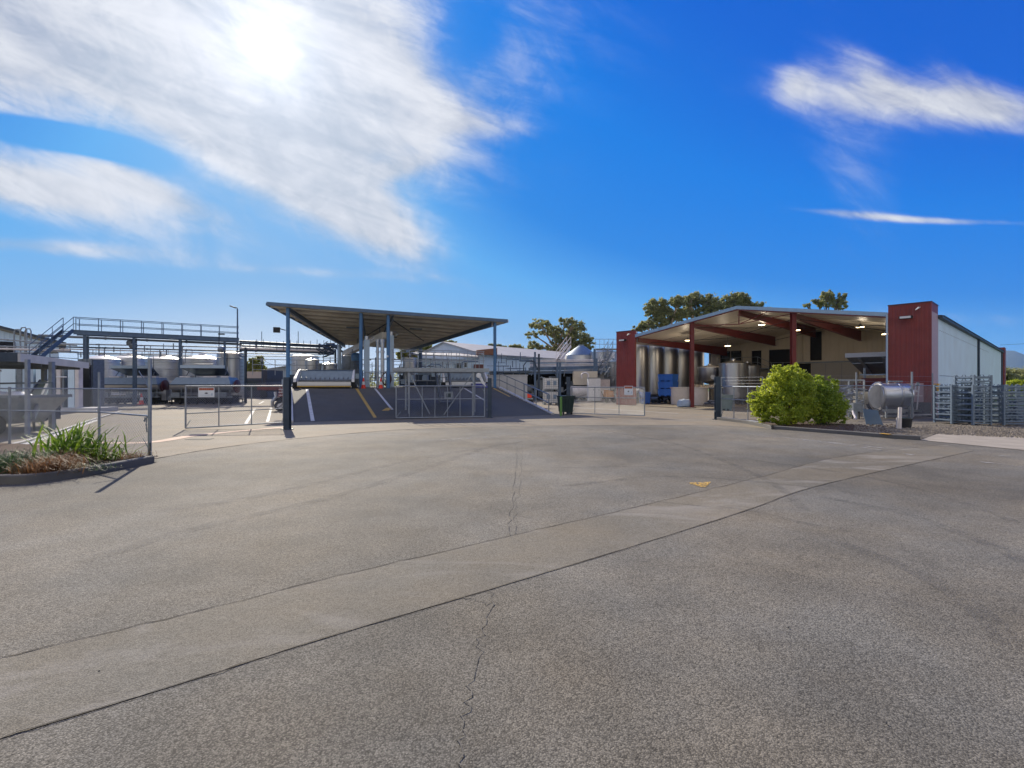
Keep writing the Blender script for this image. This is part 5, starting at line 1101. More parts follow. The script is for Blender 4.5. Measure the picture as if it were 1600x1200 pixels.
b = MB(); b.box(W(0,0,.36),(1.1,.6,.12),.3); b.beam(W(-.5,0,.4),W(-.75,0,1.0),.05); b.build('chassis', M['black'], t)
for x in (-.35,.35):
    b = MB(); b.lathe(W(x,-.32,.2),[(0,-.05),(.2,-.05),(.2,.05),(0,.05)],14,'y',Matrix.Rotation(.3,3,'Z')); b.build('wheel', M['black'], t)
# concrete block wall and trailer of the dock's right side
p = at(800,600,36.5); t = thing('low_white_wall', 'low pale rendered wall beyond the ramp handrail', 'wall', (p.x,p.y,0), .05); b = MB(); b.bb(p.x-3.4,p.x+1.15,p.y,p.y+.25,0,2.32); b.build('wall', M['conclight'], t)
b = MB(); b.bb(p.x-3.45,p.x+1.2,p.y-.05,p.y+.3,2.322,2.4); b.build('coping', M['conclight'], t)
p = gnd(816,634); t = thing('hose_trolley', 'small trolley with red box and white flood lamp by the low wall', 'trolley', (p.x,p.y,0)); b = MB(); b.box((p.x+.35,p.y,.78),(.75,.4,.3)); b.build('red_box', M['orange'], t)
b = MB(); b.box((p.x,p.y,.55),(1.7,.7,.08)); b.beam((p.x-.9,p.y,.6),(p.x-.9,p.y,1.3),.04); b.build('frame', M['galv'], t)
b = MB(); b.path([(p.x-.9,p.y,1.3),(p.x-.5,p.y,1.6),(p.x-.35,p.y,1.9)], .03,6); b.box((p.x-.28,p.y,1.95),(.45,.2,.12)); b.build('lamp_arm', M['whitep'], t)
for s in (-.6,.6): b = MB(); b.lathe((p.x+s,p.y-.35,.26),[(0,-.06),(.26,-.06),(.26,.06),(0,.06)],16,'y'); b.build('wheel', M['black'], t)
# dock corner: small blue buffer
p = A(11.3,RL+.6,HZ); t = thing('blue_crate', 'low blue crate at the top right of the ramp', 'crate', p, RZA); b = MB(); b.box(p+Vector((0,0,.16)),(1.3,.5,.26),RZA); b.build('crate', mat('violet_blue', (.06,.07,.35), .5), t); b = MB(); b.box(p+Vector((0,0,.30)),(1.36,.56,.03),RZA); b.build('rim', mat('violet_blue_rim', (.05,.06,.3), .5), t)
# red forklift-like machine left of the ramp
p = at(452,600,31); t = thing('red_pump_machine', 'red engine machine with pale pump pipes parked beside the ramp wall', 'machine', (p.x,p.y,0), .3); W = Wf((p.x,p.y,0), .3)
b = MB(); b.hexa([W(-.6,-.45,.9),W(.75,-.45,.9),W(.75,.45,.9),W(-.6,.45,.9),W(-.5,-.4,1.5),W(.7,-.4,1.6),W(.7,.4,1.6),W(-.5,.4,1.5)]); b.build('bonnet', mat('tractor_red', (.2,.015,.015), .4), t)
b = MB()
for z in (1.0,1.18,1.36): b.box(W(.05,-.47,z),(1.2,.03,.05),.3)
b.build('grille_bar', M['pipew'], t)
b = MB(); b.box(W(0,0,.75),(1.6,.7,.25),.3); b.build('chassis', M['black'], t)
for x, y, r_ in ((-.45,-.5,.34),(.55,-.5,.4),(.55,.5,.4),(-.45,.5,.34)):
    b = MB(); b.lathe(W(x,y,r_),[(0,-.1),(r_*.6,-.1),(r_,-.08),(r_,.08),(r_*.6,.1),(0,.1)],20,'y',Matrix.Rotation(.3,3,'Z')); w_ = b.build('tyre', M['black'], t)
    b = MB(); b.lathe(W(x,y-.11,r_),[(0,-.01),(r_*.45,-.01),(r_*.45,.02)],14,'y',Matrix.Rotation(.3,3,'Z')); b.build('rim', M['whitep'], w_)
b = MB(); b.path([W(-.9,-.4,.25),W(-.9,-.5,.6),W(-.7,-.5,.9),W(-.75,-.45,1.2)], .1, 9); b.path([W(-.9,-.4,.3),W(-.5,-.6,.3),W(-.3,-.6,.5)], .07, 8); b.build('pump_pipe', M['steelb'], t, smooth=True)
b = MB(); b.box(W(.3,.6,2.0),(.9,.6,.6),.3); b.beam(W(.3,.6,.8),W(.3,.6,1.7),.12); b.build('dark_hood', M['ub'], t)
# ------------------------------------------------------------------ left side: catwalk, pipe bridge, tanks, machines
CL = Vector((-34.0,37.7,0)); CR = Vector((-24.3,43.3,0)); cd = (CR-CL); Lc = cd.length; cd.normalize(); cn = Vector((-cd.y,cd.x,0)); rzc = math.atan2(cd.y, cd.x)
def zc(s): return 5.87-.10*s/Lc
def C_(s, o=0, z=0): return CL+cd*s+cn*o+Vector((0,0,z))
cw = thing('catwalk', 'long blue steel catwalk with handrails above the tanks on the left', 'catwalk', CL, rzc)
b = MB()
for o in (0, 1.0): b.ibeam(C_(0,o,zc(0)-.16), C_(Lc,o,zc(Lc)-.16), .12, .32)
b.hexa([C_(0,.02,zc(0)+.003),C_(Lc,.02,zc(Lc)+.003),C_(Lc,.98,zc(Lc)+.003),C_(0,.98,zc(0)+.003),C_(0,.02,zc(0)+.04),C_(Lc,.02,zc(Lc)+.04),C_(Lc,.98,zc(Lc)+.04),C_(0,.98,zc(0)+.04)]); b.build('deck', M['catblue'], cw)
b = MB()
for o in (0, 1.0):
    for z in (.5, 1.02): b.tube(C_(0,o,zc(0)+z), C_(Lc,o,zc(Lc)+z), .028, 6)
b.build('handrail', M['catblue'], cw)
for k in range(9):
    for o in (0, 1.0): s = .15+(Lc-.3)*k/8; b = MB(); b.tube(C_(s,o,zc(s)), C_(s,o,zc(s)+1.02), .028, 6); b.build('rail_post', M['catblue'], cw)
for x in (132,209,281,351):
    k = (x-800)/F; s = (k*CL.y-CL.x)/(cd.x-k*cd.y)
    for o in (.05,.95): b = MB(); b.ibeam(C_(s,o,0), C_(s,o,zc(s)-.34), .17, .17, .014, up=(cd.x,cd.y,0)); b.build('column', M['catblue'], cw)
# stair down to the lower left
def stair(parent, a, c, w=.8, n=14, mat_='catblue', dark=True):
    a = Vector(a); c = Vector(c); d = (c-a); dh = Vector((d.x,d.y,0)).normalized(); sd2 = Vector((-dh.y,dh.x,0))*w
    for k in (0, 1): b = MB(); b.beam(a+sd2*k, c+sd2*k, .05, .26); b.build('stringer', M[mat_], parent)
    for k in range(n): q = a+d*(k+.5)/n+sd2*.5; b = MB(); b.box(q, (.24, w-.06, .03), math.atan2(dh.y,dh.x)); b.build('tread', M['ub'], parent)
    for k in (0, 1):
        b = MB()
        for z in (.5, 1.0): b.tube(a+sd2*k+Vector((0,0,z)), c+sd2*k+Vector((0,0,z)), .025, 6)
        for j in range(4): q = a+sd2*k+d*j/3; b.tube(q, q+Vector((0,0,1.0)), .022, 6)
        b.build('stair_rail', M[mat_], parent)
e0 = at(62,560,35.5)
stair(cw, (e0.x,e0.y,e0.z), C_(0,0,zc(0)), 1.0)
# pipe bridge: the pipes each run the whole length
pr = thing('pipe_bridge', 'bundle of horizontal pipes running below the catwalk and on to the canopy', 'pipes', CL, rzc)
i = 0
far = at(530,545,45.5)
for x0, y0, x1, y1, r_, m_ in ((60,524,378,538,.10,'galvd'),(40,536,378,543,.05,'galv'),(60,541,378,549,.06,'ub'),(95,545,378,553,.045,'pipew'),(60,549,300,556,.05,'galv'),(120,553,378,560,.03,'galvd'),(0,530,120,540,.05,'galv'),(0,545,110,548,.08,'pipew'),(0,541,80,543,.05,'galv'),(0,552,90,551,.06,'galv')):
    a = at(x0,y0,38.2 if x0 < 100 else 38.6); c = at(x1,y1,43.9) if x1 > 200 else at(x1,y1,38.8); b = MB(); b.tube(a, c, r_, 8)
    n = 5
    for k in range(n): q = a+(c-a)*(k+.5)/n; b.tube(q-(c-a).normalized()*.05, q+(c-a).normalized()*.05, r_*1.35, 8)
    b.build('pipe', M[m_], pr, smooth=True)
for y0, y1, r_, m_ in ((533,541,.09,'ub'),(536,543,.07,'ub'),(540,546,.09,'galvd'),(544,549,.11,'pipew'),(547,552,.09,'ub'),(552,554,.04,'galvd'),(556,558,.03,'ub')):
    b = MB(); b.tube(at(374,y0,43.6), at(522,y1,47), r_, 8)
    for k in range(3): q = at(374,y0,43.6)*(1-(k+.5)/3)+at(522,y1,47)*(k+.5)/3; b.tube(q-Vector((.08,0,0)), q+Vector((.08,.01,0)), r_*1.4, 8)
    b.build('pipe', M[m_], pr, smooth=True)
b = MB(); r = random.Random(2)
for k in range(14):
    x = 380+k*10.5; a = at(x, 532+r.uniform(-2,2), 43.8+k*.2); b.tube(a, a+Vector((0,0,-.85)), .025, 5)
for x in (409,466): a = at(x,518,44.5); b.tube(a, a+Vector((0,0,-1.3)), .03, 5)
b.build('hanger', M['ub'], pr)
for k, x in enumerate((384,524)):
    p = at(x,600,43.7 if k == 0 else 46.5); b = MB(); b.ibeam((p.x,p.y,0),(p.x,p.y,5.0), .15,.15); b.build('column', M['ub'], pr)
b = MB(); r = random.Random(9)
for k in range(22):
    a = at(r.uniform(500,528), r.uniform(536,556), 46+r.uniform(-.6,.6)); d = Vector((r.uniform(-.5,.5), r.uniform(-.3,.3), r.uniform(-.4,.4))); b.tube(a-d, a+d, r.choice((.04,.07,.1)), 7)
b.build('manifold', M['ub'], pr, smooth=True)
b = MB(); r = random.Random(10)
for k in range(26):
    a = at(r.uniform(15,300), r.uniform(534,552), 38.4+r.uniform(0,2)); b = MB(); b.tube(a, a+Vector((0,0,-r.uniform(.3,1.0))), r.choice((.025,.04)), 6); b.build('drop_pipe', M['galvd'], pr)
for x, y in ((208,540),(346,546),(204,536)):
    a = at(x,y,40); b = MB(); b.lathe(a, [(0,-.25),(.22,-.2),(.26,0),(.22,.2),(0,.25)], 10, 'x'); b.build('valve', M['galvd'], pr)
# tanks
g = 'ribbed steel tanks under the catwalk'
for x, rr, ytop, Yd, lab in ((160,1.45,561,47,'ribbed steel tank at the left end behind the catwalk'),(203,1.7,559.5,50,'ribbed tank half hidden behind the left lidded machine'),(257,1.48,561,45.5,'ribbed tank standing free between the two lidded machines'),(316,1.9,561,47,'wide tank behind the right lidded machine')):
    p = at(x,600,Yd); tank('ribbed_tank', lab, (p.x,p.y), rr, .35, 1.7+(600-ytop)/F*Yd-.05, .45, g, 32, 4, bands=6, topm='steelw', bodym='steelb')
p = at(361,600,45); tank('ribbed_tank', 'plain taller steel tank at the right end of the tank group', (p.x,p.y), 1.15, .35, 4.5, .2, None, 32, 4, topm='steelw')
p = at(475,600,56); tank('ribbed_tank', 'tall pale steel tank behind the ramp hopper railing', (p.x,p.y), 1.6, 1.0, 4.9, .2, None, 32, 4)
# two receival machines
p = gnd(199,631.5); receival('lidded_machine', 'long steel machine with maroon ends and open flat lid, behind the orange cone', (p.x,p.y+.9,0), math.radians(6), 5.0, group='long lidded machines on the yard')
p = gnd(312,632); receival('lidded_machine', 'long steel machine with open flat lid behind the left gate sign', (p.x,p.y+.9,0), math.radians(4), 5.3, group='long lidded machines on the yard')
p = gnd(240,631); t = thing('steel_box_unit', 'low steel box unit between the two lidded machines', 'unit', (p.x,p.y+.5,0)); b = MB(); b.box((p.x+.4,p.y+.5,.75),(1.1,.7,.9)); b.build('box', M['steelb'], t); b = MB(); b.box((p.x-.9,p.y+.5,.45),(.9,.6,.55)); b.tube((p.x-.5,p.y+.4,.9),(p.x+.2,p.y+.4,1.0),.12,10); b.build('pump', M['galvd'], t)
b = MB(); [b.beam((p.x+.4+sx*.45,p.y+.5+sy*.28,0),(p.x+.4+sx*.45,p.y+.5+sy*.28,.3),.05) for sx in (-1,1) for sy in (-1,1)]; b.build('feet', M['black'], t)
p = gnd(285,630); t = thing('grey_cabinet', 'tall grey cabinet on the left end of the right lidded machine', 'cabinet', (p.x,p.y,0)); b = MB(); b.box((p.x+.1,p.y-.6,1.35),(.75,.4,1.5)); b.build('housing', M['galv'], t); b = MB(); [b.beam((p.x+.1+s*.3,p.y-.6,0),(p.x+.1+s*.3,p.y-.6,.6),.07) for s in (-1,1)]; b.build('stand', M['galvd'], t)
# ---- left shed, slab awning, cladding bays
LS = Vector((-16.45,16.2,0)); AW = Wf(LS, math.radians(28.5))
aw = thing('slab_awning', 'flat thick-edged awning on steel posts at the left edge', 'awning', LS, math.radians(28.5))
def awb(b, x0,x1,y0,y1,z0,z1): b.hexa([AW(x0,y0,z0),AW(x1,y0,z0),AW(x1,y1,z0),AW(x0,y1,z0),AW(x0,y0,z1),AW(x1,y0,z1),AW(x1,y1,z1),AW(x0,y1,z1)])
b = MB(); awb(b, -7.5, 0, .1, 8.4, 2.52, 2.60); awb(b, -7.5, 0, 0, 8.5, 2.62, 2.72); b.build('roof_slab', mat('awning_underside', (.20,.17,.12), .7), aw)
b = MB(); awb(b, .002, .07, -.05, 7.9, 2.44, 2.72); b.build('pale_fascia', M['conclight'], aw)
b = MB(); awb(b, -7.5, .0, -.06, -.003, 2.44, 2.74); b.build('dark_fascia', M['ub'], aw)
for x, y, w in ((43,680.5,.10),(81,673,.13)):
    p = gnd(x,y); b = MB(); b.beam((p.x,p.y,0),(p.x,p.y,2.51), w, w); b.build('post', M['galv'], aw)
for x_, y_ in ((-1.5,7.8),(-4,7.8)):
    q = AW(x_,y_); b = MB(); b.beam((q.x,q.y,0),(q.x,q.y,2.51), .15, .15); b.build('post', M['galvd'], aw)
b = MB()
for k in range(5): awb(b, -7.4, -.1, .8+1.6*k, .88+1.6*k, 2.36, 2.517)
b.build('joist', M['galvd'], aw)
b = MB(); q = AW(-2.2,3.0,2.2); b.box(q, (1.6,.2,.08), .5); b.build('strip_light', M['whitep'], aw)
# tilted pale green tray
a = gnd(40,668); t = thing('tipping_tray', 'pale green tray tilted up on a strut behind the left fence', 'tray', (a.x,a.y,0))
c0 = at(22,651,16.8); c1 = at(52,651,16.3); c2 = at(78,595,18.8); c3 = at(63,595,19.2); nrm = (c1-c0).cross(c3-c0).normalized()*-.09
b = MB(); b.hexa([c0+nrm,c1+nrm,c2+nrm,c3+nrm,c0,c1,c2,c3]); b.build('tray', M['chute'], t)
b = MB(); b.beam(c1, c2, .07, .26); b.beam(c0, c3, .05, .12); b.build('side', M['galv'], t)
st = at(50,638,17.0); b = MB(); b.beam(st, gnd(54,672), .07); b.build('strut', M['galvd'], t); b = MB(); b.beam(c2-Vector((0,0,.05)), Vector((c2.x+.1,c2.y+.1,0)), .08); b.beam(c3-Vector((0,0,.05)), Vector((c3.x,c3.y+.1,0)), .08); b.build('leg', M['galvd'], t)
b = MB(); q = at(64,625,19.2); b.box((q.x,q.y,.75),(1.0,.6,.9)); b.build('dark_bin', M['ub'], t)
# grey trailer hopper at the left edge
q = gnd(5,680); t = thing('grey_hopper_trailer', 'grey steel hopper trailer with pale sacks in it at the left edge', 'trailer', (q.x,q.y,0)); x, y = q.x-.9, q.y+.8
b = MB(); b.hexa([(x-1.2,y-.5,.35),(x+.9,y-.5,.35),(x+.9,y+.6,.35),(x-1.2,y+.6,.35),(x-1.9,y-.9,1.25),(x+1.55,y-.9,1.25),(x+1.55,y+.9,1.25),(x-1.9,y+.9,1.25)]); b.build('hopper', M['galv'], t)
b = MB(); b.beam((x-1.95,y-.93,1.28),(x+1.6,y-.93,1.28),.07,.1); b.beam((x+1.6,y-.93,1.28),(x+1.6,y+.93,1.28),.07,.1); b.beam((x-1.9,y+.6,1.7),(x+1.2,y+.6,1.75),.06,.06); b.beam((x+1.2,y+.6,1.3),(x+1.2,y+.6,1.75),.05); b.build('rim', M['galvd'], t)
b = MB(); r = random.Random(3)
for k in range(6): b.lathe((x-1.4+k*.5,y-.2+r.uniform(-.3,.3),1.28), [(0,-.1),(.3,-.05),(.34,.03),(.2,.14),(0,.17)], 10)
b.build('sacks', M['whitep'], t, smooth=True)
for sx in (-.8,.5): b = MB(); b.lathe((x+sx,y-.7,.33),[(0,-.1),(.22,-.1),(.33,-.07),(.33,.07),(.22,.1),(0,.1)],18,'y'); b.build('wheel', M['black'], t)
# white cladding building at the left, gabled
ls = thing('white_shed', 'white clad shed with a dark sloping roof edge at the far left', 'shed', (-46,44,0))
a = at(-60,600,40); c = at(92,600,44); d2 = (c-a); d2.z = 0; dl = d2.length; d2.normalize(); dn = Vector((-d2.y,d2.x,0))
za = 1.7+(600-494)/F*40; zcq = 1.7+(600-534)/F*44
b = MB(); ribs(b, (a.x,a.y), (c.x,c.y), 0, 0, .3, .025, lambda t: za-.35+(zcq-za)*t); b.build('wall', M['whitewall'], ls)
b = MB(); A0 = Vector((a.x,a.y,0)); C0 = Vector((c.x,c.y,0))
b.hexa([A0-dn*.6+Vector((0,0,za-.2)),C0+d2*.5-dn*.6+Vector((0,0,zcq-.3)),C0+d2*.5+dn*14+Vector((0,0,zcq-.3)),A0+dn*14+Vector((0,0,za-.2)),A0-dn*.6+Vector((0,0,za)),C0+d2*.5-dn*.6+Vector((0,0,zcq-.08)),C0+d2*.5+dn*14+Vector((0,0,zcq-.08)),A0+dn*14+Vector((0,0,za))]); b.build('roof', M['darkgut'], ls)
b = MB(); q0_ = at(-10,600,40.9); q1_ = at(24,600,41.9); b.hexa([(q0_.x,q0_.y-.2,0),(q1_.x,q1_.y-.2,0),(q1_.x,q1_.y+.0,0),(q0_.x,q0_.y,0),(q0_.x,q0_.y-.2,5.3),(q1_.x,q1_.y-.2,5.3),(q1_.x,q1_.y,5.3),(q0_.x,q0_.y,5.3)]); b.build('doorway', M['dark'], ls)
b = MB()
for x_, y_ in ((22,515),(32,512),(39,514)):
    q = at(x_,y_,40); b.path([q+Vector((0,0,-2.4)), q+Vector((0,0,-.2)), q+Vector((.1,0,0)), q+Vector((.4,0,.02)), q+Vector((.5,0,-.2)), q+Vector((.5,0,-1.2))], .05, 6)
b.build('vent_pipe', M['galv'], ls, smooth=True)
# white bays (upright panels) under and behind the awning
bays = thing('panel_bays', 'row of tall pale upright panels with dark gaps left of the tanks', 'panels', (-30,30,0))
for x0, x1, y0_, mm in ((0,24,572,'whitewall'),(26,34,572,'galvd'),(35,52,572,'duct'),(56,66,572,'whitewall'),(68,76,572,'duct'),(78,85,566,'galv'),(88,94,570,'pipew'),(97,100,570,'galvd'),(106,116,570,'whitewall'),(117,123,570,'pipew')):
    pa, pb = at(x0,600,30), at(x1,600,30+.0); b = MB(); b.bb(pa.x, pb.x, 30, 30.3, .25, 1.7+(600-y0_)/F*30+.1); b.build('panel', M[mm], bays)
b = MB(); pa, pb = at(-20,600,31), at(140,600,31); b.bb(pa.x, pb.x, 31, 31.15, 0, 2.9); b.build('back_board', M['dark'], bays)
b = MB(); pa, pb = at(78,600,29.5), at(140,600,29.5); b.bb(pa.x, pb.x+.5, 29.3, 31, 0, .25); b.bb(pa.x-.3, pb.x+.9, 28.9, 29.29, 0, .12); b.build('plinth', M['conclight'], bays)
b = MB(); b.tube(at(88,589,29.8), at(104,589,29.8), .04, 6); b.build('bar', M['whitep'], bays)
p0_, p1_ = at(122,600,33), at(144,600,33); t = thing('dark_column_stack', 'dark corrugated bay between the pale panels and the first tank', 'bay', (p0_.x,33,0)); b = MB(); ribs(b, (p0_.x,33), (p1_.x,33), 0, 3.4, .25, .05); b.bb(p0_.x,p1_.x,33.06,34,0,3.38); b.build('cladding', M['galvd'], t)
# extra rails on the awning top
railing('rooftop_railing', 'thin handrail on the roof behind the slab awning', [at(78,569,33),at(122,571,34)], .95, 2, 'catblue')
railing('tank_top_railing', 'thin handrail across the tank tops under the catwalk', [at(150,560,49),at(300,561,50)], 1.0, 2, 'galvd', .02, 2.2)
b = MB()
# ---- lamp pole, booth, tree, grey warehouse
p = at(371,600,45); t = thing('light_pole', 'tall blue grey pole lamp with a single head left of the canopy', 'lamp', (p.x,p.y,0)); zt = 1.7+120/F*45; b = MB(); b.tube((p.x,p.y,0),(p.x,p.y,zt-.15),.10,10,.06); b.build('pole', M['catblue'], t, smooth=True)
b = MB(); b.path([(p.x,p.y,zt-.2),(p.x-.05,p.y,zt-.05),(p.x-.3,p.y-.1,zt)], .04, 6); b.hexa([(p.x-.62,p.y-.2,zt+.05),(p.x-.15,p.y-.2,zt-.12),(p.x-.15,p.y+.05,zt-.12),(p.x-.62,p.y+.05,zt+.05),(p.x-.6,p.y-.2,zt+.15),(p.x-.13,p.y-.2,zt-.03),(p.x-.13,p.y+.05,zt-.03),(p.x-.6,p.y+.05,zt+.15)]); b.build('lamp_head', M['black'], t)
p = at(346,522,40.5); t = thing('yard_lamp', 'short dark lamp on the catwalk frame', 'lamp', p); b = MB(); b.tube(p+Vector((-.2,0,-1.4)), p+Vector((-.2,0,0)), .03, 6); b.box(p, (.45,.2,.1), .3); b.build('head', M['black'], t)
Yb = 60; pa, pb = at(380,600,Yb), at(416,600,Yb); zb_ = 1.7+9/F*Yb
t = thing('dark_booth', 'small navy clad booth with pinkish parapet below the young tree', 'booth', ((pa.x+pb.x)/2,Yb,0)); b = MB(); b.bb(pa.x,pb.x,Yb,Yb+4,0,zb_); b.build('wall', M['navy'], t)
b = MB(); b.bb(pa.x-.1,pb.x-.55,Yb-.06,Yb+4,zb_+.003,1.7+19.5/F*Yb); b.build('parapet', M['pinkroof'], t); b = MB(); b.bb(pb.x-.5,pb.x+.15,Yb-.1,Yb+4.05,zb_-.1,1.7+22/F*Yb); b.build('corner_pier', M['navy'], t)
b = MB(); b.bb(pa.x+.3,pa.x+1.9,Yb-.03,Yb-.002,.9,2.0); b.build('window', M['glass'], t); b = MB(); b.bb(pa.x+1.2,pb.x-.2,Yb-.04,Yb-.002,0,2.0) if False else b.bb(pa.x+.0,pb.x-.45,Yb-.09,Yb-.062,zb_-.2,zb_-.03); b.build('fascia', M['ub'], t)
for x, y0_, Yd in ((384.5,548,52),(409.5,559,58)):
    p = at(x,600,Yd); t = thing('utility_pole', 'thin dark pole %s the navy booth' % ('left of' if x < 400 else 'behind'), 'pole', (p.x,p.y,0)); b = MB(); b.tube((p.x,p.y,0),(p.x,p.y,1.7+(600-y0_)/F*Yd), .07, 8); b.build('shaft', M['ub'], t); b = MB(); b.box((p.x,p.y-.1,1.7+(600-y0_)/F*Yd-.25),(.25,.15,.4)); b.build('box', M['galvd'], t)
t = thing('power_cable', 'sagging black cable from the booth pole to the canopy', 'cable', at(410,562,58)); a, c = at(410,562,58), at(462,567,50); b = MB(); b.path([a+(c-a)*k/10+Vector((0,0,-.5*math.sin(PI*k/10))) for k in range(11)], .02, 4); b.build('wire', M['black'], t)
Yw = 85; w0, w1, w2 = at(414,577,Yw), at(478,567.5,Yw*1.02), at(560,568,Yw*1.1)
t = thing('grey_warehouse', 'long pale blue grey warehouse wall far behind the ramp', 'warehouse', (w0.x,Yw,0)); b = MB(); ribs(b, (w0.x,w0.y), (w2.x,w2.y), 0, 0, .6, .05, lambda t_: w0.z+(w1.z-w0.z)*min(1,t_*2.2)); b.build('wall', mat('warehouse_cladding', (.36,.43,.50), .6, var=.05), t)
b = MB(); b.add([tuple(w0+Vector((-.3,-.3,0))),tuple(w1+Vector((0,-.3,0))),tuple(w2+Vector((0,-.3,0))),tuple(w2+Vector((0,14,.3))),tuple(w1+Vector((0,14,.3))),tuple(w0+Vector((-.3,14,.3)))], [(0,1,4,5),(1,2,3,4)]); b.build('roof', M['roofg'], t)
for xx, lab in ((424,'long red trailer body in front of the grey warehouse'),):
    p = gnd(xx+2, 623); t = thing('red_trailer', lab, 'trailer', (p.x,p.y,0)); b = MB(); b.box((p.x,p.y+.8,1.3),(3.6,1.6,.6)); b.build('body', M['redsteel'], t); b = MB()
    for k in range(4): b.box((p.x-1.4+k*.93,p.y-.02,1.3),(.06,.05,.6))
    b.build('ribs', M['maroon'], t)
    for s in (-1.1,1.1): b = MB(); b.lathe((p.x+s,p.y+.1,.45),[(0,-.12),(.45,-.12),(.45,.12),(0,.12)],16,'y'); b.build('wheel', M['black'], t)
    b = MB(); b.box((p.x,p.y+.8,.95),(3.4,.9,.16)); b.build('chassis', M['black'], t)
# ------------------------------------------------------------------ dock equipment under the canopy
def vtank(label, x, Yd, r, z0, z1, m='steel', group=None): p = at(x,600,Yd); return tank('process_tank', label, (p.x,p.y), r, z0, z1, .2, group, 24, 3, bodym=m, extras=False)
vtank('small steel tank behind the ramp hopper, left one', 488, 41, .55, HZ+.3, 3.7, group='small tanks on the dock')
vtank('small steel tank behind the ramp hopper, right one', 515, 42, .6, HZ+.3, 3.4, group='small tanks on the dock')
vtank('dark steel tank between the first two blue posts', 548, 44, .8, HZ+.3, 4.2, 'galvd')
vtank('narrow steel tank under the middle of the canopy', 640, 43, .6, HZ+.3, 4.0, 'steelb')
t = thing('canopy_conveyor', 'long sloping conveyor duct under the canopy roof', 'conveyor', at(540,551,47)); b = MB(); b.beam(at(538,553,47), at(602,524,33.6), .5, .45); b.build('casing', M['canopy'], t)
b = MB(); [b.tube(at(538,553,47)*(1-k)+at(602,524,33.6)*k, (at(538,553,47)*(1-k)+at(602,524,33.6)*k)+Vector((0,0,.8)), .03, 5) for k in (.15,.4,.65,.9)]; b.build('hanger', M['galvd'], t)
t = thing('dock_pipework', 'dense upright pipes and valves at the back of the dock', 'pipes', at(600,600,45)); b = MB(); r = random.Random(21)
for k in range(60):
    x = r.uniform(500,700); a = at(x,600,r.uniform(41,47)); z0 = r.uniform(HZ,2.2); z1 = z0+r.uniform(.5,2.4); b = MB(); b.tube((a.x,a.y,z0),(a.x,a.y,z1), r.choice((.02,.03,.05)), 6); b.build('riser', M['galvd'], t)
b = MB()
for k in range(26):
    x = r.uniform(500,690); a = at(x,600,r.uniform(41,46)); z0 = r.uniform(HZ+.3,4.2); b = MB(); b.tube((a.x,a.y,z0),(a.x+r.uniform(.8,3.2),a.y+r.uniform(-.3,.8),z0), r.choice((.03,.045)), 6); b.build('header_pipe', M['galv'], t)
b = MB()
for k in range(14):
    x = r.uniform(500,700); a = at(x,600,r.uniform(40.5,44)); s_ = r.uniform(.25,.6); b = MB(); b.box((a.x,a.y,HZ+r.uniform(.3,1.6)),(s_,.3,s_*1.3)); b.build('valve_box', M['duct'], t)
t = thing('blue_hood', 'blue hooded fan box on a post at the back of the dock', 'fan', at(558,556,40)); q = at(556,557,40); b = MB(); b.lathe(q, [(.35,-.35),(.38,.1),(.2,.3),(0,.32)], 16); b.build('hood', M['blue'], t, smooth=True); b = MB(); b.tube(q+Vector((-.3,0,.6)), Vector((q.x-.3,q.y,HZ)), .04, 6); b.build('stand', M['galvd'], t)
t = thing('dock_machine', 'dark crusher machine at the back of the dock', 'machine', at(655,600,44)); q = at(655,600,44); b = MB(); b.box((q.x,q.y,2.0),(3.5,1.6,1.0),.3); b.build('housing', M['ub'], t); b = MB(); b.box((q.x,q.y-.2,2.62),(2.6,1.2,.2),.3); b.build('cover', M['lid'], t)
b = MB(); [b.beam((q.x+sx,q.y+sy,HZ),(q.x+sx,q.y+sy,1.6),.1) for sx in (-1.3,1.3) for sy in (-.4,.4)]; b.build('legs', M['galvd'], t)
# ------------------------------------------------------------------ white hall behind, ridge running right
Hf = thing('white_hall', 'long white hall with a pale grey gabled roof behind the gantry', 'hall', at(700,600,58)); 
gA, gP, gB = at(660,552,60), at(692,534.8,58), at(748,552,53); E1 = at(945,560,80)
rdir = (Vector((at(930,553.5,84).x, 84, 0))-Vector((gP.x,gP.y,0))); zr0 = gP.z; zr1 = at(930,551.5,84).z
gd = (Vector((gB.x,gB.y,0))-Vector((gA.x,gA.y,0))).normalized()
b = MB(); b.add([(gA.x,gA.y,0),(gB.x,gB.y,0),(gB.x,gB.y,gB.z),(gP.x,gP.y,gP.z),(gA.x,gA.y,gA.z)], [(0,1,2,3,4)]); b.build('gable_wall', mat('hall_gable', (.50,.56,.64), .6, var=.05), Hf)
b = MB(); ribs(b, (gB.x,gB.y), (gB.x+rdir.x,gB.y+rdir.y), 0, gB.z-.05, .5, .03, lambda t_: gB.z-.05); b.build('side_wall', M['whitewall'], Hf)
ov = -gd*0; off = Vector((rdir.x,rdir.y,0)); g3 = gd*.5
b = MB(); pP = gP+Vector((0,-.3,.06)); pB = gB+g3+Vector((0,-.3,-.05)); pA = gA-g3+Vector((0,-.3,-.05))
b.add([pP, pB, pB+off, pP+off, pA, pA+off, pP-Vector((0,0,.14)), pB-Vector((0,0,.14)), pA-Vector((0,0,.14)), pB+off-Vector((0,0,.14))], [(0,1,2,3),(4,0,3,5),(0,6,7,1),(4,8,6,0),(1,7,9,2)]); b.build('roof', M['roofg'], Hf)
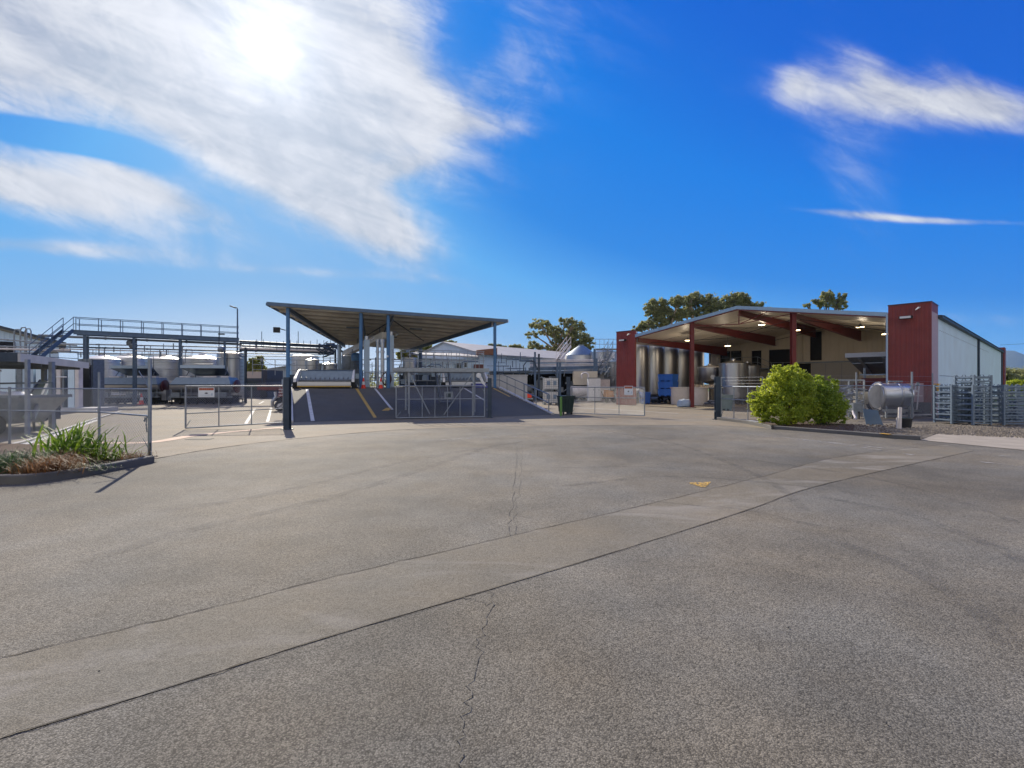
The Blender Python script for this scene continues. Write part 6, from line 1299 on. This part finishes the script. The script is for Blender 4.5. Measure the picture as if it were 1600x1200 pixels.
b = MB(); k_ = at(752,547.5,52.5); b.hexa([k_+Vector((-.5,-.1,-.45)),k_+Vector((1.7,.6,-.45)),k_+Vector((1.6,1.2,-.45)),k_+Vector((-.6,.5,-.45)),k_+Vector((-.5,-.1,.02)),k_+Vector((1.7,.6,.3)),k_+Vector((1.6,1.2,.3)),k_+Vector((-.6,.5,.02))]); b.build('rust_flashing', mat('rust_flashing', (.20,.09,.05), .8), Hf)
b = MB(); wall2a, wall2b = at(640,600,50), at(748,600,52.5)
b.hexa([(wall2a.x,wall2a.y,0),(wall2b.x,wall2b.y,0),(wall2b.x,wall2b.y+.2,0),(wall2a.x,wall2a.y+.2,0),(wall2a.x,wall2a.y,4.4),(wall2b.x,wall2b.y,4.3),(wall2b.x,wall2b.y+.2,4.3),(wall2a.x,wall2a.y+.2,4.4)]); b.build('annex_wall', M['whitewall'], Hf)
b = MB(); b.hexa([(wall2a.x,wall2a.y-1.2,4.6),(wall2b.x,wall2b.y-1.2,4.5),(wall2b.x,wall2b.y+3,5.0),(wall2a.x,wall2a.y+3,5.1),(wall2a.x,wall2a.y-1.2,4.72),(wall2b.x,wall2b.y-1.2,4.62),(wall2b.x,wall2b.y+3,5.12),(wall2a.x,wall2a.y+3,5.22)]); b.build('annex_roof', M['roofg'], Hf)
for x_ in (655,752,745): 
    q = at(x_,600,50.3+(x_-640)*.02); b = MB(); b.box((q.x,q.y-.3,1.9),(.55,.15,3.8)); b.build('brown_pier', mat('brown_pier', (.15,.05,.04), .7), Hf)
b = MB(); q = at(717,572,51.5); b.box((q.x,q.y-.15,q.z),(.5,.08,.6)); b.box((q.x+.7,q.y-.15,q.z+.1),(.3,.08,.5)); b.build('notice_board', M['glass'], Hf)
b = MB()
for k in range(4): q = at(690+14*k,556.5,51); b.box((q.x,q.y-.5,q.z),(.35,.2,.1))
b.build('wall_lamps', M['whitep'], Hf)
# pipe rack and plant between hall and far red pier
rk = thing('pipe_rack', 'elevated pipe rack with pale lagged pipes in front of the white hall', 'pipe rack', at(870,600,50))
r = random.Random(31)
for k in range(9):
    y0 = 562+k*2.2; a = at(828,y0+1,50+k*.15); c = at(952,y0,52+k*.15); b = MB(); b.tube(a, c, r.choice((.05,.07,.09)), 7); b.build('pipe', M['pipew' if k in (0,1,3,4) else 'galv' if k % 2 else 'catblue'], rk, smooth=True)
b = MB(); b.beam(at(826,577,49.8), at(952,573,51.8), .1, .3); b.beam(at(826,584,49.8), at(952,580,51.8), .1, .16); b.build('beam', M['catblue'], rk)
for x, yt in ((871,566),(875,566),(929,545),(932,560),(836,550),(842,553)):
    q = at(x,600,49.9); b = MB(); b.ibeam((q.x,q.y,0),(q.x,q.y,1.7+(600-yt)/F*49.9), .2,.2); b.build('column', M['catblue' if x != 842 else 'ub'], rk)
b = MB()
for k in range(30):
    a = at(r.uniform(770,835), r.uniform(553,585), 50); d = Vector((r.uniform(.2,2.0),0,0)) if r.random() < .5 else Vector((0,0,r.uniform(.3,1.6))); b = MB(); b.tube(a-d/2, a+d/2, r.choice((.03,.05)), 6); b.build('wall_pipe', M['catblue'], rk)
b = MB(); a = at(803,600,49.6); b.path([(a.x+1.0,a.y,3.0),(a.x+1.0,a.y,3.6),(a.x+1.3,a.y,4.0),(a.x+2.1,a.y,4.0),(a.x+2.3,a.y,3.4)], .06, 7); b.build('bent_pipe', M['ub'], rk, smooth=True)
un = thing('plant_room', 'dark open plant bay under the pipe rack', 'plant bay', at(880,600,54)); pa, pb = at(765,600,53), at(962,600,56)
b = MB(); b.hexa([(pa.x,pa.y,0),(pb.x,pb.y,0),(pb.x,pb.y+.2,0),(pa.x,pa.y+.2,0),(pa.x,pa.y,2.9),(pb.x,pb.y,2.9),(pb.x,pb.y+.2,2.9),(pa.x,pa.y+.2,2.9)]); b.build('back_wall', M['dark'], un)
b = MB(); b.hexa([(pa.x,pa.y-3,2.92),(pb.x,pb.y-3,2.92),(pb.x,pb.y+.2,2.92),(pa.x,pa.y+.2,2.92),(pa.x,pa.y-3,3.05),(pb.x,pb.y-3,3.05),(pb.x,pb.y+.2,3.05),(pa.x,pa.y+.2,3.05)]); b.build('roof', M['galvd'], un)
b = MB()
for k in range(34):
    a = at(r.uniform(770,955),600,r.uniform(50.5,53)); s_ = r.uniform(.25,.9); b = MB(); b.box((a.x,a.y,s_*.7+r.uniform(0,1.4)),(s_,.5,s_*1.1)); b.build('equipment_box', M['galvd'], un)
b = MB()
for k in range(24):
    a = at(r.uniform(770,955),600,r.uniform(49.5,52)); z = r.uniform(.8,2.8); b = MB(); b.tube((a.x,a.y,z),(a.x+r.uniform(-1.2,1.2),a.y,z+r.choice((0,0,.8,-.6))), .05, 6); b.build('hose', M['galv'], un)
q = at(911,592,50); b = MB(); b.box((q.x+.2,q.y,2.3),(2.4,1,1.4)); b.build('beige_unit', M['cream'], un)
q = at(914,588,49); b = MB(); b.path([q+Vector((.35*math.cos(a),0,.35*math.sin(a)))for a in np.linspace(-.6,PI+.6,14)], .09, 8); b.build('round_duct', M['pipew'], un, smooth=True)
# tanks beyond the rack with walkways
def conetank(label, x, ytop, Yd, r, cone=.7, m='steel'): p = at(x,600,Yd); return tank('outdoor_tank', label, (p.x,p.y), r, .8, 1.7+(600-ytop)/F*Yd, cone, 'tanks left of the far red pier', 30, 4, bodym=m, topm='lid')
conetank('wide tank with a blue grey cone top behind the pipe rack', 908, 556, 58, 1.9, 1.2, 'steelb')
conetank('pale tank left of the far red pier under the walkway', 943, 551, 56, 1.5, .4)
conetank('narrow tank pressed against the far red pier', 958, 566, 53, .9, .3)
wk = thing('tank_walkway', 'high railed walkway with a ladder stair beside the far red pier', 'walkway', at(940,600,53)); b = MB(); b.beam(at(930,546,53), at(966,546,53), .8, .15); b.build('deck', M['galvd'], wk)
b = MB()
for z in (.5,1.05): b.tube(at(930,545,53)+Vector((0,0,z)), at(966,545,53)+Vector((0,0,z)), .025, 5)
for k in range(6): q = at(930+7*k,545,53); b.tube(q, q+Vector((0,0,1.05)), .022, 5)
b.build('handrail', M['galv'], wk)
stair(wk, at(938,585,50.5), at(957,548,52.4), .6, 9, 'galvd')
stair(thing('white_ladder_stair', 'pale ladder stair above the pipe rack', 'stairs', at(880,566,50)), at(876,563,50), at(892,541,52), .5, 8, 'pipew')
q = at(957,600,51); t = thing('access_tower', 'slim grey steel tower against the far red pier', 'tower', (q.x,q.y,0)); b = MB()
for sx in (-.5,.5):
    for sy in (0,1.0): b.beam((q.x+sx,q.y+sy,0),(q.x+sx,q.y+sy,5.2), .08)
for z in (1.3,2.6,3.9,5.1): b.beam((q.x-.5,q.y,z),(q.x+.5,q.y,z),.06); b.beam((q.x-.5,q.y,z-1.2),(q.x+.5,q.y,z),.04)
b.build('frame', M['galvd'], t)
# power pole far away
q = at(1573,600,150); t = thing('overhead_cable', 'thin overhead cable right of the rear red pier', 'cable', at(1566,538,58)); b = MB(); a, c = at(1563,539,57), at(1660,534,57); b.tube(a, c, .015, 4); b.build('wire', M['black'], t)

r = random.Random(44)
t = thing('tank_valves', 'bright steel valve pipes and ladders in front of the ribbed tanks', 'pipes', at(250,600,43.5))
for k in range(30):
    a = at(r.uniform(150,375),600,r.uniform(43,44.2)); z0 = r.uniform(.3,1.2); b = MB(); b.tube((a.x,a.y,z0),(a.x,a.y,z0+r.uniform(.6,2.6)), r.choice((.03,.05)), 7); b.build('upright_pipe', M['steelb'], t)
for k in range(16):
    a = at(r.uniform(150,350),600,r.uniform(43,44.2)); z0 = r.uniform(.5,3.6); b = MB(); b.tube((a.x,a.y,z0),(a.x+r.uniform(.8,2.6),a.y,z0), r.choice((.03,.045)), 7); b.build('level_pipe', M['steelb'], t)
for x in (236,281.5,378):
    a = at(x,600,44); b = MB(); [b.tube((a.x+s_*.2,a.y,0),(a.x+s_*.2,a.y,4.6),.025,5) for s_ in (-1,1)]; [b.tube((a.x-.2,a.y,.3+.3*j),(a.x+.2,a.y,.3+.3*j),.018,5) for j in range(14)]; b.build('ladder', M['galv'], t)
for k in range(8):
    a = at(160+27*k,600,43.2); s_ = r.uniform(.35,.7); b = MB(); b.box((a.x,a.y,r.uniform(.8,2.2)),(s_,.3,s_*1.2)); b.build('valve_cabinet', M['duct' if k % 2 else 'pipew'], t)
# ------------------------------------------------------------------ vegetation
def leafmesh(name, centers, size, m, parent=None, aspect=.38, seed=1, droop=.0, up=None, world=True):
    rg = np.random.default_rng(seed); n = len(centers); c = np.asarray(centers)
    d = rg.normal(size=(n,3)); d[:,2] -= droop; d /= np.linalg.norm(d,axis=1)[:,None]
    e = rg.normal(size=(n,3)); e -= (e*d).sum(1)[:,None]*d; e /= np.linalg.norm(e,axis=1)[:,None]
    s = size*rg.uniform(.6,1.3,n)[:,None]; nn = np.cross(d,e)
    v = np.stack([c-d*s, c+e*s*aspect+nn*s*.12, c+d*s, c-e*s*aspect+nn*s*.12],1).reshape(-1,3)
    if parent is not None and world: v = v-np.array(parent.location)[None,:]
    me = bpy.data.meshes.new(name); me.vertices.add(4*n); me.vertices.foreach_set('co', v.astype('f').ravel())
    me.loops.add(4*n); me.loops.foreach_set('vertex_index', np.arange(4*n,dtype=np.int32)); me.polygons.add(n)
    me.polygons.foreach_set('loop_start', np.arange(0,4*n,4,dtype=np.int32)); me.polygons.foreach_set('loop_total', np.full(n,4,dtype=np.int32)); me.update(calc_edges=True); me.validate()
    me.materials.append(m); o = bpy.data.objects.new(name, me); COL.objects.link(o)
    if parent is not None: o.parent = parent
    return o
def clumps(blobs, nc, nl, rg, sc=.32, shell=.55):
    out = []
    vol = np.array([b[3]*b[4]*b[5] for b in blobs])**.67; vol = vol/vol.sum()
    for b, w in zip(blobs, vol):
        k = max(3, int(nc*w)); c = np.array(b[:3]); R = np.array(b[3:6])
        d = rg.normal(size=(k,3)); d /= np.linalg.norm(d,axis=1)[:,None]; rad = rg.uniform(shell,1.0,k)[:,None]; cc = c+d*rad*R
        for q in cc:
            s = sc*min(R)*rg.uniform(.5,1.2); p = rg.normal(size=(int(nl*rg.uniform(.5,1.5)),3)); p[:,2] *= .75; out.append(q+p*s*.55)
    return np.concatenate(out)
def tree(name, label, base, blobs, nc, nl, leaf, m, bark, tr=.3, trunkz=None, seed=3, group=None, cat='tree', sc=.34, shell=.5, droop=.4, splits=None):
    t = thing(name, label, cat, base, 0, group); rg = np.random.default_rng(seed); base = Vector(base)
    pts = clumps([(q[0],q[1],q[2],q[3]*1.12,q[4]*1.12,q[5]*1.1) for q in blobs], int(nc*1.2), int(nl*.95), rg, sc*.72, shell); leafmesh('crown', pts, leaf, m, t, seed=seed, droop=droop)
    b = MB(); cx = sum(q[0] for q in blobs)/len(blobs); cy = sum(q[1] for q in blobs)/len(blobs); zf = trunkz or min(q[2] for q in blobs)*.55
    fork = Vector((base.x*.6+cx*.4, base.y*.6+cy*.4, zf)); b.path([base, base.lerp(fork,.5)+Vector((tr*.4,0,0)), fork], [tr, tr*.8, tr*.66], 9)
    b.build('trunk', bark, t, smooth=True); b = MB(); rr = random.Random(seed)
    for q in blobs:
        e = Vector(q[:3])+Vector((0,0,q[5]*.3)); mid = fork.lerp(e,.5)+Vector((rr.uniform(-.1,.1)*q[3], 0, -rr.uniform(0,.2)*q[5])); b.path([fork-Vector((0,0,.2)), mid, e], [tr*.5, tr*.33, tr*.1], 6)
        for k in range(4):
            dv = Vector((rr.uniform(-1,1)*q[3], rr.uniform(-1,1)*q[4], rr.uniform(0,1)*q[5]))*.8; b.path([mid.lerp(e,rr.random()*.6), Vector(q[:3])+dv*.5, Vector(q[:3])+dv], [tr*.2, tr*.13, tr*.04], 5)
    b.build('limbs', bark, t, smooth=True); return t
def PB(lst, Yd):  # blobs from (x, y, rx, ry) in photo measure at distance Yd, depth as width
    out = []
    rr = random.Random(len(lst))
    for x, y, rx, ry in lst:
        p = at(x, y, Yd); k = Yd/F; out.append((p.x, p.y+rr.uniform(-.8,.8)*rx*k, p.z, rx*k, rx*k*.9, ry*k))
    return out
p = at(868,600,92); tree('gum_tree', 'broad spreading gum tree behind the white hall roof', (p.x,p.y,0), PB([(842,508,17,7),(831,523,10,6),(862,517,20,8),(835,541,12,8),(884,503,14,6),(897,512,16,9),(880,524,22,8),(905,528,20,10),(918,540,11,9),(893,541,20,9),(868,536,10,6),(852,546,12,5),(870,549,14,5),(905,546,18,6)],92), 420, 46, .24, M['leaf_euc'], M['bark'], .5, 8.0, 4, sc=.42)
p = at(806,600,100); tree('round_tree', 'small round dark tree peeping over the hall roof', (p.x,p.y,0), PB([(806,546,11,9),(815,549,8,6)],100), 90, 60, .28, M['leaf_euc'], M['barkd'], .3, 4, 5)
p = at(790,600,110); tree('round_tree', 'tiny treetop over the hall roof beside the last blue post', (p.x,p.y,0), PB([(768,541,6,3),(782,542,10,3),(704,535,10,3)],110), 70, 50, .28, M['leaf_euc'], M['barkd'], .3, 4, 6)
p = at(655,600,85); tree('yellow_tree', 'yellow green tree seen under the right edge of the canopy', (p.x,p.y,0), PB([(650,548,18,10),(664,544,10,6),(636,556,14,10)],85), 160, 60, .26, M['leaf_yel'], M['barkd'], .3, 4, 7)
p = at(1050,600,95); tree('gum_tree', 'tall gum tree with bare pale limbs rising behind the far red pier', (p.x,p.y,0), PB([(1018,482,10,14),(1030,492,8,10),(1037,478,10,11),(1003,511,9,7),(993,515,6,5),(1015,507,9,8),(1044,494,12,12),(1057,473,12,9),(1030,505,12,8),(1062,492,9,10)],95), 420, 48, .24, M['leaf_euc'], M['bark'], .55, 10, 8, sc=.36, group='gum trees behind the shed')
p = at(1092,600,98); tree('gum_tree', 'middle gum tree of the row behind the shed roof', (p.x,p.y,0), PB([(1075,472,9,8),(1089,466,13,11),(1103,474,12,12),(1083,485,13,10),(1097,492,14,9),(1117,478,11,12),(1070,487,9,7),(1110,494,12,8)],98), 360, 48, .24, M['leaf_euc'], M['bark'], .55, 10, 9, sc=.36, group='gum trees behind the shed')
p = at(1150,600,105); tree('gum_tree', 'right gum tree of the row, above the shed ridge', (p.x,p.y,0), PB([(1133,473,12,12),(1150,469,14,11),(1165,474,12,10),(1140,487,14,10),(1160,488,14,9),(1178,480,12,9),(1193,487,10,6)],105), 330, 48, .26, M['leaf_euc'], M['bark'], .55, 10, 10, sc=.38, group='gum trees behind the shed')
p = at(1292,600,100); tree('open_tree', 'airy dark tree alone above the right half of the shed roof', (p.x,p.y,0), PB([(1288,464,10,8),(1300,460,9,7),(1274,472,8,5),(1262,477,7,4),(1285,476,13,6),(1306,473,11,7),(1319,476,8,8),(1312,464,7,5)],100), 210, 44, .22, M['leaf_euc'], M['barkd'], .4, 12, 11, sc=.34)
p = at(397,600,70); tree('young_tree', 'bright young tree standing above the navy booth', (p.x,p.y,0), PB([(390,570,7,9),(402,565,8,9),(398,576,11,7),(384,578,6,6),(409,577,6,6)],70), 150, 30, .20, M['leaf_yel'], M['barkd'], .15, 3, 12, sc=.4)
for x, Yd, rx, ry, y, lab, mm in ((1580,70,13,10,590,'dark bushy tree right of the shed, nearest the rear pier','leaf_euc'),(1604,90,26,14,588,'olive hedge tree at the right edge','leaf_euc'),(1602,60,14,8,603,'bright green low hedge at the right edge','leaf_bush'),(1640,90,26,16,588,'wide hedge tree just off the right edge','leaf_euc')):
    p = at(x,600,Yd); tree('hedge_tree', lab, (p.x,p.y,0), PB([(x,y,rx,ry),(x+rx*.5,y+4,rx*.8,ry*.8)],Yd), 90, 90, .2, M[mm], M['barkd'], .2, .8, 13+int(x), sc=.5)
# far tree lines beyond the site
rr = random.Random(77)
b = []
for k in range(46):
    x = 1300+k*14; Yd = 420; p = at(x, 597, Yd); b.append((p.x, p.y+rr.uniform(-20,20), 2+rr.random()*2, 6, 6, 3+rr.random()*3))
pts = clumps(b, 700, 26, np.random.default_rng(5), .5, .4); struct(leafmesh('far_woodland', pts, .9, M['leaf_euc'], None, seed=2), 'stuff')
b = []
for k in range(60):
    x = 40+k*17; Yd = 170; p = at(x, 597, Yd); b.append((p.x, p.y+rr.uniform(-8,8), 2.0, 4, 4, 3.0+rr.random()*1.4))
pts = clumps(b, 900, 26, np.random.default_rng(6), .5, .4); struct(leafmesh('far_hedge', pts, .5, M['leaf_euc'], None, seed=3), 'stuff')
# bright bush
def bush(label, base, blobs, seed, n, stems, group, mm=M['leaf_bush']):
    t = thing('rounded_bush', label, 'bush', base, 0, group); rg = np.random.default_rng(seed)
    pts = clumps(blobs, n, 34, rg, .21, .80); pts = pts[pts[:,2] > .12]; inner = clumps([(x,y,z,a*.75,c*.75,h*.75) for x,y,z,a,c,h in blobs], int(n*.22), 20, rg, .4, .3); inner = inner[inner[:,2] > .35]
    leafmesh('leaves', np.concatenate([pts, inner]), .052, mm, t, aspect=.42, seed=seed, droop=-.1)
    b = MB(); rr = random.Random(seed)
    for k in range(stems):
        x = base[0]+rr.uniform(-.12,.12); y = base[1]+rr.uniform(-.1,.1); bl_ = rr.choice(blobs); e = Vector(bl_[:3])+Vector((rr.uniform(-.3,.3)*bl_[3],0,rr.uniform(-.2,.5)*bl_[5])); b.path([(x,y,base[2]),(x+rr.uniform(-.1,.1),y,.35),Vector((x,y,.4)).lerp(e,.5),e], [.05,.04,.03,.012], 6)
    b.build('stems', M['barkd'], t, smooth=True)
Yb_ = 19.6
def BB(l, Yd): 
    k = Yd/F; return [(at(x,y,Yd+dy).x, Yd+dy, at(x,y,Yd+dy).z, rx*k, rx*k*.95, ry*k) for x,y,rx,ry,dy in l]
bush('taller bright yellow green bush beside the short gate leaf', (at(1236,600,Yb_).x, Yb_, .07), BB([(1218,583,13,15,0),(1242,580,12,14,.2),(1222,594,24,20,0),(1240,592,22,20,.2),(1184,626,14,16,0),(1208,612,24,22,0),(1198,634,24,20,-.1),(1236,618,32,30,-.2),(1224,645,34,18,-.4),(1190,645,16,14,.1),(1250,606,20,24,.1),(1254,640,24,20,-.1)],Yb_), 21, 780, 7, 'pair of bright bushes on the mulch strip')
bush('lower green bush, leaves darkened as painted shade, to the right of the tall bright bush', (at(1284,600,Yb_+.3).x, Yb_+.3, .07), BB([(1262,622,26,24,.1),(1276,606,20,20,.2),(1292,608,18,20,.3),(1282,630,30,26,0),(1300,636,22,24,.1),(1272,648,28,16,-.2),(1302,652,18,13,0)],Yb_+.3), 22, 560, 6, 'pair of bright bushes on the mulch strip', M['leaf_bush_shaded'])
# planted corner: flax, sedges
def blades(name, label, c, n, L, w, m, seed, spread=1.0, curl=.6, cat='plant', group=None, lean=.55):
    t = thing(name, label, cat, c, 0, group); rr = random.Random(seed); b = MB(); c = Vector(c)
    for k in range(n):
        a = rr.uniform(0,2*PI); tilt = abs(rr.gauss(0,lean)); l = L*rr.uniform(.55,1.1); q = c+Vector((rr.gauss(0,.10)*spread, rr.gauss(0,.10)*spread, 0)); d = Vector((math.cos(a),math.sin(a),0)); s = Vector((-d.y,d.x,0)); N = 5; vs = []
        for i in range(N+1):
            f = i/N; ang = tilt+curl*f*f*rr.uniform(.6,1.2); pos = q+d*(l*f*math.sin(min(1.5,ang)))+Vector((0,0,l*f*math.cos(min(1.45,ang)))); ww = w*(1-f**3)*(.6+.8*min(1,f*3)*.5)
            if pos.z < .09: pos.z = .09+.01*rr.random()
            vs += [pos-s*ww*.5, pos+Vector((0,0,-ww*.25))if False else pos+s*ww*.5]
        b.add(vs, [(2*i,2*i+1,2*i+3,2*i+2) for i in range(N)])
    b.build('blades', m, t); return t
fx = gnd(104,722,.085)
blades('flax_plant', 'spiky bright green flax clump in the planted corner', (fx.x-.12,fx.y+.3,.085), 140, 1.02, .046, M['leaf_flax'], 3, 2.3, .5, group=None, lean=.60)
blades('flax_plant', 'smaller dark green flax beside the corner fence post', (fx.x+.45,fx.y+.35,.085), 90, .75, .034, M['leaf_flax'], 4, 2.4, .7, lean=.75)
s1 = gnd(62,741,.085); blades('sedge_tuft', 'rust brown sedge tuft in front of the flax', (s1.x+.02,s1.y+.15,.085), 1300, .46, .009, M['leaf_sedge'], 5, 1.9, 1.0, lean=.62)
blades('sedge_tuft', 'low green tuft right of the brown sedge, nearer the kerb', (s1.x+.5,s1.y+.45,.085), 160, .24, .010, M['leaf_dark'], 6, 1.8, 1.2, lean=.7)
blades('sedge_tuft', 'dark green grass tuft at the left edge of the bed', (s1.x-.8,s1.y+.25,.085), 1300, .55, .011, M['leaf_dark'], 7, 2.2, 1.0, lean=.6)
blades('sedge_tuft', 'brown grass tuft behind the dark tuft at the left edge', (s1.x-.6,s1.y+1.1,.085), 700, .48, .009, M['leaf_sedge'], 8, 2.2, 1.2, lean=.6)
blades('sedge_tuft', 'thin brown tuft at the foot of the middle fence post', (fx.x+.95,fx.y+.5,.085), 160, .3, .007, M['leaf_sedge'], 9, 1.6, 1.3, lean=.7)
s2 = gnd(1310,668,.07); blades('weed', 'small weed sprouting right of the bushes', (s2.x+.2,s2.y+1.0,.07), 60, .25, .01, M['leaf_dark'], 10, 2.0, 1.0)
